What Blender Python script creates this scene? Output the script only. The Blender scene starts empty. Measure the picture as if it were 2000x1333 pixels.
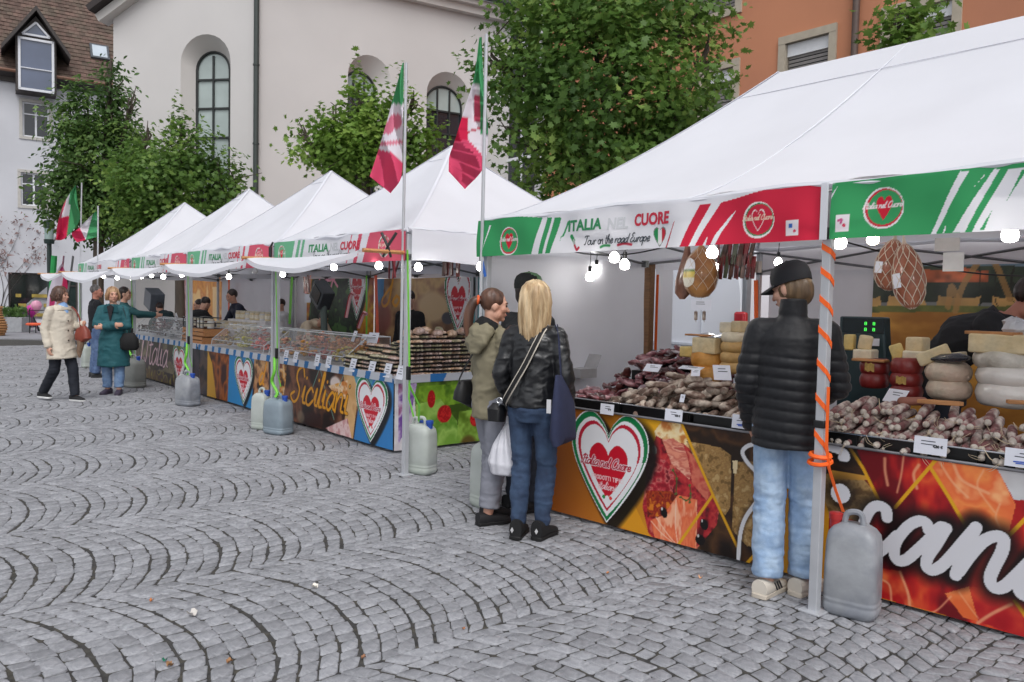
import bpy, bmesh, math, random
import numpy as np
from mathutils import Vector, Matrix
random.seed(11); rng = np.random.default_rng(11)
R = math.radians
scene = bpy.context.scene
COL = scene.collection

# ------------------------------------------------------------------ camera
FPX, CAMH = 1556.0, 1.6
_p, _r = R(2.76), R(1.2)
FW = np.array([0, math.cos(_p), -math.sin(_p)]); _r0 = np.array([1.0, 0, 0]); _u0 = np.cross(_r0, FW)
CR = math.cos(_r)*_r0 + math.sin(_r)*_u0
CU = -math.sin(_r)*_r0 + math.cos(_r)*_u0
CC = np.array([0, 0, CAMH])
cd = bpy.data.cameras.new('camera'); cam = bpy.data.objects.new('camera', cd); COL.objects.link(cam)
cd.sensor_width = 36; cd.lens = FPX/2000*36; cd.clip_start = 0.05; cd.clip_end = 600
m = Matrix.Identity(4)
for i in range(3):
    m[i][0], m[i][1], m[i][2], m[i][3] = CR[i], CU[i], -FW[i], CC[i]
cam.matrix_world = m
scene.camera = cam

# ------------------------------------------------------------------ light
SUN_EL, SUN_AZ = R(55), R(172)      # azimuth clockwise from +Y: high, behind the camera
w = bpy.data.worlds.new('World'); scene.world = w; w.use_nodes = True
nt = w.node_tree; bg = nt.nodes['Background']
sk = nt.nodes.new('ShaderNodeTexSky'); sk.sky_type = 'NISHITA'; sk.sun_disc = False
sk.sun_elevation = SUN_EL; sk.sun_rotation = SUN_AZ; sk.air_density = 1.0; sk.dust_density = 3.0
hs = nt.nodes.new('ShaderNodeHueSaturation'); hs.inputs['Saturation'].default_value = 0.21
nt.links.new(sk.outputs[0], hs.inputs['Color']); nt.links.new(hs.outputs[0], bg.inputs[0])
bg.inputs[1].default_value = 0.12
sd = bpy.data.lights.new('sun', 'SUN'); sd.energy = 0.6; sd.angle = R(25); sd.color = (1, 0.99, 0.97)
so = bpy.data.objects.new('sun', sd); COL.objects.link(so)
sdir = Vector((math.sin(SUN_AZ)*math.cos(SUN_EL), math.cos(SUN_AZ)*math.cos(SUN_EL), math.sin(SUN_EL)))
so.rotation_euler = sdir.to_track_quat('Z', 'Y').to_euler(); so.location = (0, -5, 30)
vs = scene.view_settings; vs.view_transform = 'Standard'; vs.look = 'None'; vs.gamma = 1.0
vs.use_curve_mapping = False; vs.exposure = 0.62
scene.cycles.max_bounces = 8; scene.cycles.transparent_max_bounces = 12
scene.cycles.use_denoising = True

# ------------------------------------------------------------------ geometry of the place
def ray(x, y): return FW + (x-1000)/FPX*CR - (y-666.5)/FPX*CU
def G(x, y, z=0.0):
    d = ray(x, y); return CC + (z-CAMH)/d[2]*d
def D(x, y, Y):
    d = ray(x, y); return CC + Y/d[1]*d
def proj(P):
    P = np.asarray(P, float) - CC; z = P @ FW
    return 1000 + FPX*(P @ CR)/z, 666.5 - FPX*(P @ CU)/z
TH = R(39.9); RZ = TH - math.pi/2
UU = np.array([-math.sin(TH), math.cos(TH), 0]); VV = np.array([math.cos(TH), math.sin(TH), 0])
N0 = G(1590, 1195)
def row(s, t, z=0.0): return N0 - UU*s + VV*t + np.array([0, 0, z])
def torow(P):
    d = np.asarray(P) - N0; return np.array([-d @ UU, d @ VV, d[2]])
def onT(x, y, t):
    d = ray(x, y); k = ((N0 + VV*t - CC) @ VV)/(d @ VV); return torow(CC + k*d)
def onS(x, y, s):
    d = ray(x, y); k = ((N0 - UU*s - CC) @ UU)/(d @ UU); return torow(CC + k*d)
def onPlane(x, y, P0, n):
    d = ray(x, y); k = ((np.asarray(P0) - CC) @ n)/(d @ n); return CC + k*d

# ------------------------------------------------------------------ noise
def _hash(i, j, k, seed):
    h = (i.astype(np.int64)*374761393 + j.astype(np.int64)*668265263 + k.astype(np.int64)*2147483647 + seed*974711) & 0xffffffff
    h = ((h ^ (h >> 13))*1274126177) & 0xffffffff
    h = h ^ (h >> 16)
    return (h & 0xffff)/65535.0
def vnoise(P, scale=1.0, seed=0):
    P = np.asarray(P, float)*scale
    if P.shape[-1] == 2: P = np.concatenate([P, np.zeros(P.shape[:-1]+(1,))], -1)
    I = np.floor(P).astype(int); F = P - I; F = F*F*(3-2*F)
    r = 0
    for a in (0, 1):
        for b in (0, 1):
            for c in (0, 1):
                wgt = (F[..., 0] if a else 1-F[..., 0])*(F[..., 1] if b else 1-F[..., 1])*(F[..., 2] if c else 1-F[..., 2])
                r = r + wgt*_hash(I[..., 0]+a, I[..., 1]+b, I[..., 2]+c, seed)
    return r
def fbm(P, scale=1.0, seed=0, octv=4):
    r, a, t = 0, 1.0, 0
    for i in range(octv):
        r = r + a*vnoise(P, scale*2**i, seed+i*17); t += a; a *= .5
    return r/t
def lin(c):
    c = np.asarray(c, float)/255.0
    return np.where(c <= .04045, c/12.92, ((c+.055)/1.055)**2.4)

# ------------------------------------------------------------------ materials
MATS = {}
def _mat(name):
    mt = bpy.data.materials.new(name); mt.use_nodes = True
    n = mt.node_tree; return mt, n, n.nodes['Principled BSDF'], n.nodes['Material Output']
def pm(name, rgb, rough=.6, var=.12, scale=9.0, bump=0.0, bscale=60.0, metal=0.0, spec=.5, island=0.0, sheen=0.0, coat=0.0, stretch=None, trans=0.0, tint=None):
    """plain procedural surface: base colour broken up by noise, fine relief"""
    if name in MATS: return MATS[name]
    mt, n, b, o = _mat(name)
    c = lin(rgb)
    tc = n.nodes.new('ShaderNodeTexCoord'); src = tc.outputs['Object']
    if stretch:
        mp = n.nodes.new('ShaderNodeMapping'); mp.inputs['Scale'].default_value = stretch
        n.links.new(src, mp.inputs[0]); src = mp.outputs[0]
    nz = n.nodes.new('ShaderNodeTexNoise'); nz.inputs['Scale'].default_value = scale; nz.inputs['Detail'].default_value = 5
    n.links.new(src, nz.inputs['Vector'])
    mr = n.nodes.new('ShaderNodeMapRange'); mr.inputs[1].default_value = .3; mr.inputs[2].default_value = .7
    mr.inputs[3].default_value = 1-var; mr.inputs[4].default_value = 1+var
    n.links.new(nz.outputs['Fac'], mr.inputs[0])
    fac = mr.outputs[0]
    if island:
        gi = n.nodes.new('ShaderNodeNewGeometry'); oi = n.nodes.new('ShaderNodeObjectInfo')
        ad = n.nodes.new('ShaderNodeMath'); ad.operation = 'ADD'; n.links.new(gi.outputs['Random Per Island'], ad.inputs[0]); n.links.new(oi.outputs['Random'], ad.inputs[1])
        fr = n.nodes.new('ShaderNodeMath'); fr.operation = 'FRACT'; n.links.new(ad.outputs[0], fr.inputs[0])
        m2 = n.nodes.new('ShaderNodeMapRange'); m2.inputs[3].default_value = 1-island; m2.inputs[4].default_value = 1+island
        n.links.new(fr.outputs[0], m2.inputs[0])
        mu = n.nodes.new('ShaderNodeMath'); mu.operation = 'MULTIPLY'; n.links.new(fac, mu.inputs[0]); n.links.new(m2.outputs[0], mu.inputs[1]); fac = mu.outputs[0]
    vm = n.nodes.new('ShaderNodeVectorMath'); vm.operation = 'SCALE'
    if tint is not None:
        mx = n.nodes.new('ShaderNodeMix'); mx.data_type = 'RGBA'
        mx.inputs[6].default_value = (*c, 1); mx.inputs[7].default_value = (*lin(tint), 1)
        nz2 = n.nodes.new('ShaderNodeTexNoise'); nz2.inputs['Scale'].default_value = scale*.6; nz2.inputs['Detail'].default_value = 6
        n.links.new(src, nz2.inputs['Vector'])
        r2 = n.nodes.new('ShaderNodeMapRange'); r2.inputs[1].default_value = .42; r2.inputs[2].default_value = .62
        n.links.new(nz2.outputs['Fac'], r2.inputs[0]); n.links.new(r2.outputs[0], mx.inputs[0])
        n.links.new(mx.outputs[2], vm.inputs[0])
    else:
        vm.inputs[0].default_value = c
    n.links.new(fac, vm.inputs['Scale'])
    n.links.new(vm.outputs[0], b.inputs['Base Color'])
    b.inputs['Roughness'].default_value = rough; b.inputs['Metallic'].default_value = metal
    b.inputs['Specular IOR Level'].default_value = spec
    if sheen: b.inputs['Sheen Weight'].default_value = sheen
    if coat: b.inputs['Coat Weight'].default_value = coat; b.inputs['Coat Roughness'].default_value = .12
    if bump:
        nb = n.nodes.new('ShaderNodeTexNoise'); nb.inputs['Scale'].default_value = bscale; nb.inputs['Detail'].default_value = 4
        n.links.new(src, nb.inputs['Vector'])
        bp = n.nodes.new('ShaderNodeBump'); bp.inputs['Strength'].default_value = bump; bp.inputs['Distance'].default_value = .01
        n.links.new(nb.outputs['Fac'], bp.inputs['Height']); n.links.new(bp.outputs[0], b.inputs['Normal'])
    if trans:
        tr = n.nodes.new('ShaderNodeBsdfTranslucent'); n.links.new(vm.outputs[0], tr.inputs[0])
        ms = n.nodes.new('ShaderNodeMixShader'); ms.inputs[0].default_value = trans
        n.links.new(b.outputs[0], ms.inputs[1]); n.links.new(tr.outputs[0], ms.inputs[2]); n.links.new(ms.outputs[0], o.inputs[0])
    MATS[name] = mt; return mt
def printmat(name, rough=.45, trans=0.0, spec=.4, bump=.0):
    if name in MATS: return MATS[name]
    mt, n, b, o = _mat(name)
    at = n.nodes.new('ShaderNodeAttribute'); at.attribute_name = 'Col'
    n.links.new(at.outputs['Color'], b.inputs['Base Color']); b.inputs['Roughness'].default_value = rough
    b.inputs['Specular IOR Level'].default_value = spec
    if bump:
        tc = n.nodes.new('ShaderNodeTexCoord')
        nb = n.nodes.new('ShaderNodeTexNoise'); nb.inputs['Scale'].default_value = 5; nb.inputs['Detail'].default_value = 3
        n.links.new(tc.outputs['Object'], nb.inputs['Vector'])
        bp = n.nodes.new('ShaderNodeBump'); bp.inputs['Strength'].default_value = bump; bp.inputs['Distance'].default_value = .03
        n.links.new(nb.outputs['Fac'], bp.inputs['Height']); n.links.new(bp.outputs[0], b.inputs['Normal'])
    if trans:
        tr = n.nodes.new('ShaderNodeBsdfTranslucent'); n.links.new(at.outputs['Color'], tr.inputs[0])
        ms = n.nodes.new('ShaderNodeMixShader'); ms.inputs[0].default_value = trans
        n.links.new(b.outputs[0], ms.inputs[1]); n.links.new(tr.outputs[0], ms.inputs[2]); n.links.new(ms.outputs[0], o.inputs[0])
    MATS[name] = mt; return mt
def glassmat(name, tint=(235, 240, 240), alpha=.25, rough=.05):
    """thin clear sheet: part see-through, part glossy"""
    if name in MATS: return MATS[name]
    mt, n, b, o = _mat(name)
    b.inputs['Base Color'].default_value = (*lin(tint), 1); b.inputs['Roughness'].default_value = rough
    tp = n.nodes.new('ShaderNodeBsdfTransparent'); ms = n.nodes.new('ShaderNodeMixShader')
    fr = n.nodes.new('ShaderNodeFresnel'); fr.inputs['IOR'].default_value = 1.5
    ad = n.nodes.new('ShaderNodeMath'); ad.operation = 'ADD'; ad.use_clamp = True; ad.inputs[1].default_value = alpha
    mf = n.nodes.new('ShaderNodeMath'); mf.operation = 'MULTIPLY'; mf.inputs[1].default_value = .55
    n.links.new(fr.outputs[0], mf.inputs[0]); n.links.new(mf.outputs[0], ad.inputs[0]); n.links.new(ad.outputs[0], ms.inputs[0])
    n.links.new(tp.outputs[0], ms.inputs[1]); n.links.new(b.outputs[0], ms.inputs[2]); n.links.new(ms.outputs[0], o.inputs[0])
    MATS[name] = mt; return mt
def emit(name, rgb, strength):
    if name in MATS: return MATS[name]
    mt, n, b, o = _mat(name)
    b.inputs['Base Color'].default_value = (*lin(rgb), 1)
    b.inputs['Emission Color'].default_value = (*lin(rgb), 1); b.inputs['Emission Strength'].default_value = strength
    MATS[name] = mt; return mt
def leafmat(name, c1, c2, c3):
    if name in MATS: return MATS[name]
    mt, n, b, o = _mat(name)
    gi = n.nodes.new('ShaderNodeNewGeometry'); rp = n.nodes.new('ShaderNodeValToRGB')
    e = rp.color_ramp.elements; e[0].position = 0; e[0].color = (*lin(c1), 1); e[1].position = 1; e[1].color = (*lin(c3), 1)
    k = e.new(.55); k.color = (*lin(c2), 1)
    tc = n.nodes.new('ShaderNodeTexCoord'); nz = n.nodes.new('ShaderNodeTexNoise'); nz.inputs['Scale'].default_value = .9; nz.inputs['Detail'].default_value = 2
    n.links.new(tc.outputs['Object'], nz.inputs['Vector'])
    mx = n.nodes.new('ShaderNodeMath'); mx.operation = 'MULTIPLY_ADD'; mx.inputs[1].default_value = .36
    n.links.new(gi.outputs['Random Per Island'], mx.inputs[0])
    m2 = n.nodes.new('ShaderNodeMath'); m2.operation = 'MULTIPLY_ADD'; m2.inputs[1].default_value = 1.6; m2.inputs[2].default_value = -.5
    n.links.new(nz.outputs['Fac'], m2.inputs[0]); n.links.new(m2.outputs[0], mx.inputs[2]); n.links.new(mx.outputs[0], rp.inputs[0])
    n.links.new(rp.outputs[0], b.inputs['Base Color']); b.inputs['Roughness'].default_value = .5; b.inputs['Specular IOR Level'].default_value = .35
    tr = n.nodes.new('ShaderNodeBsdfTranslucent'); n.links.new(rp.outputs[0], tr.inputs[0])
    ms = n.nodes.new('ShaderNodeMixShader'); ms.inputs[0].default_value = .42
    n.links.new(b.outputs[0], ms.inputs[1]); n.links.new(tr.outputs[0], ms.inputs[2]); n.links.new(ms.outputs[0], o.inputs[0])
    MATS[name] = mt; return mt

# ------------------------------------------------------------------ objects and meshes
def thing(name, label, cat, loc=(0, 0, 0), rz=0.0, group=None):
    o = bpy.data.objects.new(name, None); COL.objects.link(o)
    o.location = [float(v) for v in loc]; o.rotation_euler = (0, 0, rz); o.empty_display_size = .1
    return tag(o, label, cat, group)
def tag(o, label, cat, group=None):
    o['label'] = label; o['category'] = cat
    if group: o['group'] = group
    return o
def rthing(name, label, cat, s, t, z=0.0, group=None, rz=0.0):
    return thing(name, label, cat, row(s, t, z), RZ+rz, group)
def copy_tree(o, parent=None):
    c = o.copy(); COL.objects.link(c)
    if parent is not None: c.parent = parent
    for ch in list(o.children): copy_tree(ch, c)
    return c
def rawmesh(name, V, F, mat, parent=None, smooth=True, angle=40, col=None):
    me = bpy.data.meshes.new(name)
    V = np.asarray(V, np.float32)
    if isinstance(F, np.ndarray):
        k = F.shape[1]
        me.vertices.add(len(V)); me.vertices.foreach_set('co', V.ravel())
        me.loops.add(F.size); me.loops.foreach_set('vertex_index', F.ravel().astype(np.int32))
        me.polygons.add(len(F)); me.polygons.foreach_set('loop_start', np.arange(0, F.size, k, dtype=np.int32))
        me.update(calc_edges=True)
    else:
        me.from_pydata(V.tolist(), [], F)
    me.validate()
    if smooth:
        me.polygons.foreach_set('use_smooth', np.ones(len(me.polygons), bool))
        if angle: me.set_sharp_from_angle(angle=R(angle))
    if col is not None:
        a = me.color_attributes.new('Col', 'FLOAT_COLOR', 'POINT')
        c4 = np.ones((len(V), 4), np.float32); c4[:, :3] = col
        a.data.foreach_set('color', c4.ravel())
    if mat: me.materials.append(mat)
    o = bpy.data.objects.new(name, me); COL.objects.link(o)
    if parent is not None: o.parent = parent
    return o
def frame_of(d):
    d = Vector(d).normalized(); a = Vector((0, 0, 1)) if abs(d.z) < .9 else Vector((1, 0, 0))
    x = a.cross(d).normalized(); y = d.cross(x); return x, y, d
class MB:
    def __init__(s): s.v = []; s.f = []
    def add(s, V, F):
        k = len(s.v); s.v += [tuple(float(q) for q in p) for p in V]; s.f += [tuple(k+i for i in f) for f in F]; return s
    def box(s, c, d, rot=None):
        V = [Vector((x*d[0]/2, y*d[1]/2, z*d[2]/2)) for x in (-1, 1) for y in (-1, 1) for z in (-1, 1)]
        if rot is not None:
            M = rot if isinstance(rot, Matrix) else Matrix.Rotation(rot, 3, 'Z')
            V = [M @ p for p in V]
        c = Vector(c)
        return s.add([p+c for p in V], [(0, 1, 3, 2), (4, 6, 7, 5), (0, 4, 5, 1), (2, 3, 7, 6), (0, 2, 6, 4), (1, 5, 7, 3)])
    def tube(s, pts, r, n=8, caps=True, closed=False, flat=None):
        pts = [Vector(p) for p in pts]; m = len(pts)
        rr = r if isinstance(r, (list, tuple)) else [r]*m
        V = []; px = None
        for i, p in enumerate(pts):
            a = pts[(i-1) % m] if (i > 0 or closed) else p; b = pts[(i+1) % m] if (i < m-1 or closed) else p
            d = (b-a); d = d.normalized() if d.length > 1e-9 else Vector((0, 0, 1))
            if px is None: x, y, _ = frame_of(d)
            else:
                x = px - d*px.dot(d); x = x.normalized() if x.length > 1e-6 else frame_of(d)[0]; y = d.cross(x)
            px = x
            ra = rr[i]
            for k in range(n):
                t = 2*math.pi*k/n
                if flat: V.append(p + x*math.cos(t)*flat[0] + y*math.sin(t)*flat[1])
                else: V.append(p + x*math.cos(t)*ra + y*math.sin(t)*ra)
        F = []
        for i in range(m if closed else m-1):
            j = (i+1) % m
            for k in range(n):
                l = (k+1) % n; F.append((i*n+k, i*n+l, j*n+l, j*n+k))
        if caps and not closed:
            F.append(tuple(reversed(range(n)))); F.append(tuple((m-1)*n+k for k in range(n)))
        return s.add(V, F)
    def capsule(s, p0, p1, r0, r1, n=12):
        p0, p1 = Vector(p0), Vector(p1); d = (p1-p0); d = d.normalized() if d.length > 1e-6 else Vector((0, 0, 1))
        P, Q = [], []
        for a in (-80, -50, -20): P.append(p0+d*r0*math.sin(R(a))); Q.append(r0*math.cos(R(a)))
        P += [p0, p1]; Q += [r0, r1]
        for a in (20, 50, 80): P.append(p1+d*r1*math.sin(R(a))); Q.append(r1*math.cos(R(a)))
        return s.tube(P, Q, n)
    def lathe(s, prof, n=20, c=(0, 0, 0), M=None, cap=True):
        V = []; c = Vector(c)
        for (r, z) in prof:
            for k in range(n):
                t = 2*math.pi*k/n; p = Vector((r*math.cos(t), r*math.sin(t), z)); V.append((M @ p if M is not None else p)+c)
        F = []; m = len(prof)
        for i in range(m-1):
            for k in range(n):
                l = (k+1) % n; F.append((i*n+k, i*n+l, (i+1)*n+l, (i+1)*n+k))
        if cap: F.append(tuple(reversed(range(n)))); F.append(tuple((m-1)*n+k for k in range(n)))
        return s.add(V, F)
    def ell(s, c, r, nu=14, nv=9, M=None):
        pr = [(max(.001, math.cos(a)), math.sin(a)) for a in np.linspace(-math.pi/2*.97, math.pi/2*.97, nv)]
        S = Matrix.Diagonal(Vector(r)); S = (M @ S) if M is not None else S
        return s.lathe(pr, nu, c, S)
    def prism(s, pts, z0, z1, M=None, c=(0, 0, 0)):
        n = len(pts); V = [Vector((p[0], p[1], z)) for z in (z0, z1) for p in pts]; c = Vector(c)
        V = [(M @ p if M is not None else p)+c for p in V]
        F = [tuple(reversed(range(n))), tuple(range(n, 2*n))]+[(i, (i+1) % n, n+(i+1) % n, n+i) for i in range(n)]
        return s.add(V, F)
    def grid(s, fn, nu, nv):
        V = [fn(i/nu, j/nv) for j in range(nv+1) for i in range(nu+1)]
        F = [(j*(nu+1)+i, j*(nu+1)+i+1, (j+1)*(nu+1)+i+1, (j+1)*(nu+1)+i) for j in range(nv) for i in range(nu)]
        return s.add(V, F)
    def loft(s, secs, n=24, xax=(1, 0, 0), ex=2.0):
        """closed loft: secs = (centre, rx, ry); sections square to the centre line"""
        V = []; m = len(secs); X0 = Vector(xax)
        for i, (c, rx, ry) in enumerate(secs):
            a = Vector(secs[max(0, i-1)][0]); b = Vector(secs[min(m-1, i+1)][0]); d = (b-a)
            d = d.normalized() if d.length > 1e-6 else Vector((0, 0, 1))
            x = (X0 - d*X0.dot(d)).normalized(); y = d.cross(x)
            for k in range(n):
                t = 2*math.pi*k/n; ct, st = math.cos(t), math.sin(t)
                cx = math.copysign(abs(ct)**(2/ex), ct); sy = math.copysign(abs(st)**(2/ex), st)
                V.append(Vector(c)+x*rx*cx+y*ry*sy)
        F = []
        for i in range(m-1):
            for k in range(n):
                l = (k+1) % n; F.append((i*n+k, i*n+l, (i+1)*n+l, (i+1)*n+k))
        F.append(tuple(reversed(range(n)))); F.append(tuple((m-1)*n+k for k in range(n)))
        return s.add(V, F)
    def build(s, name, mat, parent=None, smooth=True, angle=40, loc=None, rz=None, bevel=0, seg=2):
        o = rawmesh(name, s.v, s.f, mat, parent, smooth, angle)
        if loc is not None: o.location = [float(v) for v in loc]
        if rz is not None: o.rotation_euler = (0, 0, rz)
        if bevel:
            b = o.modifiers.new('bevel', 'BEVEL'); b.width = bevel; b.segments = seg; b.limit_method = 'ANGLE'; b.angle_limit = R(40)
        return o
def gridmesh(name, P, mat, parent=None, col=None, smooth=True, angle=None):
    """P: (ny,nx,3) array of points"""
    ny, nx = P.shape[:2]; idx = np.arange(ny*nx).reshape(ny, nx)
    F = np.stack([idx[:-1, :-1], idx[:-1, 1:], idx[1:, 1:], idx[1:, :-1]], -1).reshape(-1, 4)
    return rawmesh(name, P.reshape(-1, 3), F, mat, parent, smooth, angle, None if col is None else col.reshape(-1, 3))
def evalmesh(ob):
    dg = bpy.context.evaluated_depsgraph_get()
    me = bpy.data.meshes.new_from_object(ob.evaluated_get(dg)); old = ob.data
    bpy.data.objects.remove(ob); bpy.data.meshes.remove(old); return me
def remesh(mb, name, mat, parent=None, voxel=.008, smooth=4, disp=None):
    me = bpy.data.meshes.new('tmp'); me.from_pydata(mb.v, [], mb.f); me.update()
    ob = bpy.data.objects.new('tmp', me); COL.objects.link(ob)
    r_ = ob.modifiers.new('r', 'REMESH'); r_.mode = 'VOXEL'; r_.voxel_size = voxel
    if smooth:
        q = ob.modifiers.new('s', 'SMOOTH'); q.factor = .5; q.iterations = smooth
    me = evalmesh(ob); me.name = name
    n = len(me.vertices)
    if disp is not None and n:
        P = np.empty(n*3, np.float32); me.vertices.foreach_get('co', P); P = P.reshape(-1, 3)
        N = np.empty(n*3, np.float32); me.vertices.foreach_get('normal', N); N = N.reshape(-1, 3)
        P = P + N*disp(P, N)[:, None]; me.vertices.foreach_set('co', P.astype(np.float32).ravel()); me.update()
    me.polygons.foreach_set('use_smooth', np.ones(len(me.polygons), bool))
    me.materials.clear(); me.materials.append(mat)
    o = bpy.data.objects.new(name, me); COL.objects.link(o)
    if parent is not None: o.parent = parent
    return o
def inpoly(X, Y, poly):
    r = np.zeros(X.shape, bool); n = len(poly)
    for i in range(n):
        x0, y0 = poly[i]; x1, y1 = poly[(i+1) % n]
        if y0 == y1: continue
        c = ((Y >= y0) != (Y >= y1)) & (X < (x1-x0)*(Y-y0)/(y1-y0)+x0); r ^= c
    return r
def spline(pts, k=10, closed=False):
    P = [np.array(p, float) for p in pts]; n = len(P); out = []
    for i in range(n if closed else n-1):
        p0 = P[(i-1) % n] if (i > 0 or closed) else 2*P[0]-P[1]; p1 = P[i]; p2 = P[(i+1) % n]
        p3 = P[(i+2) % n] if (i+2 < n or closed) else 2*P[n-1]-P[n-2]
        for j in range(k):
            t = j/k; out.append(.5*((2*p1)+(-p0+p2)*t+(2*p0-5*p1+4*p2-p3)*t*t+(-p0+3*p1-3*p2+p3)*t**3))
    if not closed: out.append(P[-1])
    return np.array(out)
ORD = ['first', 'second', 'third', 'fourth', 'fifth', 'sixth', 'seventh', 'eighth', 'ninth', 'tenth', 'eleventh', 'twelfth', 'thirteenth', 'fourteenth']
# ------------------------------------------------------------------ printing: colours of banners, cloths and flags
GL = {
 'a': (1.05, [[(.9,.85),(.55,1),(.15,.6),(.15,.15),(.45,0),(.85,.5),(.92,1),(.88,.2),(1.1,.05)]]),
 'c': (.98, [[(.8,.8),(.5,1),(.12,.6),(.15,.12),(.5,0),(.9,.3)]]),
 'd': (1.05, [[(.9,.85),(.5,1),(.12,.6),(.15,.12),(.45,0),(.85,.5),(1.05,2.0)], [(.92,1),(.88,.15),(1.1,.05)]]),
 'e': (.8, [[(.05,.35),(.6,.55),(.65,.9),(.4,1),(.12,.6),(.2,.1),(.5,0),(.85,.25)]]),
 'h': (1.05, [[(.05,.1),(.4,1.6),(.35,2),(.2,1.6),(.12,0)], [(.14,.5),(.5,1),(.75,.85),(.75,.15),(1.05,.05)]]),
 'i': (.5, [[(.05,.4),(.25,1),(.2,.15),(.5,.05)], [(.32,1.5),(.34,1.54)]]),
 'l': (.48, [[(.0,.2),(.42,1.7),(.34,2.0),(.2,1.5),(.18,.15),(.5,.05)]]),
 'n': (1.05, [[(.1,1),(.12,0)], [(.12,.5),(.5,1),(.75,.85),(.75,.15),(1.05,.05)]]),
 'o': (.95, [[(.5,1),(.15,.75),(.15,.2),(.5,0),(.85,.3),(.8,.8),(.5,1),(.98,.9)]]),
 'p': (1.0, [[(.12,1),(.1,-.9)], [(.1,.6),(.5,1),(.85,.6),(.6,.05),(.12,.2)]]),
 'r': (.7, [[(.1,1),(.12,0)], [(.12,.55),(.4,.95),(.7,.85)]]),
 's': (.72, [[(.65,.85),(.35,1),(.2,.75),(.55,.4),(.45,.05),(.1,.1)]]),
 't': (.6, [[(.3,1.8),(.25,.2),(.5,0),(.65,.15)], [(.0,1.15),(.62,1.22)]]),
 'u': (1.05, [[(.1,1),(.12,.2),(.4,0),(.75,.4),(.8,1),(.8,.15),(1.05,.05)]]),
 'I': (.85, [[(.1,1.6),(.5,2),(.85,1.9)], [(.6,1.95),(.35,.3),(.1,.0),(-.1,.3)]]),
 'C': (1.25, [[(1.25,1.5),(1.0,2.0),(.4,1.6),(.15,.8),(.35,.1),(.8,0),(1.25,.5)]]),
 'S': (1.3, [[(1.3,1.6),(1.0,2.1),(.45,1.9),(.4,1.4),(.9,.8),(.8,.2),(.35,0),(-.1,.35),(.3,.6)]]),
 'T': (1.15, [[(.05,1.7),(.5,2),(1.45,1.95)], [(.85,1.95),(.6,.4),(.4,0),(.15,.2)]]),
 'E': (1.1, [[(1.0,1.8),(.6,2),(.3,1.6),(.65,1.15),(.2,.8),(.15,.25),(.55,0),(1.05,.35)]]),
 "'": (.35, [[(.25,2.1),(.15,1.6)]]), ' ': (.6, []),
}
BL = {'P': (.75, [[(0,0),(0,1),(.45,.95),(.5,.7),(.4,.5),(0,.48)]]), 'R': (.8, [[(0,0),(0,1),(.45,.95),(.5,.7),(.4,.5),(0,.48)],[(.25,.48),(.55,0)]]),
 'O': (.9, [[(.35,1),(.05,.75),(.05,.25),(.35,0),(.65,.25),(.65,.75),(.35,1)]]), 'D': (.85, [[(0,0),(0,1),(.4,.95),(.6,.5),(.4,.05),(0,0)]]),
 'T': (.75, [[(-.05,1),(.6,1)],[(.28,1),(.28,0)]]), 'I': (.35, [[(.1,0),(.1,1)]]), 'C': (.8, [[(.6,.85),(.35,1),(.05,.7),(.05,.3),(.35,0),(.6,.15)]]), ' ': (.5, [])}
def script(txt, x, z, size, slant=.25, font=GL, rise=0.0):
    """strokes of handwriting; size = x-height in metres"""
    out = []; cx = 0.0
    for ch in txt:
        adv, st = font[ch]
        for q in st:
            Q = spline(q, 6) if (len(q) > 2 and font is GL) else np.array(q, float)
            X = (Q[:, 0]+cx+slant*Q[:, 1])*size; out.append(np.stack([x+X, z+Q[:, 1]*size+X*rise], 1))
        cx += adv
    return out, cx*size
_ht = np.linspace(0, 2*math.pi, 721)
def _heart_R():
    # outline of a heart with a long lower point, as radius over angle about its middle
    pts = np.array([(0, .55), (.12, .78), (.36, .97), (.62, .93), (.84, .7), (.9, .38), (.8, .02), (.55, -.4), (.27, -.78), (0, -1.1)])
    a = spline(pts, 20); b = a[::-1]*[-1, 1]; P = np.concatenate([a, b])
    ang = np.arctan2(P[:, 1], P[:, 0]) % (2*math.pi); rad = np.hypot(P[:, 0], P[:, 1]); o = np.argsort(ang)
    return np.interp(_ht, ang[o], rad[o], period=2*math.pi)
HR = _heart_R()
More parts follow.
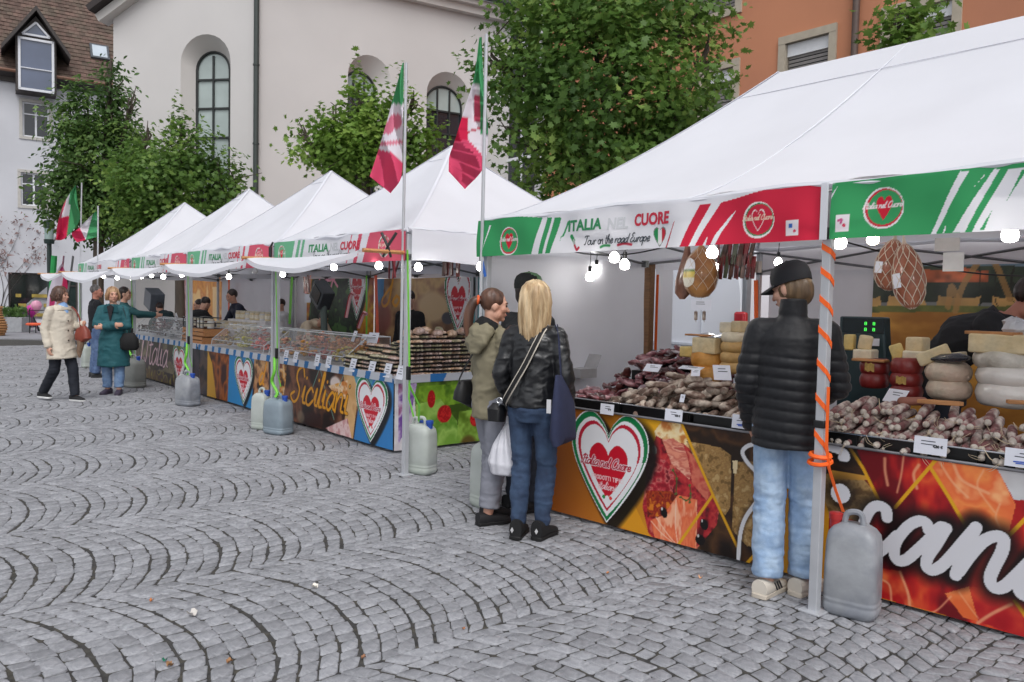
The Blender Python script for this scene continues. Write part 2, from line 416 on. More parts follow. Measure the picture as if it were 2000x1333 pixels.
class Canvas:
    def __init__(s, O, ex, w, h, res, base=(128, 128, 128)):
        s.O = np.asarray(O, float); s.ex = np.asarray(ex, float); s.n = np.cross(s.ex, [0, 0, 1.0]); s.w, s.h = w, h
        nx, ny = int(w/res)+1, int(h/res)+1
        s.X, s.Z = np.meshgrid(np.linspace(0, w, nx), np.linspace(0, h, ny))
        s.P = s.O + s.X[..., None]*s.ex + s.Z[..., None]*np.array([0, 0, 1.0])
        s.U, s.V = proj(s.P)
        s.XZ = np.stack([s.X, s.Z], -1)
        s.C = np.zeros(s.X.shape+(3,)); s.C[:] = base
    def xz(s, px, py):
        q = onPlane(px, py, s.O, s.n) - s.O; return np.array([q @ s.ex, q[2]])
    def conv(s, pts): return np.array([s.xz(*p) for p in pts])
    def fill(s, M, col, a=1.0):
        M = np.asarray(M, float)*a; s.C = s.C*(1-M[..., None]) + np.asarray(col, float)*M[..., None] if np.ndim(col) < 2 else s.C*(1-M[..., None])+col*M[..., None]
    def poly(s, pts, col, a=1.0, px=True):
        s.fill(inpoly(s.U, s.V, pts) if px else inpoly(s.X, s.Z, pts), col, a)
    def tex(s, pts, cols, scale=8, seed=0, stretch=(1, 1), lo=.3, hi=.7, px=True, octv=4):
        """patch of mottled colour running through a list of colours"""
        M = inpoly(s.U, s.V, pts) if px else inpoly(s.X, s.Z, pts)
        n = fbm(s.XZ*np.array(stretch), scale, seed, octv); n = np.clip((n-lo)/(hi-lo), 0, .9999)*(len(cols)-1)
        i = n.astype(int); fr = (n-i)[..., None]; c = np.asarray(cols, float)
        s.fill(M, c[i]*(1-fr)+c[np.minimum(i+1, len(cols)-1)]*fr)
    def sdf(s, pts):
        pts = np.asarray(pts, float); d = np.full(s.X.shape, 9.0)
        lo, hi = pts.min(0)-.15, pts.max(0)+.15
        ix = np.where((s.X[0] >= lo[0]) & (s.X[0] <= hi[0]))[0]; iz = np.where((s.Z[:, 0] >= lo[1]) & (s.Z[:, 0] <= hi[1]))[0]
        if len(ix) == 0 or len(iz) == 0: return d
        sl = np.s_[iz[0]:iz[-1]+1, ix[0]:ix[-1]+1]; x, z = s.X[sl], s.Z[sl]; dd = np.full(x.shape, 9.0)
        for (ax, az), (bx, bz) in zip(pts[:-1], pts[1:]):
            ux, uz = bx-ax, bz-az; L = ux*ux+uz*uz+1e-12
            t = np.clip(((x-ax)*ux+(z-az)*uz)/L, 0, 1); dd = np.minimum(dd, np.hypot(x-ax-t*ux, z-az-t*uz))
        d[sl] = dd; return d
    def stroke(s, pts, wid, col, px=True, smooth=True, a=1.0, soft=.002):
        pts = s.conv(pts) if px else np.asarray(pts, float)
        if smooth and len(pts) > 2: pts = spline(pts, 8)
        d = s.sdf(pts); s.fill(np.clip((wid/2-d)/soft+.5, 0, 1), col, a)
    def glow(s, pts, wid, col, a=.9, px=True):
        pts = s.conv(pts) if px else np.asarray(pts, float)
        if len(pts) > 2: pts = spline(pts, 6)
        d = s.sdf(pts); s.fill(np.clip(1.25-d/wid, 0, 1)**1.2, col, a)
    def text(s, txt, x, z, size, wid, col, slant=.25, font=GL, rise=0.0, soft=.002):
        st, w = script(txt, x, z, size, slant, font, rise)
        for q in st: s.stroke(q, wid, col, px=False, smooth=False, soft=soft)
        return w
    def ell(s, c, rx, rz, col, ang=0.0, px=True, a=1.0, soft=.0):
        c = s.xz(*c) if px else c; x, z = s.X-c[0], s.Z-c[1]; ca, sa = math.cos(ang), math.sin(ang)
        q = np.hypot((x*ca+z*sa)/rx, (-x*sa+z*ca)/rz); s.fill((q < 1) if not soft else np.clip((1-q)/soft, 0, 1), col, a)
    def heart(s, cx, cz, w, h, text=True, shadow=True):
        def q(dx=0, dz=0):
            x, z = (s.X-cx-dx)/(w*.555), (s.Z-cz-dz-.03*h)/(h*.485); r = np.hypot(x, z); a = np.arctan2(z, x) % (2*math.pi)
            return r/np.interp(a, _ht, HR), a
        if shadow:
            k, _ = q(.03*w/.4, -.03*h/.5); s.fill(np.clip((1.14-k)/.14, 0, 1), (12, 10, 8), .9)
        k, a = q(); white = (236, 236, 240)
        s.fill(k < 1.0, white)
        side = np.clip(.5-.9*np.cos(a)+.9*(np.sin(a) > .2)*(np.cos(a) > 0), 0, 1)
        bw = .05*np.clip(.35+side, 0, 1)
        s.fill(np.abs(k-.93) < bw, (20, 122, 68))
        s.fill(np.abs(k-.775) < .036*np.clip(.25+side, 0, 1), (190, 30, 56))
        x, z = (s.X-cx)/(w*.555), (s.Z-cz+.02*h)/(h*.485); r = np.hypot(x, z); a2 = np.arctan2(z, x) % (2*math.pi)
        s.fill(r/np.interp(a2, _ht, HR) < .5, (203, 22, 45))
        if text:
            sz = w*.05; st, L = script('Italia nel Cuore', 0, 0, sz, .3)
            off = np.array([cx-L*.56, cz+.005*h])
            for c_, ww in (((238, 238, 242), w*.026), ((178, 24, 50), w*.013)):
                for p_ in st: s.stroke(p_+off, ww, c_, px=False, smooth=False, soft=.0025)
            st, L = script('PRODOTTI TIPICI', 0, 0, w*.042, 0, BL)
            for p_ in st: s.stroke(p_+np.array([cx-L*.5, cz-.115*h]), w*.009, (244, 214, 218), px=False, smooth=False)
            st, L = script('italiani', 0, 0, w*.04, .3)
            for p_ in st: s.stroke(p_+np.array([cx-L*.55, cz-.2*h]), w*.01, (240, 210, 215), px=False, smooth=False)
            for dx, c_ in ((-.045, (40, 150, 80)), (0, (240, 240, 240)), (.045, (230, 60, 60))):
                s.ell((cx+dx*w, cz-.27*h), .02*w, .02*w, c_, px=False)
    def build(s, name, mat, parent=None, wave=None, world=True, inv=None):
        P = s.P.copy()
        if wave is not None: P = P + wave(s.X, s.Z)[..., None]*s.n
        if inv is not None:
            P4 = np.concatenate([P, np.ones(P.shape[:2]+(1,))], -1) @ np.array(inv).T; P = P4[..., :3]
        return gridmesh(name, P, mat, parent, lin(np.clip(s.C, 0, 255)))
def inv_of(o):
    return (Matrix.Translation(o.location) @ o.rotation_euler.to_matrix().to_4x4()).inverted()
# ------------------------------------------------------------------ common materials
M_alu = pm('aluminium', (188, 190, 195), .42, .08, 6, metal=.3, bump=.05, bscale=90)
M_grey = pm('grey_metal', (120, 122, 124), .45, .1, 8, metal=.5)
M_black = pm('black_plastic', (22, 22, 24), .45, .2, 12)
M_dark = pm('dark_fabric', (20, 21, 24), .85, .25, 14)
M_white = pm('white_tarpaulin', (232, 233, 240), .55, .03, 1.4, bump=.12, bscale=3.5, trans=.22)
M_whitesheet = pm('white_sheet', (228, 228, 235), .5, .05, 1.2, bump=.35, bscale=2.2, trans=.15)
M_print = printmat('banner_print', .38, bump=.06)
M_clothprint = printmat('cloth_print', .6, trans=.25, spec=.2)
M_paper = pm('white_card', (226, 228, 238), .5, .03, 20)
M_wood = pm('light_wood', (188, 132, 84), .6, .2, 8, stretch=(1, 8, 8), bump=.1)
M_wooddark = pm('brown_wood', (110, 76, 46), .7, .25, 8, stretch=(1, 8, 8), bump=.15)

# ------------------------------------------------------------------ the square: ground sheets and cobbles
Mg = pm('plaza_ground', (104, 104, 108), .85, .2, 3.0, bump=.5, bscale=14)
Mjoint = pm('joint_dirt', (58, 57, 57), .95, .4, 30, bump=.4, bscale=80, tint=(70, 67, 60))
Mpath = pm('smooth_paving', (140, 140, 146), .75, .1, 1.5, bump=.15, bscale=30)
Mst = pm('granite_sett', (150, 151, 156), .7, .16, 55, bump=.5, bscale=60, island=.14, tint=(134, 135, 140), spec=.4)
def sheet(name, pts, z, mat):
    o = rawmesh(name, [(p[0], p[1], z) for p in pts], [tuple(range(len(pts)))], mat, smooth=False); o['kind'] = 'structure'; return o
ground = sheet('ground', [(-160, -60), (160, -60), (160, 200), (-160, 200)], -.03, Mg)
sheet('joint_bed', [(-5.5, 1.6), (5.0, 1.6), (4.8, 4.6), (-7.5, 27), (-20.5, 27)], -.0062, Mjoint)
pv = sheet('pavement', [(-34, 27.02), (-5, 27.02), (2, 44), (-45, 44)], .0, Mpath)
kb = MB(); kb.box((-14.0, 26.93, -.03), (15, .16, .13)); kbo = kb.build('kerb', pm('kerb_granite', (122, 122, 126), .75, .15, 20, bump=.3), smooth=False, bevel=.012); kbo['kind'] = 'structure'
W_, PIT, RAD = 1.55, .102, 1.36
stones = []; tone = []
uvd = np.stack([UU[:2], VV[:2]])
a_max = math.asin(W_/2/RAD)
for k in range(-6, 16):
    uc = 3.8 + W_*k
    v_lo, v_hi = -9.0, 14.0
    for j in range(int(v_lo/PIT), int(v_hi/PIT)):
        v0 = j*PIT + .006*math.sin(j*1.7+k)
        # keep only arcs near what can be seen
        mid = UU[:2]*uc + VV[:2]*v0
        if mid[1] < 1.2 or mid[1] > 27.6 or mid[0] < -.66*mid[1]-3.2: continue
        sr = (mid - N0[:2]); tt = sr @ VV[:2]
        if tt > 2.2: continue
        n = 16; ph = np.linspace(-a_max, a_max, n+1); st = ph[1]-ph[0]
        ph[1:-1] += rng.uniform(-.24, .24, n-1)*st
        if j % 2: ph[1:-1] += st*.42*np.cos(ph[1:-1]/a_max*math.pi/2)
        wv = RAD*np.sin(ph); hv = RAD*np.cos(ph)-RAD
        wob = rng.normal(0, .004, n+1)
        A = np.stack([uc+wv, v0+hv+wob], 1); B = np.stack([uc+wv+rng.normal(0, .005, n+1), v0+hv+PIT+wob], 1)
        for i in range(n):
            q = np.array([A[i], A[i+1], B[i+1], B[i]]) @ uvd
            stones.append(q)
Q = np.array(stones); Q = Q+.045*(np.stack([fbm(Q, .8, 91, 2), fbm(Q, .8, 92, 2)], -1)-.5)+.014*(np.stack([vnoise(Q, 5, 93), vnoise(Q, 5, 94)], -1)-.5)
#                                    # (N,4,2) world corners, clockwise or not
cen = Q.mean(1)
ar = (Q[:, 2, 0]-Q[:, 0, 0])*(Q[:, 3, 1]-Q[:, 1, 1])-(Q[:, 2, 1]-Q[:, 0, 1])*(Q[:, 3, 0]-Q[:, 1, 0])
Q[ar < 0] = Q[ar < 0][:, ::-1]
keep = (cen[:, 1] > 1.5) & (cen[:, 1] < 26.8) & (cen[:, 0] > -.66*cen[:, 1]-3.0) & (((cen-N0[:2]) @ VV[:2]) < 2.0)
Q, cen = Q[keep], cen[keep]
def sett(q, rg, fine):
    n = len(q); c = q.mean(1, keepdims=True); gap = rg.uniform(.0006, .0066, (n, 4, 1))
    d = q-c; L = np.linalg.norm(d, axis=2, keepdims=True); q = c+d*(1-gap*1.5/L)
    if fine:
        nx_ = np.roll(q, -1, 1); pv_ = np.roll(q, 1, 1); e = rg.uniform(.06, .17, (n, 4, 1)); e2 = rg.uniform(.06, .17, (n, 4, 1))
        o = np.empty((n, 8, 2)); o[:, 0::2] = q+(pv_-q)*e; o[:, 1::2] = q+(nx_-q)*e2
        # bend the long sides a little: rough split faces
        o += rg.normal(0, .0022, o.shape)
    else: o = q+rg.normal(0, .003, q.shape)
    m = o.shape[1]; h = np.clip(rg.normal(.0004, .0015, (n, 1)), -.0015, .004); tilt = rg.normal(0, .016, (n, 1, 2))
    zt = h+((o-c)*tilt).sum(2)
    r0 = np.concatenate([o, np.full((n, m, 1), -.026)], 2)
    r1 = np.concatenate([c+(o-c)*.985, (zt-.003-rg.uniform(0, .003, (n, m)))[..., None]], 2)
    r2 = np.concatenate([c+(o-c)*rg.uniform(.86, .94, (n, m, 1)), (zt+rg.normal(0, .0012, (n, m)))[..., None]], 2)
    V = np.concatenate([r0, r1, r2], 1)
    F = []
    for a in (0, m):
        for i in range(m): F.append((a+i, a+(i+1) % m, a+m+(i+1) % m, a+m+i))
    top = list(range(2*m, 3*m))
    if m == 8: F += [(top[0], top[1], top[2], top[7]), (top[7], top[2], top[3], top[6]), (top[6], top[3], top[4], top[5])]
    else: F.append(tuple(top))
    return V, np.array(F)
dist = np.hypot(cen[:, 0], cen[:, 1])
iu, iv = proj(np.concatenate([cen, np.zeros((len(cen), 1))], 1))
inframe = (iu > 5) & (iu < 1995) & (iv < 1330) & (iv > 0)
order = np.argsort(np.where(inframe, dist, 1e6)); near = order[:300]
sel = np.zeros(len(Q), bool); sel[near] = True
for i in near:
    V, F = sett(Q[i:i+1], rng, True); v = V[0]-[*cen[i], 0]
    o = rawmesh('cobblestone', v, F, Mst, ground, angle=50); o.location = (cen[i][0], cen[i][1], 0)
for nm, msk, fine in (('cobblestones', (~sel) & (dist < 9), True), ('cobblestones', (~sel) & (dist >= 9), False)):
    V, F = sett(Q[msk], rng, fine); n, mv = V.shape[:2]
    FF = (F[None]+(np.arange(n)*mv)[:, None, None]).reshape(-1, 4)
    o = rawmesh(nm, V.reshape(-1, 3), FF, Mst, ground, angle=50); o['kind'] = 'stuff'
# litter between the setts
for px, py, c_, lab, sz in ((322, 1293, (20, 120, 90), 'tiny green scrap of plastic lying between the cobbles', .02), (332, 1303, (150, 112, 76), 'brown leaf scrap beside the green plastic on the cobbles', .025), (448, 1296, (158, 116, 78), 'curled brown leaf scrap in a joint right of the green scrap', .022),
        (296, 1176, (190, 120, 70), 'small orange leaf scrap on the cobbles at the left', .018), (615, 1150, (232, 226, 215), 'pale torn paper scrap on the cobbles', .03), (375, 1204, (205, 200, 195), 'pale flattened scrap on the arch of cobbles', .04), (710, 1288, (150, 106, 76), 'brown crumb of leaf near the lower picture edge', .018), (905, 1231, (176, 116, 76), 'orange crumb of leaf beside the small setts', .014), (1368, 1131, (220, 170, 130), 'pinkish paper scrap on cobbles before the printed counter', .022), (1187, 1122, (205, 130, 70), 'little orange leaf crumb before the heart banner', .014)):
    p = G(px, py); a = rng.uniform(0, 6)
    b = MB(); b.grid(lambda u, v: ((u-.5)*sz*1.2*(1-.5*abs(v-.5)), (v-.5)*sz, .004+.012*(u-.5)**2*4*sz/.02+.004*math.sin(6*v)), 4, 3)
    tag(b.build('litter', pm('litter_%d%d%d' % c_, c_, .7), loc=(p[0], p[1], .002), rz=a), lab, 'litter', 'scraps lying on the cobbles')

# ------------------------------------------------------------------ church
def wallframe(P0, d):
    d = np.asarray(d, float); d = d/np.linalg.norm(d); n = np.cross(d, [0, 0, 1.0]); return np.asarray(P0, float), d, n
def wcoord(Wf, px, py, depth=0.0):
    P0, d, n = Wf; q = onPlane(px, py, P0-n*depth, n)-P0; return q @ d, q[2]
def arch(x0, x1, zb, zt, k=14):
    """outline, counter-clockwise from lower left, round head"""
    r = (x1-x0)/2; cx = (x0+x1)/2; zs = zt-r
    return [(x0, zb), (x1, zb)]+[(cx+r*math.cos(a), zs+r*math.sin(a)) for a in np.linspace(0, math.pi, k)]
def wall_with_holes(name, Wf, outline, holes, mat, parent, thick=.0):
    P0, d, n = Wf; bm = bmesh.new(); E = []
    for loop in [outline]+holes:
        vs_ = [bm.verts.new(P0+d*x+np.array([0, 0, z])) for x, z in loop]
        E += [bm.edges.new((vs_[i], vs_[(i+1) % len(vs_)])) for i in range(len(vs_))]
    bmesh.ops.triangle_fill(bm, use_beauty=True, use_dissolve=False, edges=E, normal=Vector(n))
    me = bpy.data.meshes.new(name); bm.to_mesh(me); bm.free(); me.materials.append(mat)
    o = bpy.data.objects.new(name, me); COL.objects.link(o); o.parent = parent; return o
def strip(Wf, A, B, da, db):
    """surface between outline A at depth da and outline B at depth db"""
    P0, d, n = Wf; k = len(A)
    V = [P0+d*x+np.array([0, 0, z])-n*da for x, z in A]+[P0+d*x+np.array([0, 0, z])-n*db for x, z in B]
    return V, [(i, (i+1) % k, k+(i+1) % k, k+i) for i in range(k)]
def wbar(mb, Wf, a, b, wid, dep, depth):
    P0, d, n = Wf; A = P0+d*a[0]+np.array([0, 0, a[1]])-n*depth; B = P0+d*b[0]+np.array([0, 0, b[1]])-n*depth
    t = B-A; L = np.linalg.norm(t); t = t/L; s_ = np.cross(t, n)
    V = []
    for q in (A, B):
        for i, j in ((-1, -1), (1, -1), (1, 1), (-1, 1)): V.append(q+s_*i*wid/2+n*j*dep/2)
    mb.add(V, [(0, 1, 2, 3), (7, 6, 5, 4), (0, 4, 5, 1), (1, 5, 6, 2), (2, 6, 7, 3), (3, 7, 4, 0)])
Mplas = pm('church_plaster', (203, 200, 199), .85, .06, .3, bump=.12, bscale=35)
Mplas2 = pm('niche_plaster', (207, 203, 200), .85, .03, .5, bump=.1, bscale=35)
Mlead = pm('leaded_frame', (40, 44, 44), .5, .15, 8)
Mpane = pm('pale_window_glass', (166, 178, 176), .12, .1, 1.5, spec=.6)
Mpane2 = pm('dark_window_glass', (38, 42, 50), .1, .25, 1.1, spec=.7)
Mroof = pm('dark_roof', (52, 46, 46), .8, .25, 4, bump=.4, bscale=20)
Mpipe = pm('downpipe_metal', (58, 66, 64), .45, .1, 6)
C1 = D(500, 560, 26.0); C1[2] = 0
W1 = wallframe(C1, (-math.cos(R(10)), math.sin(R(10)), 0)); W1 = (W1[0], W1[1], -W1[2])   # runs left
W2 = wallframe(C1, (math.cos(R(30)), math.sin(R(30)), 0))
church = thing('church', 'large white plastered church with deep round-headed window niches', 'church')
def arched(Wf, opx, ipx, depth, parent, cols, rows, paned):
    (ox0, ox1, oz), (ix0, ix1, iz), zb = opx, ipx, 2.0
    x0 = wcoord(Wf, *ox0)[0]; x1 = wcoord(Wf, *ox1)[0]; zt = wcoord(Wf, *oz)[1]
    j0 = wcoord(Wf, *ix0, depth)[0]; j1 = wcoord(Wf, *ix1, depth)[0]; jt = wcoord(Wf, *iz, depth)[1]
    x0, x1 = sorted((x0, x1)); j0, j1 = sorted((j0, j1))
    A = arch(x0, x1, zb, zt); B = arch(j0, j1, zb+.5, jt)
    V, F = strip(Wf, A, B, 0, depth); nich = rawmesh('window_niche', V, F, Mplas2, parent, angle=50)
    win = MB(); P0, d, n = Wf
    fr = MB(); pts = [P0+d*x+np.array([0, 0, z])-n*(depth-.03) for x, z in B]; fr.tube(pts, .045, 6, closed=True)
    for x in np.linspace(j0, j1, cols+1)[1:-1]: wbar(fr, Wf, (x, zb+.5), (x, jt-.12), .06, .05, depth-.03)
    for z in rows: wbar(fr, Wf, (j0, z), (j1, z), .06, .05, depth-.03)
    wo = fr.build('window', Mlead, parent)
    # panes between the bars
    xs = np.linspace(j0, j1, cols+1); zs = sorted([zb+.5]+list(rows)+[jt]); r_ = (j1-j0)/2; cx = (j0+j1)/2
    for a in range(cols):
        for b in range(len(zs)-1):
            xx0, xx1 = xs[a], xs[a+1]; top = []
            if b == len(zs)-2:
                for x in np.linspace(xx1, xx0, 7): top.append((x, max(zs[b]+.02, jt-r_+math.sqrt(max(0, r_*r_-(x-cx)**2)))))
            else: top = [(xx1, zs[b+1]), (xx0, zs[b+1])]
            o2 = [(xx0, zs[b]), (xx1, zs[b])]+top
            VV_ = [P0+d*x+np.array([0, 0, z])-n*(depth+.004+.003*rng.random()) for x, z in o2]
            rawmesh('pane', VV_, [tuple(range(len(o2)))], paned if not (callable(paned)) else paned(b, len(zs)-1), wo, smooth=False)
    return A
zrow = [wcoord(W1, 415, y, .5)[1] for y in (157, 213, 270)]
h1 = arched(W1, ((353, 200), (450, 200), (402, 67)), ((386, 200), (450, 200), (419, 103)), .5, church, 2, [zrow[2]-2.1, zrow[2]-1.05]+zrow[::-1], Mpane)
h2 = arched(W2, ((679, 190), (763, 190), (716, 107)), ((668, 190), (731, 190), (700, 142)), .45, church, 3, [wcoord(W2, 700, 186, .45)[1], wcoord(W2, 700, 240, .45)[1]], lambda b, n: Mpane if b == n-1 else Mpane2)
h3 = arched(W2, ((833, 220), (916, 220), (870, 140)), ((829, 220), (900, 220), (862, 170)), .45, church, 3, [wcoord(W2, 862, 218, .45)[1], wcoord(W2, 862, 262, .45)[1]], lambda b, n: Mpane if b == n-1 else Mpane2)
xl = wcoord(W1, 222, 300)[0]; zl = wcoord(W1, 222, 26)[1]; xk = wcoord(W1, 262, 0)[0]; zk = wcoord(W1, 262, 0)[1]
slope = .95; ridge_x = xl-7.0
wall_with_holes('wall', W1, [(0, -.03), (xl, -.03), (xl, zl), (0, zl+xl*slope*.62)], [h1], Mplas, church)
xr = wcoord(W2, 1063, 200)[0]; e0 = wcoord(W2, 1000, 44)[1]
wall_with_holes('wall', W2, [(0, -.03), (xr, -.03), (xr, e0), (0, e0)], [h2, h3], Mplas, church)
P0, d1, n1 = W1; L0 = P0+d1*xl
rb = MB(); Lb = L0-n1*9
rb.add([L0, Lb, Lb+[0, 0, zl], L0+[0, 0, zl]], [(0, 1, 2, 3)]); rb.build('wall', Mplas, church, smooth=False)
# raking eave on the left gable and the cornice with roof above the right wall
ga = MB(); a_, b_ = (xl+.35, zl-.38), (0, zl+xl*slope*.62-.04)
wbar(ga, W1, (a_[0], a_[1]+.12), (b_[0], b_[1]+.12), .26, .5, -.1); ga.build('cornice', Mplas2, church, smooth=False)
ga = MB(); wbar(ga, W1, (a_[0]+.12, a_[1]+.34), (b_[0], b_[1]+.36), .2, .9, -.2); ga.build('roof_edge', Mroof, church, smooth=False)
P0, d2, n2 = W2
co = MB(); wbar(co, W2, (-.0, e0+.04), (xr, e0+.04), .26, .3, -.12); wbar(co, W2, (-.0, e0+.27), (xr, e0+.27), .2, .5, -.22); co.build('cornice', Mplas2, church, smooth=False)
gt = MB(); gt.tube([P0+d2*x+np.array([0, 0, e0+.42])+n2*.58 for x in (0, xr)], .09, 8); gt.build('gutter', Mpipe, church)
rf = MB(); zc = e0+.44
nc = 26
for i in range(nc):     # courses of dark roof tiles
    o1, o2 = .62-i*.34, .62-(i+1)*.34-.05; z1, z2 = zc+i*.3, zc+(i+1)*.3
    q = [P0+d2*0+n2*o1+[0, 0, z1+.03], P0+d2*xr+n2*o1+[0, 0, z1+.03], P0+d2*xr+n2*o2+[0, 0, z2], P0+d2*0+n2*o2+[0, 0, z2]]
    q2 = [v-np.array([0, 0, .05]) for v in q]
    rf.add(q+q2, [(0, 1, 2, 3), (0, 4, 5, 1)])
rf.build('roof', Mroof, church, smooth=False)
pp = MB(); top = C1+np.array([0, 0, e0+1.2]); nn = np.array([.1, -1, 0]); nn = nn/np.linalg.norm(nn)
pp.tube([C1+nn*.13+[0, 0, 0], C1+nn*.13+[0, 0, e0+.2]], .085, 10)
for z in (1.5, 4, 6.5, 9): pp.tube([C1+nn*.13+[0, 0, z], C1+nn*.13+[0, 0, z+.05]], .105, 10)
tag(pp.build('downpipe', Mpipe), 'dark green downpipe running down the corner of the white church', 'downpipe')

# ------------------------------------------------------------------ rendered house at the left
Mhw = pm('house_plaster', (205, 206, 212), .85, .05, .4, bump=.15, bscale=25, tint=(196, 197, 203))
Mfrm = pm('white_window_frame', (222, 224, 230), .5, .04)
Msurr = pm('stone_surround', (186, 183, 178), .8, .08)
Mtile = pm('clay_roof_tile', (100, 80, 72), .9, .25, 2.5, island=.2, tint=(92, 80, 70), bump=.3)
Mbrn = pm('dark_brown_timber', (62, 56, 54), .6, .2, 6, stretch=(1, 1, 6))
H0 = D(100, 560, 38.0); H0[2] = 0
WH = wallframe(H0, (math.cos(R(33)), math.sin(R(33)), 0))
house = thing('house', 'white rendered town house with brown tiled roof and glazed dormer', 'house')
def hc(px, py, dp=0.0): return wcoord(WH, px, py, dp)
ze = hc(60, 160)[1]
xa, xb = -16.0, hc(225, 300)[0]+3
hx = []
wins = [(44, 96, 205, 266), (41, 91, 341, 401)]
hol = []
for (x0, x1, y0, y1) in wins:
    a, b = hc(x0, y1), hc(x1, y0); hol.append([(a[0], a[1]), (b[0], a[1]), (b[0], b[1]), (a[0], b[1])])
sa, sb = hc(17, 640), hc(102, 535); shop = [(sa[0], .35), (sb[0]+.6, .35), (sb[0]+.6, sb[1]), (sa[0], sb[1])]
da, db = hc(118, 640), hc(152, 540); door_h = [(da[0], .06), (db[0], .06), (db[0], db[1]), (da[0], db[1])]
wall_with_holes('wall', WH, [(xa, -.03), (xb, -.03), (xb, ze), (xa, ze)], hol+[shop, door_h], Mhw, house)
P0, dh, nh = WH
def hp(x, z, o=0.0): return P0+dh*x+np.array([0, 0, z])+nh*o
def rect_window(Wf, q, parent, sur, cols=2, hz=(.68,), glass=None, depth=.14, name='window', surround=True):
    P0, d, n = Wf; x0, z0, x1, z1 = q[0][0], q[0][1], q[2][0], q[2][1]
    V, F = strip(Wf, q, q, 0, depth); rawmesh('reveal', V, F, Msurr, parent, smooth=False)
    b = MB(); t_ = .07
    for a_, c_ in (((x0, z0+t_/2), (x1, z0+t_/2)), ((x0, z1-t_/2), (x1, z1-t_/2))): wbar(b, Wf, a_, c_, t_, .06, depth-.03)
    for x in [x0+t_/2, x1-t_/2]+list(np.linspace(x0, x1, cols+1)[1:-1]): wbar(b, Wf, (x, z0+t_), (x, z1-t_), t_*1.15, .062, depth-.03)
    for f in hz: wbar(b, Wf, (x0+t_, z0+(z1-z0)*f), (x1-t_, z0+(z1-z0)*f), t_*.8, .055, depth-.03)
    wo = b.build(name, sur, parent, smooth=False)
    xs = np.linspace(x0, x1, cols+1); zs = [z0]+[z0+(z1-z0)*f for f in hz]+[z1]
    for i in range(cols):
        for j in range(len(zs)-1):
            VV_ = [P0+d*x+np.array([0, 0, z])-n*(depth+.003*rng.random()+.002) for x, z in ((xs[i], zs[j]), (xs[i+1], zs[j]), (xs[i+1], zs[j+1]), (xs[i], zs[j+1]))]
            rawmesh('pane', VV_, [(0, 1, 2, 3)], glass, wo, smooth=False)
    if surround:
        s_ = MB(); k = .13
        for a_, c_ in (((x0-k, z0-k/2), (x1+k, z0-k/2)), ((x0-k, z1+k/2), (x1+k, z1+k/2))): wbar(s_, Wf, a_, c_, k, .06, -.02)
        for x in (x0-k/2, x1+k/2): wbar(s_, Wf, (x, z0), (x, z1), k, .05, -.015)
        s_.build('sill', Msurr, wo, smooth=False)
    return wo
for q in hol: rect_window(WH, q, house, Mfrm, 2, (.66,), Mpane2)
Mshop = pm('shop_glass', (24, 30, 30), .08, .3, .8, spec=.8)
rect_window(WH, shop, house, Mbrn, 1, (), Mshop, .2, 'shop_window', False)
rect_window(WH, door_h, house, Mbrn, 1, (.8,), pm('door_glass', (30, 48, 44), .1, .3, 1, spec=.7), .2, 'door', False)
# goods glimpsed behind the shop window sill
sg = MB()
for i in range(22):
    x = sa[0]+.3+rng.random()*(sb[0]-sa[0]-.2); z = .55+.45*(i % 3); sg.box(hp(x, z, .04), (.22, .1, .16), 0.6)
tag(sg.build('shop_display', pm('yellow_goods', (150, 130, 60), .6, .4, 3), smooth=False), 'yellow boxed goods shelved along the shop window front', 'shop display')['kind'] = 'stuff'
# tiled roof: courses of separate tiles
tl = MB(); pitch = R(50); cs, sn = math.cos(pitch), math.sin(pitch); zr = ze+.25; ov = .55
V, F = [], []; ncourse, tw, tlh = 46, .235, .3
xs0 = xa
for i in range(ncourse):
    off = (i % 2)*tw/2
    for k in range(int((xb-xs0)/tw)):
        x = xs0+k*tw+off; b0 = len(V); up0, up1 = i*tlh, (i+1)*tlh+.05; jz = rng.normal(0, .008)
        for (xx, u_, h_) in ((x+.006, up0, .035+jz), (x+tw-.006, up0, .035+jz), (x+tw-.006, up1, 0), (x+.006, up1, 0), (x+.006, up0, -.01), (x+tw-.006, up0, -.01)):
            V.append(hp(xx, zr+u_*sn+h_*cs, ov-u_*cs+h_*sn))
        F += [(b0, b0+1, b0+2, b0+3), (b0+4, b0+5, b0+1, b0)]
rt = rawmesh('roof_tiles', V, F, Mtile, house, smooth=False); rt['kind'] = 'stuff'
rd = MB(); Lr = ncourse*tlh
rd.add([hp(xa, zr-.02, ov), hp(xb, zr-.02, ov), hp(xb, zr+Lr*sn-.02, ov-Lr*cs), hp(xa, zr+Lr*sn-.02, ov-Lr*cs), hp(xa, zr-.3, 0), hp(xb, zr-.3, 0)], [(0, 1, 2, 3), (4, 5, 1, 0)])
rd.build('roof', Mbrn, house, smooth=False)
ev = MB(); wbar(ev, WH, (xa, ze+.1), (xb, ze+.1), .5, .2, -.08); ev.build('eaves_board', Mbrn, house, smooth=False)
gu = MB(); gu.tube([hp(xa, zr, ov+.08), hp(xb, zr, ov+.08)], .08, 8); gu.build('gutter', pm('copper_gutter', (120, 84, 66), .5, .2, 3), house)
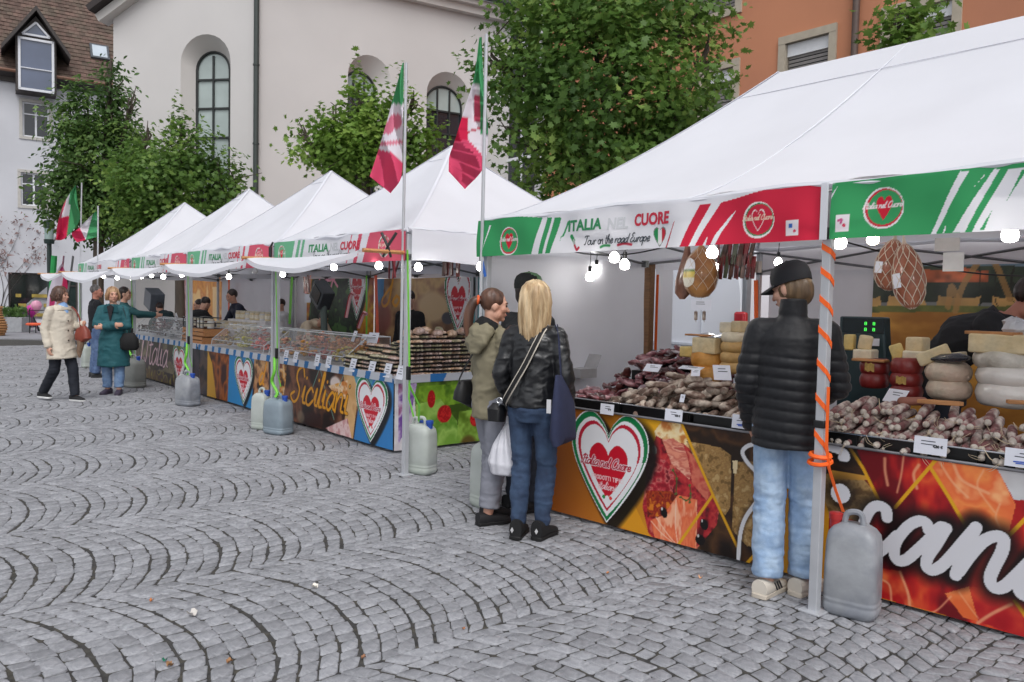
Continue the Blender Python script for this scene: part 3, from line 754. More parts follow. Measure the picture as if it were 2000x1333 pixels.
# glazed dormer: set into the eaves
dd = .9
def hpx(px, py, o): return np.array([*wcoord(WH, px, py, -o)])
q0, q1 = hpx(31, 176, dd), hpx(110, 84, dd); apx = hpx(73, 27, dd); g0, g1 = hpx(37, 173, dd), hpx(106, 88, dd)
dm = MB(); x0, x1, zb_, zt_ = q0[0], q1[0], q0[1], q1[1]; bk = -2.6
cxm = (x0+x1)/2; zap = apx[1]
Vd = [hp(x0, zb_, dd-.06), hp(x1, zb_, dd-.06), hp(x1, zt_, dd-.06), hp(cxm, zap-.1, dd-.06), hp(x0, zt_, dd-.06), hp(x0, zb_, bk), hp(x1, zb_, bk), hp(x1, zt_, bk), hp(cxm, zap-.1, bk), hp(x0, zt_, bk)]
dm.add(Vd, [(0, 1, 2, 3, 4), (0, 5, 6, 1), (1, 6, 7, 2), (0, 4, 9, 5)]); dorm = dm.build('dormer', Mbrn, house, smooth=False)
fr = MB()
for a_, c_ in (((x0+.14, zb_+.1), (x0+.14, zt_)), ((x1-.14, zb_+.1), (x1-.14, zt_)), ((x0+.1, zb_+.1), (x1-.1, zb_+.1)), ((x0+.1, zt_-.04), (x1-.1, zt_-.04))): wbar(fr, WH, a_, c_, .1, .1, -dd)
for a_, c_ in (((x0+.26, zt_+.16), (x1-.26, zt_+.16)), ((x0+.26, zt_+.16), (cxm, zap-.42)), ((x1-.26, zt_+.16), (cxm, zap-.42))): wbar(fr, WH, a_, c_, .08, .1, -dd)
wbar(fr, WH, (x0+.1, zb_+(zt_-zb_)*.44), (x1-.1, zb_+(zt_-zb_)*.44), .04, .08, -dd)
fr.build('window_frame', Mfrm, dorm, smooth=False)
Mblue = pm('sky_reflecting_glass', (78, 88, 112), .06, .3, .5, spec=.9)
for poly_ in ([(x0+.14, zb_+.1), (x1-.14, zb_+.1), (x1-.14, zb_+(zt_-zb_)*.43), (x0+.14, zb_+(zt_-zb_)*.43)], [(x0+.14, zb_+(zt_-zb_)*.45), (x1-.14, zb_+(zt_-zb_)*.45), (x1-.14, zt_-.05), (x0+.14, zt_-.05)], [(x0+.28, zt_+.18), (x1-.28, zt_+.18), (cxm, zap-.44)]):
    rawmesh('pane', [hp(x, z, dd-.02) for x, z in poly_], [tuple(range(len(poly_)))], Mblue, dorm, smooth=False)
dr = MB(); ox = .55
for sgn in (-1, 1):
    ed = cxm+sgn*((x1-x0)/2+ox); sl = (zap-zt_)/((x1-x0)/2)
    V = [hp(cxm, zap+.05, dd+.35), hp(ed, zap+.05-sl*abs(ed-cxm), dd+.35), hp(ed, zap+.05-sl*abs(ed-cxm), bk), hp(cxm, zap+.05, bk)]
    V2 = [v+np.array([0, 0, .22]) for v in V]
    dr.add(V+V2, [(0, 1, 2, 3), (7, 6, 5, 4), (0, 4, 5, 1), (1, 5, 6, 2)])
dr.build('roof', Mbrn, dorm, smooth=False)
# skylight on the tiles
s0 = hpx(196, 101, -.6); sk_ = MB(); up = (s0[1]-zr)/sn
def onroof(x, u_, h_): return hp(x, zr+u_*sn+h_*cs, ov-u_*cs+h_*sn)
V = [onroof(s0[0]+a*.42, up+b*.55, h_) for h_ in (0, .14) for a, b in ((-1, -1), (1, -1), (1, 1), (-1, 1))]
sk_.add(V, [(4, 5, 6, 7), (0, 1, 5, 4), (1, 2, 6, 5), (2, 3, 7, 6), (3, 0, 4, 7)]); sko = sk_.build('skylight', pm('grey_flashing', (88, 92, 98), .4, .1, metal=.4), house, smooth=False)
rawmesh('pane', [onroof(s0[0]+a*.32, up+b*.44, .146) for a, b in ((-1, -1), (1, -1), (1, 1), (-1, 1))], [(0, 1, 2, 3)], pm('pale_sky_glass', (186, 196, 206), .08, .1, 1, spec=.8), sko, smooth=False)
# bare creeper on the wall
cr = MB(); lf = MB()
for k in range(26):
    x, z = hc(rng.uniform(-60, 8), 655)[0], .2
    tx, tz = hc(rng.uniform(-60, 92), rng.uniform(420, 512)); p = [hp(x, z, .03)]
    for i in range(1, 9):
        u_ = i/8; p.append(hp(x+(tx-x)*u_+.25*math.sin(5*u_+k), z+(tz-z)*u_, .03+.01*(i % 2)))
    if k < 7: cr.tube(p, [.02*(1-.8*i/8) for i in range(9)], 5)
    for i in range(26):
        c = Vector(p[rng.integers(7, 9)])+Vector((rng.normal(0, .35), rng.normal(0, .04), rng.normal(0, .22))); a = .04+.05*rng.random()
        q = [c+Vector((rng.normal(0, a), rng.normal(0, a*.3), rng.normal(0, a))) for _ in range(3)]; lf.add(q, [(0, 1, 2)])
cro = thing('creeper', 'withered brown creeper clinging to the white house wall above the shop', 'creeper')
cr.build('stem', Mbrn, cro); lo_ = lf.build('leaves', pm('withered_leaf', (128, 106, 104), .8, .3, 3, island=.3), cro, smooth=False); lo_['kind'] = 'stuff'

# ------------------------------------------------------------------ orange building
Mor = pm('orange_render', (192, 130, 98), .85, .06, .5, bump=.15, bscale=28, tint=(187, 126, 97))
TO = 15.3
WO = wallframe(row(0, TO), -UU)
def oc(px, py, dp=0.0): return wcoord(WO, px, py, dp)
orange = thing('apartment_building', 'orange rendered apartment building with pale framed windows and blinds', 'building')
owin = [(1390, 1434, 132, 330), (1536, 1621, 72, 300), (1740, 1862, 10, 220), (1372, 1442, -112, 38), (1036, 1062, -100, 22)]
oh = []
for (x0, x1, y0, y1) in owin:
    a, b = oc(x0, y0+8), oc(x1, y0)
    wdt = max(b[0]-a[0], 1.0); hgt = 1.9
    zt = .5*(a[1]+b[1]); oh.append([(b[0]-wdt, zt-hgt), (b[0], zt-hgt), (b[0], zt), (b[0]-wdt, zt)])
xo0 = oc(1068, 200)[0]
wall_with_holes('wall', WO, [(xo0, -.03), (16, -.03), (16, 17), (xo0, 17)], [q for q in oh[:4]], Mor, orange)
Mbl = pm('blind_slat', (128, 124, 122), .4, .08); Mblw = pm('white_blind_box', (226, 228, 232), .5, .03)
Msur = pm('pale_stone_frame', (176, 166, 150), .8, .08, 5)
for q in oh[:4]:
    P0, d, n = WO; x0, z0, x1, z1 = q[0][0], q[0][1], q[2][0], q[2][1]
    V, F = strip(WO, q, q, 0, .2); wdw = rawmesh('window', V, F, Msur, orange, smooth=False)
    rawmesh('pane', [P0+d*x+np.array([0, 0, z])-n*.2 for x, z in q], [(0, 1, 2, 3)], Mpane2, wdw, smooth=False)
    s_ = MB(); k = .2
    for a_, c_ in (((x0-k, z0-k/2), (x1+k, z0-k/2)), ((x0-k, z1+k/2), (x1+k, z1+k/2))): wbar(s_, WO, a_, c_, k, .1, -.02)
    for x in (x0-k/2, x1+k/2): wbar(s_, WO, (x, z0), (x, z1), k, .09, -.018)
    s_.build('frame', Msur, wdw, smooth=False)
    bb = MB(); wbar(bb, WO, (x0+.01, z1-.17), (x1-.01, z1-.17), .32, .08, .1); bb.build('blind_box', Mblw, wdw, smooth=False)
    sl = MB(); z = z1-.36
    while z > z0+.1: wbar(sl, WO, (x0+.02, z), (x1-.02, z), .075, .02, .12); z -= .1
    sl.build('blind', Mbl, wdw, smooth=False)
px_ = oc(1676, 40)[0]; dp = MB(); P0, d, n = WO
dp.tube([P0+d*px_+n*.12, P0+d*px_+n*.12+[0, 0, 16]], .085, 10)
for z in (7, 9.2, 11): dp.tube([P0+d*px_+n*.12+[0, 0, z], P0+d*px_+n*.12+[0, 0, z+.06]], .11, 10)
tag(dp.build('downpipe', pm('brown_pipe', (92, 76, 70), .5, .1)), 'dark brown downpipe on the orange wall between two windows', 'downpipe')
# pale corner strip and glazed stair beside the church
cs_ = MB(); cs_.box(row(xo0-.25, TO+.05, 8.5), (.5, .2, 17), RZ); cs_.build('corner_strip', pm('pale_render', (196, 196, 198), .8, .05), orange, smooth=False)
st_ = MB(); st_.box(row(xo0-1.6, TO+.4, 8.5), (2.2, .3, 17), RZ); so_ = st_.build('stair_glazing', Mpane2, orange, smooth=False)
sb_ = MB()
for i in range(8): sb_.box(row(xo0-1.6, TO+.24, 1+2*i), (2.2, .06, .12), RZ)
for a in (-2.6, -1.6): sb_.box(row(xo0+a, TO+.22, 8.5), (.1, .05, 17), RZ)
sb_.build('glazing_bars', Mfrm, so_, smooth=False)
# ------------------------------------------------------------------ trees
Mbark = pm('bark', (78, 70, 62), .9, .3, 6, stretch=(1, 1, .3), bump=.8, bscale=12)
_half = [(0, 1.0), (.16, .5), (.55, .62), (.42, .28), (.98, .2), (.5, -.12), (.55, -.5), (.12, -.42)]
MAPLE = np.array(_half + [(-x, y) for x, y in _half[:0:-1]])
OVAL = np.array([(0, 1), (.38, .35), (.36, -.3), (0, -.8), (-.36, -.3), (-.38, .35)])
def tree(label, px_base, Y, blobs, nleaf, size, mats, tmpl=MAPLE, trunk_r=.12, seed=1, spread=.26, per=13, droop=.2, name='maple_tree', up_twigs=0):
    rg = np.random.default_rng(seed)
    base = D(px_base, 600, Y); base[2] = 0
    root = thing(name, label, 'tree', base)
    sc = Y/FPX; cs = []
    for (cx, cy, rx, ry) in blobs:
        c = D(cx, cy, Y)+np.array([0, rg.uniform(-.25, .25)*rx*sc, 0]) - base; cs.append((c, rx*sc, ry*sc))
    vol = np.array([a*a*b for _, a, b in cs]); vol /= vol.sum()
    ncl = nleaf//per; pts = []; outs = []
    pick = rg.choice(len(cs), ncl, p=vol)
    dv = rg.normal(size=(ncl, 3)); dv /= np.linalg.norm(dv, axis=1)[:, None]
    rad = rg.uniform(.25, 1, ncl)**.45
    lump = .55+.78*vnoise(dv*2.6+pick[:, None]*7.3, 1.0, seed)
    C = np.array([cs[i][0] for i in pick]); A = np.array([(cs[i][1], cs[i][1], cs[i][2]) for i in pick])
    P = C+dv*A*(rad*lump)[:, None]
    cc = np.repeat(P, per, 0); oo = np.repeat(dv, per, 0); n = len(cc)
    pos = cc+rg.normal(0, spread, (n, 3))*np.array([1, 1, .7])
    if up_twigs:
        k = rg.permutation(np.argsort(-P[:, 2]+rg.normal(0, .35, ncl))[:up_twigs*5])[:up_twigs]; q = []
        for i in k:
            h = rg.uniform(.3, .9); m_ = 16
            q.append(P[i]+np.array([0, 0, .1])+np.stack([rg.normal(0, .06, m_), rg.normal(0, .06, m_), np.linspace(0, h, m_)], 1))
        q = np.concatenate(q); pos = np.concatenate([pos, q]); oo = np.concatenate([oo, np.tile([0, 0, .5], (len(q), 1))]); n = len(pos)
    cn = np.repeat(rg.normal(0, .42, (ncl, 3)), per, 0); cn = np.concatenate([cn, np.zeros((n-len(cn), 3))])
    nrm = oo*.5+np.array([0, 0, .75])+cn+rg.normal(0, .3, (n, 3)); nrm /= np.linalg.norm(nrm, axis=1)[:, None]
    tp = oo*.8+np.array([0, 0, -droop])+rg.normal(0, .55, (n, 3)); tp -= nrm*(tp*nrm).sum(1)[:, None]; tp /= np.linalg.norm(tp, axis=1)[:, None]
    sd_ = np.cross(tp, nrm); s_ = (size*rg.uniform(.6, 1.15, n))[:, None, None]
    fold = np.abs(tmpl[:, 0])
    V = pos[:, None]+s_*(sd_[:, None]*tmpl[None, :, :1]+tp[:, None]*tmpl[None, :, 1:2]+nrm[:, None]*(.22*fold-.12*tmpl[:, 1]**2)[None, :, None])
    m_ = len(tmpl); F = np.arange(n*m_).reshape(n, m_)
    cr_ = rawmesh('crown', V.reshape(-1, 3), F, mats, root, smooth=False); cr_['kind'] = 'stuff'
    tb = MB(); lo = min(c[2]-b for c, a, b in cs); mid = np.mean([c for c, a, b in cs], 0)
    fork = np.array([mid[0]*.25, mid[1]*.25, max(1.9, lo+.1)])
    tb.tube([(0, 0, -.05), (.02, 0, fork[2]*.5), fork], [trunk_r*1.25, trunk_r, trunk_r*.85], 10)
    for c, a, b in cs:
        m2 = (fork+c)/2+rg.normal(0, .12, 3); tb.tube([fork, m2, c, c+np.array([0, 0, b*.5])], [trunk_r*.6, trunk_r*.42, trunk_r*.25, .01], 7)
        for q in range(5):
            e = c+rg.normal(0, .55, 3)*np.array([a, a, b]); tb.tube([c*.7+m2*.3, (c+e)/2+rg.normal(0, .06, 3), e], [trunk_r*.25, trunk_r*.15, .008], 5)
    tb.build('trunk', Mbark, root)
    return root
L_mid = leafmat('maple_leaf', (60, 90, 44), (100, 134, 62), (160, 186, 98))
L_dark = leafmat('dark_leaf', (54, 82, 48), (90, 122, 64), (138, 166, 90))
L_light = leafmat('young_leaf', (76, 108, 48), (118, 152, 66), (172, 198, 102))
tree('broad green maple rising behind the near white tent before the orange building', 1225, 14.5,
     [(1180, 190, 190, 165), (1010, 150, 88, 80), (1385, 95, 62, 70), (1150, 15, 190, 80), (1040, 290, 80, 75), (1310, 215, 80, 100), (1130, 330, 110, 70), (960, 110, 42, 45), (1330, 20, 90, 60), (1240, 300, 90, 80)], 14500, .09, L_mid, seed=3, trunk_r=.13, up_twigs=26)
tree('bright green maple standing between the two tall flags and the church wall', 715, 18.0,
     [(700, 295, 70, 66), (655, 280, 46, 52), (745, 240, 44, 50), (808, 195, 22, 34), (815, 275, 36, 34), (700, 195, 20, 34), (608, 300, 26, 34), (780, 320, 46, 36), (590, 270, 10, 34), (650, 225, 9, 26)], 7000, .088, L_light, seed=5, trunk_r=.11, spread=.22, up_twigs=24)
tree('rounded olive green maple left of the arched church window', 350, 20.5,
     [(340, 370, 110, 80), (280, 400, 60, 70), (375, 310, 60, 55), (430, 350, 50, 48), (352, 262, 26, 44), (460, 390, 34, 40), (255, 330, 40, 50), (300, 440, 80, 50)], 8600, .088, L_mid, seed=8, trunk_r=.12, up_twigs=26, spread=.22)
tree('tall dark green tree with drooping boughs between white house and church', 190, 23.5,
     [(185, 330, 85, 110), (150, 400, 60, 80), (170, 230, 60, 70), (215, 190, 30, 75), (130, 260, 40, 50), (240, 280, 40, 60), (215, 420, 80, 60), (110, 370, 30, 45), (258, 210, 10, 40), (216, 130, 9, 30), (290, 270, 10, 40)], 15000, .1, L_dark, OVAL, seed=9, trunk_r=.16, spread=.22, droop=.6, name='dark_tree', up_twigs=26)
tree('sprig of maple showing above the near tent roof before the orange wall', 1775, 13.6,
     [(1745, 45, 34, 30), (1790, 20, 46, 30), (1760, 90, 60, 40), (1800, 200, 120, 90)], 2800, .105, L_mid, seed=12, trunk_r=.1, spread=.2)

# ------------------------------------------------------------------ things standing far at the left
p = D(97, 600, 27.5); lp = thing('street_lamp', 'dark green street lamp with cylindrical glass lantern left of the tall tree', 'street lamp', (p[0], p[1], 0))
zt = D(97, 432, 27.5)[2]; zb = D(97, 468, 27.5)[2]
b = MB(); b.tube([(0, 0, 0), (0, 0, zb)], .075, 10); b.lathe([(.12, 0), (.12, .5), (.08, .55)], 12); b.build('post', pm('dark_green_paint', (34, 50, 48), .4, .1), lp)
b = MB(); b.lathe([(.15, zb-.15), (.17, zb), (.1, zb)], 14); b.lathe([(.17, zt-.25), (.17, zt), (.02, zt+.05)], 14); b.build('cap', pm('dark_green_paint', (34, 50, 48)), lp)
b = MB(); b.lathe([(.14, zb), (.15, zt-.25)], 14); b.build('lantern_glass', pm('frosted_glass', (150, 170, 168), .2, .1, 3), lp)
# beach flag: curved banner on a pole
Yb = 24.5; p = D(112, 640, Yb); bf = thing('beach_flag', 'tall narrow white and pink feather banner beside the leftmost tent', 'banner', (p[0], p[1], 0))
cv = []
for px, py in ((102, 640), (112, 590), (120, 540), (125, 500)): q = D(px, py, Yb); cv.append(q-np.array([p[0], p[1], 0]))
b = MB(); b.tube([c+np.array([.28, 0, 0]) for c in cv], .03, 6); b.build('pole', M_grey, bf)
sp = spline(cv, 10); nn_ = len(sp)
P_ = np.array([[q+np.array([-.35*math.sin(math.pi*min(1, .15+i/nn_))+u*(.62*math.sin(math.pi*min(1, .15+i/nn_))), .05*math.sin(6*u+i*.2), 0]) for u in np.linspace(0, 1, 16)] for i, q in enumerate(sp)])
cl_ = np.zeros(P_.shape); cl_[:] = (216, 206, 220); cl_[:, 10:] = (196, 44, 92); cl_[6:14, 3:8] = (190, 60, 110); cl_[22:25, 4:9] = (190, 70, 120)
gridmesh('banner', P_, M_clothprint, bf, lin(cl_))
# green parasol pole leaning beside it
b = MB(); b.tube([D(98, 655, 25.5), D(102, 560, 25.5), D(106, 500, 25.5)], .09, 8); tag(b.build('folded_parasol', pm('green_cloth', (40, 150, 80), .7, .2, 5)), 'folded bright green parasol leaning beside the feather banner', 'parasol')
# A-board, balloons, planter, plant, stool, wicker thing
Yw = 33.0
p = D(47, 640, Yw); p[2] = 0; ab = thing('a_board', 'dark folding sandwich board standing open before the shop window', 'sandwich board', p)
hA = D(47, 604, Yw)[2]
for sx in (-1, 1):
    b = MB(); wA = .42
    for y in (-.35, .35): b.tube([(sx*wA, y, 0), (0.02*sx, y, hA)], .045, 6)
    b.tube([(sx*.05, -.35, hA-.05), (sx*.05, .35, hA-.05)], .04, 6); b.build('leg_frame', M_black, ab)
    b = MB(); b.add([(sx*wA*.85, -.32, .15), (sx*wA*.85, .32, .15), (sx*.06, .32, hA-.05), (sx*.06, -.32, hA-.05)], [(0, 1, 2, 3)]); b.build('panel', pm('slate_panel', (58, 58, 64), .5, .2), ab, smooth=False)
for px, py, c_, lab in ((62, 607, (214, 60, 170), 'magenta balloon floating by the sandwich board'), (71, 599, (232, 168, 196), 'pale pink balloon floating above the magenta one')):
    q = D(px, py, Yw-.3); b = MB(); b.lathe([(.005, -.3), (.03, -.27), (.12, -.18), (.2, -.02), (.21, .08), (.15, .2), (.03, .25)], 16); b.tube([(0, 0, -.3), (.02, 0, -.6), (-.02, .02, -1.0)], .006, 4)
    tag(b.build('balloon', pm('balloon_%d' % px, c_, .25, .05, trans=.2), loc=q), lab, 'balloon', 'balloons by the shop')
p = D(15, 652, 32); p[2] = 0; pl_ = thing('planter', 'grey box planter with low green plants at the shop corner', 'planter', p)
b = MB(); b.box((0, 0, .3), (1.5, .6, .6)); b.build('box', pm('grey_planter', (150, 152, 156), .7, .1), pl_, bevel=.02)
b = MB(); rg_ = np.random.default_rng(4)
for i in range(400):
    c = np.array([rg_.uniform(-.7, .7), rg_.uniform(-.3, .3), .62+.35*rg_.random()]); b.add([c+rg_.normal(0, .07, 3) for _ in range(3)], [(0, 1, 2)])
o = b.build('leaves', L_dark, pl_, smooth=False); o['kind'] = 'stuff'
p = D(70, 650, 31.5); p[2] = 0; sl_ = thing('stool', 'low orange seated stool with thin dark frame on the pavement', 'stool', p)
b = MB(); b.lathe([(.02, .3), (.34, .31), (.36, .36), (.3, .4), (.02, .41)], 18); b.build('seat', pm('orange_plastic', (226, 96, 60), .5), sl_)
b = MB(); b.tube([(-.25, 0, 0), (-.3, .1, .9), (-.28, .12, 1.0)], .018, 5); b.tube([(.25, 0, 0), (.3, .1, .9)], .018, 5); b.tube([(.3, .1, .9), (-.3, .1, .9)], .018, 5)
for a in range(3): b.tube([(.25*math.cos(a*2.1), .25*math.sin(a*2.1), 0), (.2*math.cos(a*2.1), .2*math.sin(a*2.1), .3)], .02, 5)
b.build('frame', M_black, sl_)
p = D(-14, 655, 29); p[2] = 0
wk = thing('wicker_basket', 'brown wicker display basket cut by the left picture edge', 'basket', p)
b = MB()
for i in range(12): b.lathe([(.36+.08*math.sin(i*.5), i*.09), (.4+.08*math.sin(i*.5), i*.09+.045), (.36+.08*math.sin(i*.5), i*.09+.088)], 18, cap=False)
b.build('body', pm('wicker', (168, 122, 78), .8, .3, 20), wk)
b = MB(); b.tube([(.2, 0, .4), (.24, 0, 1.0), (.1, 0, 1.5), (-.2, 0, 1.6)], .05, 8); b.build('handle', M_wood, wk)

# ------------------------------------------------------------------ white van behind the stalls
Mvan = pm('van_white_paint', (222, 226, 234), .3, .02, 1, coat=.4)
van = rthing('van', 'white panel van parked behind the near tent, red tail light showing', 'van', -3.3, 4.2)
def van_sec(x, w_, top, bot, nose=0): return x
b = MB()
prof = [(0, .35), (0, 1.2), (.02, 1.75), (.1, 2.25), (.3, 2.42), (3.6, 2.46), (4.0, 2.3), (4.5, 1.55), (5.2, 1.25), (5.45, 1.0), (5.5, .4)]
def vside(y, ins):   # side outline, x runs left (-s)
    return [(-x, y, z) for x, z in prof]
ys = [(0.0, 1.0), (.06, 1.0)]
V = []; n_ = len(prof)
for y, k in ((.06, .985), (0, .95), (0, .95), (.06, .985)): pass
lay = [(.0, 0.0, .0), (.0, 1.0, .0)]
def outline(y, d): return [(-(x+(d if i < 5 else (-d if i > 5 else 0))), y, z-(d if 3 < i < 7 else 0)) for i, (x, z) in enumerate(prof)]
for y, d in ((.02, .05), (0, .0), (2.0, 0), (1.98, .05)): pass
secs_ = [outline(.0, .06), outline(-.0+.05, .0), outline(1.95, .0), outline(2.0, .06)]
for s_ in secs_: V += s_
F = [tuple(range(n_))]+[(i*n_+k, i*n_+(k+1) % n_, (i+1)*n_+(k+1) % n_, (i+1)*n_+k) for i in range(3) for k in range(n_)]+[tuple(reversed(range(3*n_, 4*n_)))]
b.add(V, F); b.build('body', Mvan, van, angle=30)
b = MB()
for z, h_ in ((1.13, .03), (.78, .05)): b.box((-2.4, -.012, z), (3.4, .03, h_))
b.box((-.62, -.004, 1.35), (.012, .02, 1.7)); b.box((-2.2, -.004, 1.35), (.012, .02, 1.7)); b.build('side_moulding', pm('van_crease', (196, 202, 212), .4), van, smooth=False)
b = MB(); b.box((-.07, .02, 1.3), (.16, .09, .5)); b.build('tail_light', pm('red_lens', (178, 18, 34), .15, .2, 6, coat=.6), van, bevel=.03)
b = MB(); b.box((-.03, .06, 1.7), (.06, .1, 1.1)); b.build('rear_pillar', pm('grey_trim', (120, 124, 130), .4), van, bevel=.01)
for x in (-.95, -4.6):
    for y in (.12, 1.88):
        b = MB(); b.lathe([(.2, -.1), (.33, -.1), (.35, -.06), (.35, .06), (.33, .1), (.2, .1)], 24, (x, y, .35), Matrix.Rotation(R(90), 3, 'X')); wh = b.build('wheel', pm('tyre', (28, 28, 30), .8), van)
        b = MB(); b.lathe([(.02, -.07), (.2, -.06), (.2, .06), (.02, .07)], 18, (x, y, .35), Matrix.Rotation(R(90), 3, 'X')); b.build('rim', M_alu, wh)
b = MB(); b.add([(-4.05, -.008, 2.2), (-3.7, -.008, 2.25), (-3.7, -.008, 1.5), (-4.48, -.008, 1.5)], [(0, 1, 2, 3)]); b.build('window', Mpane2, van, smooth=False)
b = MB(); b.box((-2.0, -.01, 1.55), (.02, .01, .02)); 
# ------------------------------------------------------------------ tents
def lerp(a, b, t): return np.asarray(a)*(1-t)+np.asarray(b)*t
def roof_mesh(s0, s1, dep, rs, tr, ze_, zr_, pw=1.24, seed=0, nu=36, nv=18):
    c = (s0+s1)/2; ov = .02
    E_ = [(s0-ov-c, -ov, ze_), (s1+ov-c, -ov, ze_), (s1+ov-c, dep+ov, ze_), (s0-ov-c, dep+ov, ze_)]
    Rg = [(rs[0]-c, tr, zr_), (rs[1]-c, tr, zr_)]
    faces = [(E_[0], E_[1], Rg[0], Rg[1]), (E_[1], E_[2], Rg[1], Rg[1]), (E_[2], E_[3], Rg[1], Rg[0]), (E_[3], E_[0], Rg[0], Rg[0])]
    mb = MB()
    for k, (a, b, ra, rb_) in enumerate(faces):
        L = np.linalg.norm(np.subtract(b, a))
        def fn(u, v, a=a, b=b, ra=ra, rb_=rb_):
            e = lerp(a, b, u); r = lerp(ra, rb_, u); p = lerp(e, r, v); z = ze_+(zr_-ze_)*v**pw
            q = np.array([[p[0]*1.0, p[1]*1.0, 0]])
            wr = (fbm(q*np.array([1, 1, 1]), 1.6, seed, 3)[0]-.5)*.07*math.sin(math.pi*u)*math.sin(math.pi*min(1, v*1.05))+.016*math.sin(u*L*3+v*9+seed)*max(0, v-.55)*(1-v)*4
            wr += .014*math.sin(u*L*9+4*vnoise(q, 1.1, seed+3)[0]*3)*math.exp(-v*7)*math.sin(math.pi*u)
            sag = -.035*math.sin(math.pi*u)*math.sin(math.pi*v)
            return (p[0], p[1], z+wr+sag)
        mb.grid(fn, nu, nv)
    return mb
def emblem(cv, c, r, on):   # round badge: broken ring with a small heart
    x, z = cv.X-c[0], cv.Z-c[1]; d = np.hypot(x/1.0, z); a = np.arctan2(z, x)
    wd = .14*(1-.75*np.clip(np.cos(a-.5), 0, 1))
    ring = np.abs(d/r-.93) < wd*.7; cv.fill(ring, (236, 232, 234) if on == 'g' else (60, 140, 90)); cv.fill(np.abs(d/r-(.88 if on == 'g' else .97)) < wd*.42, (205, 52, 70) if on == 'g' else (240, 236, 236))
    k = np.hypot(x/(r*.56*.8), (z)/(r*.56)); aa = np.arctan2(z/(r*.56), x/(r*.56*.8)) % (2*math.pi); q = k/np.interp(aa, _ht, HR)
    if on == 'g': cv.fill(q < 1, (214, 40, 62))
    else: cv.fill(np.abs(q-1) < .06, (245, 225, 228))
    st, L = script('Italia nel Cuore', 0, 0, r*.15, .3)
    for p_ in st: cv.stroke(p_+np.array([c[0]-L*.55, c[1]]), r*.05, (238, 226, 228) if on == 'g' else (236, 214, 190), px=False, smooth=False)
RED, GRN, WHT = (208, 44, 70), (62, 160, 100), (236, 236, 242)
def stripes_generic(cv):
    RED, GRN = (222, 96, 118), (116, 188, 146)
    w_, h_ = cv.w, cv.h; cv.C[:] = WHT
    def sl(x, a, b, c_): cv.poly([(x+.06, h_+.01), (x+.06+a, h_+.01), (x+b-.06, -.01), (x-.06, -.01)], c_, px=False)
    cv.poly([(-.01, -.01), (.46, -.01), (.58, h_+.01), (-.01, h_+.01)], GRN, px=False)
    for x, a in ((.6, .07), (.72, .06)): sl(x, a, a, GRN)
    cv.poly([(w_-.62, h_+.01), (w_+.01, h_+.01), (w_+.01, -.01), (w_-.78, -.01)], RED, px=False)
    for x, a in ((w_-.9, .07), (w_-1.05, .02)): sl(x, a, a, RED)
    emblem(cv, (.24, h_*.5), .1, 'g'); emblem(cv, (w_-.34, h_*.5), .1, 'r')
def font_text(txt, size, bold=0.0):
    cu = bpy.data.curves.new('t', 'FONT'); cu.body = txt; cu.size = size; cu.offset = bold; cu.resolution_u = 3
    ob = bpy.data.objects.new('t', cu); COL.objects.link(ob)
    dg = bpy.context.evaluated_depsgraph_get(); me = bpy.data.meshes.new_from_object(ob.evaluated_get(dg))
    V = np.array([v.co[:2] for v in me.vertices]); F = [tuple(p.vertices) for p in me.polygons]
    bpy.data.objects.remove(ob); bpy.data.meshes.remove(me); bpy.data.curves.remove(cu); return V, F
def text_on(cv, txt, size, x, z, mat, name, parent, wave, inv, bold=0.0, shear=0.0, sx=1.0, off=.003, rise=0.0):
    V, F = font_text(txt, size, bold); X = x+(V[:, 0]+shear*V[:, 1])*sx; Z = z+V[:, 1]+V[:, 0]*rise
    P = cv.O+X[:, None]*cv.ex+Z[:, None]*np.array([0, 0, 1.0])+cv.n*((wave(X, Z) if wave else 0*X)+off)[:, None]
    P = np.concatenate([P, np.ones((len(P), 1))], 1) @ np.array(inv).T
    return rawmesh(name, P[:, :3], F, mat, parent, smooth=False)
def leg(mb, s, t, z, c):
    mb.box((s-c, t, z/2), (.048, .048, z)); mb.box((s-c, t, .006), (.12, .12, .012))
def scissor(mb, a, b, z0=1.99, z1=2.2, n=2):
    a, b = np.array(a, float), np.array(b, float)
    for i in range(n):
        p, q = lerp(a, b, i/n), lerp(a, b, (i+1)/n)
        for za, zb_ in ((z0, z1), (z1, z0)): mb.tube([(p[0], p[1], za), (q[0], q[1], zb_)], .016, 4, flat=(.022, .012))
        for w__ in (p, q):
            mb.box((w__[0], w__[1], z0), (.05, .05, .06))
ZE = 2.25
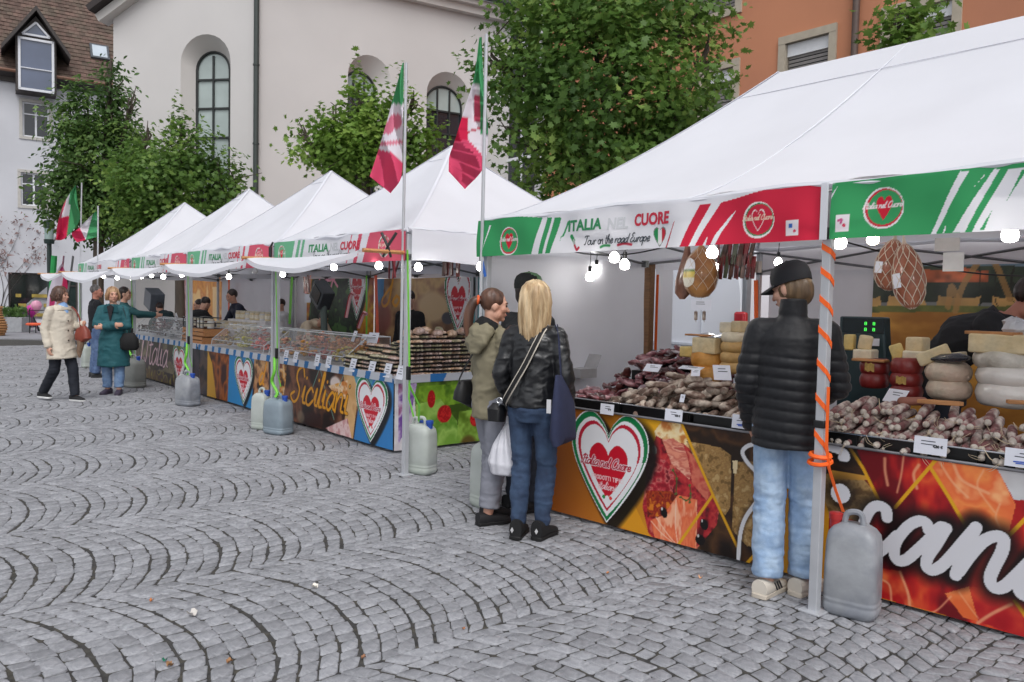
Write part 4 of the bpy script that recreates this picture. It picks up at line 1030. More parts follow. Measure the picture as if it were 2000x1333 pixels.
def tent(label, s0, s1, dep, rs, tr, zr_, legs, seed, pw=1.24):
    c = (s0+s1)/2; t_ = rthing('market_tent', label, 'tent', c, 0.0, 0, 'white pop-up market tents')
    roof_mesh(s0, s1, dep, rs, tr, ZE, zr_, pw, seed).build('roof', M_white, t_, angle=50)
    sm = MB(); apx_ = [(rs[0]-c, tr), (rs[1]-c, tr)]
    def rz_(p, q, v, dz=.007): e = lerp(p, q, v); return (e[0], e[1], ZE+(zr_-ZE)*v**pw+dz)
    for p, q in (((s0-c, 0), apx_[0]), ((s1-c, 0), apx_[1]), ((s1-c, dep), apx_[1]), ((s0-c, dep), apx_[0])): sm.tube([rz_(p, q, v) for v in np.linspace(0, 1, 14)], .008, 4, flat=(.016, .005))
    for a_ in ((.34, .67) if s1-s0 > 5 else ()): sm.tube([rz_(lerp((s0-c, 0), (s1-c, 0), a_), lerp(apx_[0], apx_[1], a_), v, -.001) for v in np.linspace(0, 1, 14)], .004, 4)
    sm.tube([rz_((s0-c, 0), apx_[0], .86, .002), rz_((s1-c, 0), apx_[1], .86, -.001)], .004, 4)
    sm.build('seam', M_white, t_)
    hm = MB(); k = 24
    for a, b in (((s0, -.02), (s1, -.02)), ((s1, -.02), (s1, dep)), ((s1, dep), (s0, dep)), ((s0, dep), (s0, -.02))):
        P = [(lerp(a, b, i/k)[0]-c, lerp(a, b, i/k)[1], ZE-.012+.012*math.sin(i*1.3)) for i in range(k+1)]; hm.tube(P, .022, 6)
    hm.build('hem', M_white, t_)
    for s, t in legs:
        mb = MB(); leg(mb, s, t, 2.2, c); mb.build('leg', M_alu, t_, smooth=False, bevel=.004)
    sc_ = MB(); ss = sorted(set(s for s, t in legs)); tt = sorted(set(t for s, t in legs))
    for a, b in zip(ss[:-1], ss[1:]):
        for t in tt: scissor(sc_, (a-c, t), (b-c, t))
    for s in (ss[0], ss[-1]):
        for a, b in zip(tt[:-1], tt[1:]): scissor(sc_, (s-c, a), (s-c, b))
    sc_.build('scissor_truss', M_grey, t_, smooth=False)
    return t_
# near tent, 5.8 m long, three legs in front
NS0, NS1 = -2.9, 2.9
tentN = tent('largest white tent nearest the camera, long ridged roof and printed valance', NS0, NS1, 3.8, (-1.53, 1.5), 1.9, 3.5, [(-2.86, .0), (0, 0), (2.86, 0), (-2.86, 3.78), (0, 3.78), (2.86, 3.78)], 21, 1.3)
invN = inv_of(tentN)
wvN = lambda X, Z: .012*np.sin(X*3.1+.5)*(1-Z/.285)+.006*np.sin(X*9+Z*14)+.004*np.sin(X*23)
cv = Canvas(row(-2.94, -.045, 1.957), -UU, 2.93, .285, .0045, WHT)
cv.poly([(925, 420), (1058, 425), (1034, 515), (920, 520)], GRN)
cv.poly([(948, 475), (955, 440), (958, 440), (945, 490)], WHT)
cv.poly([(1068, 425), (1078, 425), (1056, 510), (1048, 510)], GRN); cv.poly([(1083, 425), (1096, 425), (1071, 510), (1062, 510)], GRN)
cv.poly([(1107, 433), (1112, 430), (1099, 462), (1095, 464)], GRN); cv.poly([(1094, 462), (1096, 460), (1092, 474)], GRN)
cv.poly([(1318, 434), (1321, 430), (1299, 490), (1294, 495)], (190, 50, 70))
cv.poly([(1366, 400), (1389, 398), (1340, 492), (1322, 495)], RED)
cv.poly([(1408, 396), (1605, 340), (1605, 480), (1347, 500)], RED)
cv.poly([(1437, 411), (1424, 424), (1401, 458), (1387, 490), (1396, 490), (1411, 454)], WHT); cv.poly([(1386, 461), (1370, 490), (1380, 490)], WHT)
emblem(cv, cv.xz(995, 471), .105, 'g'); emblem(cv, cv.xz(1482, 430), .098, 'r')
q = cv.xz(1549, 446); cv.poly([(q[0]-.038, q[1]-.04), (q[0]+.038, q[1]-.04), (q[0]+.038, q[1]+.04), (q[0]-.038, q[1]+.04)], (232, 226, 232), px=False)
cv.poly([(q[0]-.02, q[1]), (q[0]+.0, q[1]), (q[0]+.0, q[1]+.026), (q[0]-.02, q[1]+.026)], (60, 110, 190), px=False)
cv.ell((q[0]+.014, q[1]-.016), .008, .008, (214, 60, 90), px=False)
# small tricolour heart and boot
hq = cv.xz(1287, 462); x, z = cv.X-hq[0], cv.Z-hq[1]; k = np.hypot(x/.052, z/.052)/np.interp(np.arctan2(z, x) % (2*math.pi), _ht, HR)
cv.fill(k < 1.12, (120, 130, 125)); cv.fill(k < 1, (240, 240, 240)); cv.fill((k < 1) & (x < -.016), (50, 150, 90)); cv.fill((k < 1) & (x > .016), (200, 50, 66))
bx = cv.conv([(1114, 462), (1118, 470), (1120, 480), (1124, 488), (1128, 484)]); cv.stroke(bx[:2]+[0, .0], .03, (50, 150, 90), px=False); cv.stroke(bx[1:3], .02, (170, 180, 175), px=False); cv.stroke(bx[2:], .018, (190, 50, 70), px=False)
cv.stroke([(1170, 483), (1178, 480), (1190, 480)], .016, (60, 150, 90), soft=.006); cv.stroke([(1206, 479), (1218, 476), (1232, 478)], .016, (200, 60, 80), soft=.006)
cv.build('valance', M_clothprint, tentN, wvN, inv=invN)
Mtg, Mtr, Mtw = pm('print_green', (50, 140, 90), .6, .02), pm('print_red', (198, 40, 66), .6, .02), pm('print_pale', (206, 208, 212), .6, .02)
Mti = pm('print_ink', (58, 66, 74), .6, .02)
for txt, x0, y0, x1, mat in (('ITALIA', 1107, 451, 1174, Mtg), ('NEL', 1186, 447, 1224, Mtw), ('CUORE', 1237, 440, 1307, Mtr)):
    a, b_ = cv.xz(x0, y0), cv.xz(x1, y0-6); V, F = font_text(txt, .1, .004); wd = V[:, 0].max()-V[:, 0].min()
    text_on(cv, txt, .1, a[0], a[1]-.004, mat, 'lettering', tentN, wvN, invN, .004, .12, (b_[0]-a[0])/wd)
a, b_ = cv.xz(1138, 473), cv.xz(1268, 464)
def ribbon_text(cv, txt, x, z, L, wid, mat, parent, wave, inv, slant=.3, off=.003, name='lettering'):
    _, l1 = script(txt, 0, 0, 1.0, slant); size = L/l1; st, _ = script(txt, 0, 0, size, slant); V, F = [], []; kk = 0
    for q in st:
        q = np.asarray(q)
        d = np.gradient(q, axis=0); d /= np.linalg.norm(d, axis=1)[:, None]+1e-9; nrm = np.stack([-d[:, 1], d[:, 0]], 1)
        base = len(V)
        for i in range(len(q)):
            for sg in (-1, 1):
                kk += 1; pt = q[i]+nrm[i]*sg*wid/2; X, Z = x+pt[0], z+pt[1]
                wv = float(wave(np.array(X), np.array(Z))) if wave else 0
                V.append(cv.O+X*cv.ex+Z*np.array([0, 0, 1.0])+cv.n*(wv+off+kk*2e-6))
        for i in range(len(q)-1): F.append((base+2*i, base+2*i+2, base+2*i+3, base+2*i+1))
    P = np.concatenate([np.array(V), np.ones((len(V), 1))], 1) @ np.array(inv).T
    return rawmesh(name, P[:, :3], F, mat, parent, smooth=False)
ribbon_text(cv, 'Tour on the road Europe', a[0], a[1]-.02, b_[0]-a[0], .007, Mti, tentN, wvN, invN)
# second stretch of valance
cv = Canvas(row(.03, -.045, 1.957), -UU, 1.8, .285, .0045, GRN)
cv.poly([(1876, 335), (1893, 335), (1827, 460), (1817, 460)], WHT); cv.poly([(1940, 330), (1951, 330), (1885, 455), (1862, 455)], WHT)
cv.poly([(1968, 330), (2500, 300), (2500, 470), (1898, 455)], WHT); cv.poly([(1938, 412), (1914, 450), (1923, 450)], GRN); cv.poly([(1996, 331), (1965, 395), (1976, 377), (2004, 333)], GRN)
cv.poly([(1921, 342), (1925, 340), (1903, 366), (1897, 375)], WHT); cv.poly([(1849, 438), (1842, 455), (1846, 455)], WHT)
cv.poly([(1637, 362), (1630, 376), (1606, 430), (1597, 436), (1620, 388)], WHT)
emblem(cv, cv.xz(1727, 406), .1, 'g')
q = cv.xz(1647, 437); cv.poly([(q[0]-.036, q[1]-.042), (q[0]+.036, q[1]-.042), (q[0]+.036, q[1]+.042), (q[0]-.036, q[1]+.042)], (236, 230, 236), px=False)
cv.stroke([(q[0]-.02, q[1]+.015), (q[0]-.002, q[1]+.018), (q[0]-.006, q[1]+.002)], .012, (200, 90, 140), px=False); cv.ell((q[0]+.012, q[1]-.012), .009, .009, (220, 70, 100), px=False)
cv.build('valance', M_clothprint, tentN, wvN, inv=invN)
cv = Canvas(row(1.83, -.045, 1.957), -UU, 1.07, .285, .015, WHT); cv.poly([(.45, .3), (2, .3), (2, -.1), (.3, -.1)], RED, px=False); cv.build('valance', M_clothprint, tentN, lambda X, Z: wvN(X+1.8, Z), inv=invN)
for (a, b_, n_) in (((NS0-.045, 0), (NS0-.045, 3.8), 40), ((NS1+.045, 0), (NS1+.045, 3.8), 40), ((NS0, 3.845), (NS1, 3.845), 40)):
    P = np.array([[(lerp(a, b_, i/n_)[0], lerp(a, b_, i/n_)[1]+.0, z+.004*math.sin(i)) for i in range(n_+1)] for z in np.linspace(1.957, 2.24, 4)]); gridmesh('valance', P, M_white, tentN)
b = MB(); b.box((.0, -.06, 2.1), (.035, .012, .29)); b.build('valance_joint', M_white, tentN, smooth=False)
b = MB(); b.box((0, 0, 1.0), (.062, .062, .04)); b.build('pole_band', M_black, tentN, bevel=.006)

# the four smaller tents
mids = [('white pyramid tent behind the two tall flags, second from the camera', -6.9, -4.0, 3.0, -5.5, 3.39, 31), ('white pyramid tent third from the camera, over the display cases', -10.0, -6.95, 3.0, -8.5, 3.44, 32),
        ('white pyramid tent fourth from the camera, over the jars and crates', -13.0, -10.05, 3.0, -11.55, 3.47, 33), ('farthest white pyramid tent at the left end of the row', -17.2, -13.05, 3.0, -15.0, 3.52, 34)]
wvM = lambda X, Z: .012*np.sin(X*3.3)+.006*np.sin(X*8)
for lab, s0, s1, dep, pk, zp, sd_ in mids:
    t_ = tent(lab, s0, s1, dep, (pk-.02, pk+.02), 1.5, zp, [(s0+.03, 0), (s1-.03, 0), (s0+.03, 2.97), (s1-.03, 2.97)], sd_, 1.16)
    inv = inv_of(t_); w_ = s1-s0-.04
    cv = Canvas(row(s0+.02, -.04, 1.96), -UU, w_, .28, .011, WHT); stripes_generic(cv); cv.build('valance', M_clothprint, t_, wvM, inv=inv)
    for txt, x, wd, mt in (('ITALIA', .92, .42, Mtg), ('NEL', 1.38, .2, Mtw), ('CUORE', 1.62, .42, Mtr)):
        V, F = font_text(txt, .1, .004); ww = V[:, 0].max(); text_on(cv, txt, .11, x, .14, mt, 'lettering', t_, wvM, inv, .004, .12, wd/ww/1.1, .004)
    ribbon_text(cv, 'Tour on the road Europe', 1.0, .06, .85, .006, Mti, t_, wvM, inv, off=.004)
    for (a, b_) in (((s1+.03, 0), (s1+.03, 3.0)), ((s0-.03, 0), (s0-.03, 3.0)), ((s0, 3.04), (s1, 3.04))):
        n_ = 30; c = (s0+s1)/2
        P = np.array([[(lerp(a, b_, i/n_)[0]-c, lerp(a, b_, i/n_)[1], z) for i in range(n_+1)] for z in np.linspace(1.96+.0, 2.24, 4)]); P[..., 2] += .01*np.sin(np.arange(n_+1)*.6)*(P[..., 2] < 2.0); gridmesh('valance', P, M_white, t_)
# sagging white cloths tied from post to post below the valances
spans = [(-6.9, -4.3, .15, 'white cloth slung below the valance of the tent by the flags'), (-10.0, -6.9, .16, 'white cloth slung below the third tent valance, sagging over bulbs'), (-13.0, -10.0, .17, 'white cloth slung below the fourth tent valance'), (-17.2, -13.0, .2, 'long white cloth slung below the farthest tent valance'), (-19.6, -17.2, .14, 'loose white cloth end flapping beyond the farthest tent')]
for s0, s1, sg_, lab in spans:
    o_ = rthing('awning_cloth', lab, 'awning', (s0+s1)/2, 0, 0, 'sagging white cloths along the tents'); L = s1-s0
    def fn(u, v, L=L, sg_=sg_):
        x = (u-.5)*L; sag = sg_*math.sin(math.pi*u)**.8; t = -.06-.3*v-.06*math.sin(math.pi*u); z = 2.07-.02*v-sag*(.2+.8*v)*.95+.008*math.sin(u*14+v*3)*v
        return (x, t, z)
    b = MB(); b.grid(fn, 40, 8); b.build('cloth', M_white, o_, angle=60)
    b = MB(); b.grid(lambda u, v: (lambda p: (p[0], p[1]-.004, p[2]-.05*v))(fn(u, 1)), 40, 1); b.build('hem', M_white, o_)
    b = MB(); b.tube([(-L/2, .02, 2.06), (-L/2, -.42, 2.05)], .02, 6); b.build('batten', M_wood, o_, smooth=False)
b = MB(); b.tube([row(-4.05, .02, 2.03), row(-4.05, -.45, 2.03)], .02, 6); tag(b.build('batten', M_wood), 'wooden batten clamped to the post below the tall left flag', 'batten')
b = MB(); q = row(-4.05, -.2, 2.08)
for a in (-.5, .6): b.tube([q+np.array([0, 0, 0]), q+np.array([a*.12, .02, .12])], .014, 5)
for a in (.2, -.3): b.tube([q, q+np.array([a*.14, .0, -.1])], .012, 5)
tag(b.build('clamp', M_black), 'black spring clamp holding cloth at the post below the flag', 'clamp')
q = row(-6.9, -.08, 2.12); b = MB(); b.box(q, (.03, .03, .14)); b.tube([q+[0, 0, .07], q+[.03, 0, .13]], .012, 5); tag(b.build('clamp', M_black), 'black peg clamp gripping cloth where second and third tents meet', 'clamp')

# back and side sheets
def hsheet(name, label, a, b, z0, z1, mat=M_whitesheet, group='white sheets closing the tents', seed=0, amp=.03):
    a, b = np.array(a, float), np.array(b, float); L = np.linalg.norm(b-a); n_ = max(12, int(L*14)); c = (a+b)/2
    o = rthing(name, label, 'sheet', c[0], c[1], 0, group)
    d = (b-a)/L; nn = np.array([-d[1], d[0]])
    P = np.zeros((9, n_+1, 3))
    for j, z in enumerate(np.linspace(z0, z1, 9)):
        for i in range(n_+1):
            u = i/n_; k = amp*(math.sin(u*L*5+seed)+.6*math.sin(u*L*11+2*seed))*(1-.6*j/8)+.03*(vnoise(np.array([[u*L, z*1.0, seed]]), 1.7, 5)[0]-.5)
            q = a+(b-a)*u-c+nn*k; P[j, i] = (q[0], q[1], z)
    gridmesh('cloth', P, mat, o); return o
hsheet('sheet', 'white side sheet of the near tent behind the three shoppers', (-2.93, .05), (-2.93, 1.95), .1, 2.0, seed=1)
hsheet('sheet', 'gathered grey-white curtain strip beside the wooden post', (-2.95, 2.15), (-2.95, 2.42), .1, 2.0, seed=2, amp=.012)
hsheet('sheet', 'white back sheet behind the man in the black cap and the till', (-2.75, 3.82), (.4, 3.82), .1, 2.0, seed=3)
hsheet('sheet', 'white back sheet of the near tent right of the landscape cloth', (.4, 3.84), (2.9, 3.84), .1, 2.0, seed=4)
hsheet('sheet', 'white back sheet of the tent by the flags', (-6.9, 3.02), (-4.0, 3.02), .1, 2.0, seed=5)
hsheet('sheet', 'white back sheet behind the vendor in the navy vest', (-17.0, 3.02), (-13.05, 3.02), .1, 2.05, seed=6)
hsheet('sheet', 'white sheet closing the back of the fourth tent, beside yellow print', (-13.0, 3.05), (-12.3, 3.05), .1, 2.0, seed=7, amp=.015)
q = onS(1245, 600, -2.93); b = MB(); b.box((0, 0, 1.0), (.075, .075, 2.0)); tag(b.build('wooden_post', M_wooddark, loc=row(-2.93, 2.04), rz=RZ, bevel=.006), 'brown wooden post between white side sheet and curtain', 'post')

# printed cloths hung at the back
def backprint(label, s0, s1, t, z0, z1, painter, res=.012, name='printed_banner', cat='banner'):
    o = rthing(name, label, cat, (s0+s1)/2, t, 0)
    cv = Canvas(row(s0, t, z0), -UU, s1-s0, z1-z0, res); painter(cv); cv.build('print', M_print, o, lambda X, Z: .012*np.sin(X*4), inv=inv_of(o)); return o
def paint_landscape(cv):
    n = fbm(cv.XZ, 3, 3); v = cv.V+8*(fbm(cv.XZ, 2.2, 31)-.5); u = cv.U
    def band(y0, y1, c0, c1, k=5, sd_=0, st=(1, 1)):
        m_ = fbm(cv.XZ*np.array(st), k, sd_)[..., None]; m_ = np.clip((m_-.3)/.4, 0, 1); cv.fill((v > y0) & (v <= y1), np.array(c0)*(1-m_)+np.array(c1)*m_)
    band(-900, 536, (84, 112, 142), (126, 148, 160), 2, 1, (.6, 2)); band(520, 552, (48, 60, 48), (74, 84, 60), 9, 2)
    cv.fill((v > 524+6*np.abs(np.sin(u*.035))) & (v < 552) & (u > 1800) & (u < 1930), np.array((190, 96, 56))*(.75+.5*vnoise(cv.XZ, 22, 8))[..., None])
    band(552, 592, (30, 38, 30), (58, 64, 50), 6, 4); k = vnoise(cv.XZ*np.array([1, .35]), 9, 6)
    cv.fill((v > 574+10*k) & (v < 600) & (k > .38), np.array((206, 160, 96))*(.7+.5*n)[..., None]); cv.fill((v > 520) & (v < 600) & (np.abs(np.sin(u*.09+n*6)) < .12) & (u > 1900), (40, 40, 28))
    band(598, 612, (88, 96, 50), (124, 124, 62), 8, 7); band(611, 3000, (166, 108, 46), (214, 154, 70), 3, 9, (1, 2.2))
    for q in ([(1852, 600), (1858, 560), (1868, 580)], [(1866, 608), (1880, 560), (1905, 520), (1925, 490)], [(1930, 488), (1950, 530), (1972, 585)]): cv.stroke(q, .05, (186, 136, 76), a=.8)
def sg(cv): return
ol = backprint('painted landscape cloth with red-roofed town above a golden field', -1.55, .9, 3.7, .55, 2.02, paint_landscape, .01, 'landscape_cloth', 'wall cloth')
def paint_do(cv):   # blue edge, 'do' lettering, biscuits, heart
    cv.tex([(-1, -1), (9, -1), (9, 9), (-1, 9)], [(120, 84, 60), (176, 140, 96), (204, 170, 120), (150, 104, 84)], 2.2, 5, px=False)
    cv.poly([(732, 540), (752, 540), (748, 610), (732, 620)], (60, 140, 200)); cv.poly([(900, 540), (960, 540), (960, 700), (880, 700)], (84, 160, 168))
    cv.ell((845, 600), .5, .28, (206, 176, 134), soft=.3); cv.ell((875, 622), .16, .1, (70, 70, 80), soft=.2); cv.ell((750, 620), .3, .35, (150, 90, 80), soft=.4)
    cv.stroke([(765, 560), (748, 585), (750, 598), (760, 590), (768, 548)], .05, (216, 150, 40)); cv.stroke([(775, 578), (768, 590), (774, 598), (780, 585), (775, 578)], .05, (216, 150, 40))
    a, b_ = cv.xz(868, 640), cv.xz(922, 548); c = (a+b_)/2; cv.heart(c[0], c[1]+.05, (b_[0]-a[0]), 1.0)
backprint('printed back banner with golden script, biscuits and heart emblem', -9.7, -6.6, 2.95, .4, 1.95, paint_do)
def paint_yel(cv):
    cv.tex([(-1, -1), (9, -1), (9, 9), (-1, 9)], [(150, 60, 30), (196, 130, 30), (222, 170, 40), (190, 90, 30)], 3, 15, px=False)
    cv.tex([(612, 530), (690, 530), (700, 660), (600, 660)], [(16, 20, 16), (40, 70, 36), (20, 26, 20), (70, 110, 50)], 6, 2)
    st = [[(622, 560), (628, 540), (640, 548), (652, 545)], [(634, 560), (640, 545)], [(646, 560), (650, 548), (658, 560)]]
    for q in st: cv.stroke(q, .05, (226, 150, 170))
    a, b_ = cv.xz(680, 600), cv.xz(716, 540); c = cv.xz(698, 565); cv.heart(c[0], c[1], (b_[0]-a[0])*1.05, 1.1)
backprint('printed back banner of peppers and herbs with heart emblem on yellow', -12.3, -9.75, 2.95, .4, 1.97, paint_yel)
def paint_beer(cv):
    cv.tex([(-1, -1), (9, -1), (9, 9), (-1, 9)], [(180, 104, 40), (216, 150, 60), (196, 120, 60), (230, 190, 130)], 2.4, 25, px=False)
    for px in (262, 292, 330, 420): cv.poly([(px-5, 560), (px+6, 560), (px+6, 620), (px-5, 620)], (236, 206, 160), .8)
    cv.tex([(330, 540), (372, 540), (372, 640), (330, 640)], [(190, 150, 160), (214, 170, 176), (170, 110, 120)], 4, 9)
Wb = rthing('printed_banner', 'amber printed banner with pale panels at the far back of the row', 'banner', -20.5, 4.6)
cv = Canvas(row(-26, 4.6, .3), -UU, 11, 1.9, .03); paint_beer(cv); cv.build('print', M_print, Wb, inv=inv_of(Wb))
# ------------------------------------------------------------------ near counter
KA = math.atan(.087); KEX = -UU*math.cos(KA)+VV*math.sin(KA); KEX = KEX/np.linalg.norm(KEX)
def KT(s): return .22+.087*(s+2.16)
TZ = .83
cN = rthing('market_counter', 'near market counter with heart emblem and big white script on its printed front', 'counter', -2.27, KT(-2.27), 0, 'market counters', KA)
b = MB(); b.box((2.3, .62, TZ-.02), (4.6, 1.2, .04)); b.build('table_top', pm('table_cover', (46, 42, 40), .6), cN, bevel=.004)
b = MB()
for x in (.1, 2.3, 4.4):
    for y in (.12, 1.12): b.box((x, y, .4), (.04, .04, .8))
b.build('trestle', M_grey, cN, smooth=False)
cv = Canvas(row(-2.27, KT(-2.27)-.006, .025), KEX, 3.75, .80, .0046, (60, 38, 22))
def c7(*p): return [(1050+x/3.03, 780+y/3.03) for x, y in p]
def c8(*p): return [(1500+x/2.778, 800+y/2.778) for x, y in p]
# orange ground of the left end
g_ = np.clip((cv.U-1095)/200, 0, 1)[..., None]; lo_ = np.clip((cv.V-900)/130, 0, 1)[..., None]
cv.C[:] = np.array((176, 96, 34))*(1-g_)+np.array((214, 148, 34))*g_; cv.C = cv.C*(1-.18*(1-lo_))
cv.poly(c7((410, 60), (700, 80), (840, 140), (700, 260), (560, 100)), (226, 166, 34))
cv.poly(c7((430, 730), (570, 620), (665, 820)), (218, 150, 30))
cv.tex(c7((690, 190), (735, 130), (850, 135), (905, 260), (890, 310), (760, 240), (700, 250)), [(214, 150, 84), (244, 224, 180), (238, 208, 150), (196, 120, 60)], 14, 1)
cv.tex(c7((845, 138), (1340, 180), (1340, 1010), (1175, 960), (930, 900), (1035, 640)), [(26, 16, 12), (58, 36, 22), (84, 54, 30), (40, 26, 16)], 6, 2)
food = c7((700, 215), (740, 238), (862, 262), (905, 300), (1035, 570), (1075, 660), (1060, 745), (935, 895), (720, 862), (655, 790), (620, 640), (650, 380))
cv.tex(food, [(92, 18, 26), (170, 34, 44), (196, 60, 58), (150, 26, 40), (206, 104, 84)], 13, 3)
cv.tex(c7((655, 330), (760, 360), (805, 440), (800, 560), (640, 560), (640, 420)), [(140, 22, 36), (176, 38, 52), (206, 110, 104), (110, 14, 26)], 30, 4)
cv.tex(c7((735, 240), (800, 232), (862, 272), (915, 420), (898, 478), (858, 440), (790, 380)), [(226, 146, 120), (200, 104, 88), (236, 176, 150), (186, 84, 76)], 10, 5, (1, 3))
cv.tex(c7((880, 300), (960, 360), (1030, 560), (1000, 600), (915, 500)), [(190, 70, 62), (214, 118, 94), (170, 44, 46)], 12, 6)
cv.tex(c7((640, 540), (790, 545), (830, 590), (760, 690), (650, 700)), [(96, 24, 18), (176, 70, 24), (130, 24, 24), (214, 120, 30)], 26, 7)
cv.tex(c7((665, 715), (740, 690), (830, 566), (945, 596), (940, 890), (860, 885), (700, 845)), [(214, 84, 52), (236, 128, 84), (226, 104, 66), (244, 176, 140)], 7, 8, (3, 1))
for q in ([(672, 722), (730, 790), (800, 850)], [(700, 700), (770, 800), (830, 870)], [(820, 600), (815, 740), (830, 860)]): cv.stroke(c7(*q), .008, (246, 206, 180), a=.8)
for (x, y, rx, rz) in ((748, 672, .026, .036), (985, 742, .03, .036), (962, 832, .036, .036), (690, 300, .02, .03)):
    cv.ell(c7((x, y))[0], rx, rz, (14, 10, 12) if x != 690 else (226, 224, 222), .3); 
    if x != 690: cv.ell(c7((x-12, y-22))[0], .006, .011, (206, 204, 204))
for q in ([(800, 420), (822, 470), (818, 560)], [(900, 510), (905, 560), (900, 610)], [(845, 580), (880, 600), (905, 580)]):
    cv.stroke(c7(*q), .008, (70, 84, 40))
    for x, y in q: cv.ell(c7((x, y))[0], .012, .007, (84, 104, 50), .5)
for poly_, sd_ in ((c7((880, 250), (960, 262), (1080, 285), (1148, 335), (1140, 640), (1110, 690), (1050, 600)), 9), (c7((1172, 372), (1345, 366), (1330, 880), (1240, 870), (1150, 772)), 10)):
    cv.tex(poly_, [(122, 92, 50), (176, 138, 84), (150, 114, 66), (192, 160, 108)], 34, sd_)
cv.poly(c7((1155, 365), (1185, 362), (1180, 440), (1160, 440)), (236, 214, 170))
YL = (224, 164, 30)
for q in ([(848, 138), (1035, 560), (1180, 872)], [(1038, 566), (832, 862)], [(1318, 885), (1238, 972)]): cv.stroke(c7(*q), .019, YL, smooth=False)
# right stretch: marbled ham
ham = c8((330, 120), (480, 198), (1389, 300), (2600, 420), (2600, 1700), (1389, 1240), (555, 1005), (330, 900))
cv.tex(ham, [(110, 10, 20), (160, 22, 28), (196, 40, 32), (222, 84, 44), (190, 30, 36)], 4.5, 12, (1.6, .8))
cv.tex(c8((895, 262), (1235, 300), (1345, 520), (1300, 690), (1090, 640), (880, 330)), [(222, 88, 46), (240, 140, 74), (230, 108, 60), (246, 176, 120)], 5, 13, (1.2, 1.2))
cv.tex(c8((1225, 285), (1500, 310), (1500, 500), (1335, 490)), [(206, 206, 208), (190, 188, 190), (220, 196, 186)], 5, 14)
cv.tex(c8((560, 850), (720, 880), (800, 1080), (570, 1010)), [(196, 50, 36), (226, 110, 60), (180, 30, 30)], 6, 15)
cv.tex(c8((1090, 960), (1389, 1000), (1389, 1240), (1140, 1150)), [(150, 12, 26), (176, 26, 34), (206, 64, 44)], 5, 16)
cv.tex(c8((960, 1000), (1090, 960), (1140, 1150), (1060, 1130)), [(226, 104, 52), (240, 150, 90), (206, 70, 40)], 7, 17)
rg_ = np.random.default_rng(5)
for q in ([(745, 250), (725, 350), (690, 450)], [(640, 260), (620, 330), (660, 420)], [(930, 300), (1000, 400), (1090, 480)], [(1000, 290), (1060, 380), (1190, 470)], [(1180, 330), (1150, 420), (1230, 560)], [(720, 890), (770, 990), (780, 1060)], [(1055, 990), (1110, 1080), (1140, 1150)], [(1140, 1150), (1230, 1100), (1330, 1060)], [(980, 1010), (900, 1080), (860, 1100)], [(1260, 500), (1240, 580), (1260, 640)], [(820, 300), (790, 360), (800, 440)], [(600, 900), (660, 960), (680, 1040)]):
    qq = [(x+rg_.normal(0, 9), y+rg_.normal(0, 9)) for x, y in q]; cv.stroke(c8(*qq), rg_.uniform(.006, .016), (240, 176, 130), a=.75, soft=.008)
cv.tex(c8((250, 330), (520, 380), (610, 490), (520, 620), (330, 560)), [(150, 116, 66), (186, 150, 96), (120, 88, 48)], 30, 18)
cv.tex(c8((120, 150), (470, 190), (540, 370), (330, 350), (120, 340)), [(40, 26, 16), (70, 44, 24), (30, 18, 12)], 8, 19); cv.poly(c8((330, 330), (530, 360), (540, 385), (330, 380)), (206, 150, 60))
for q in ([(425, 185), (515, 320), (600, 492)], [(925, 258), (690, 532)], [(888, 325), (985, 480), (1078, 642)], [(1400, 590), (1310, 682)], [(1340, 1040), (1400, 1125)]): cv.stroke(c8(*q), .018, YL, smooth=False)
T_ = c7((1400, 250), (1330, 262), (1250, 275), (1214, 312), (1240, 370), (1300, 440), (1328, 520), (1300, 600), (1232, 700), (1200, 800), (1187, 950))
LET = [c8((645, 588), (640, 545), (600, 524), (560, 540), (525, 600), (490, 700), (490, 770), (530, 808), (590, 785), (650, 735), (700, 685)),
       c8((872, 655), (860, 618), (820, 605), (760, 635), (700, 710), (684, 780), (705, 820), (750, 815), (810, 765), (880, 700), (935, 640), (968, 645)),
       c8((962, 650), (915, 730), (868, 800), (860, 850), (890, 872), (940, 850), (1000, 790), (1060, 720), (1130, 640)),
       c8((1128, 642), (1090, 720), (1050, 810), (1018, 900)), c8((1035, 880), (1100, 790), (1170, 715), (1235, 688), (1278, 705), (1270, 770), (1225, 860), (1205, 920), (1225, 965), (1275, 965), (1340, 910), (1420, 830)),
       c8((1425, 830), (1390, 900), (1362, 970), (1400, 1010), (1480, 960)), c8((330, 205), (405, 232), (422, 262), (400, 262))]
for q in LET[:6]: cv.glow(q, .085, (8, 5, 6), .97)
cv.glow(T_, .03, (30, 18, 12), .6); cv.glow(c8((393, 455), (395, 457)), .13, (10, 6, 6)); cv.glow(LET[6], .07, (14, 10, 8))
cv.stroke(T_, .026, (232, 232, 236))
for q in LET[:6]: cv.stroke(q, .058, (214, 214, 220))
cv.stroke(LET[6], .045, (222, 222, 228)); cv.ell(c8((392, 457))[0], .055, .055, (222, 222, 228))
a, b_ = cv.xz(1116, 900), cv.xz(1266, 900); tp, bt = cv.xz(1188, 815), cv.xz(1188, 1017)
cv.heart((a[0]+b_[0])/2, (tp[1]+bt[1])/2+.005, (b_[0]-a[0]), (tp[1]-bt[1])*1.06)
cv.C *= (.96+.05*fbm(cv.XZ, 3, 40))[..., None]
invK = inv_of(cN)
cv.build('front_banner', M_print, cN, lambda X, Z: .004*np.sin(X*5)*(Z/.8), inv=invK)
b = MB(); b.box((3.75+.43, -.0, .43), (.86, .012, .8)); b.build('front_panel', pm('red_panel', (150, 30, 34), .5, .3, 4), cN, smooth=False)
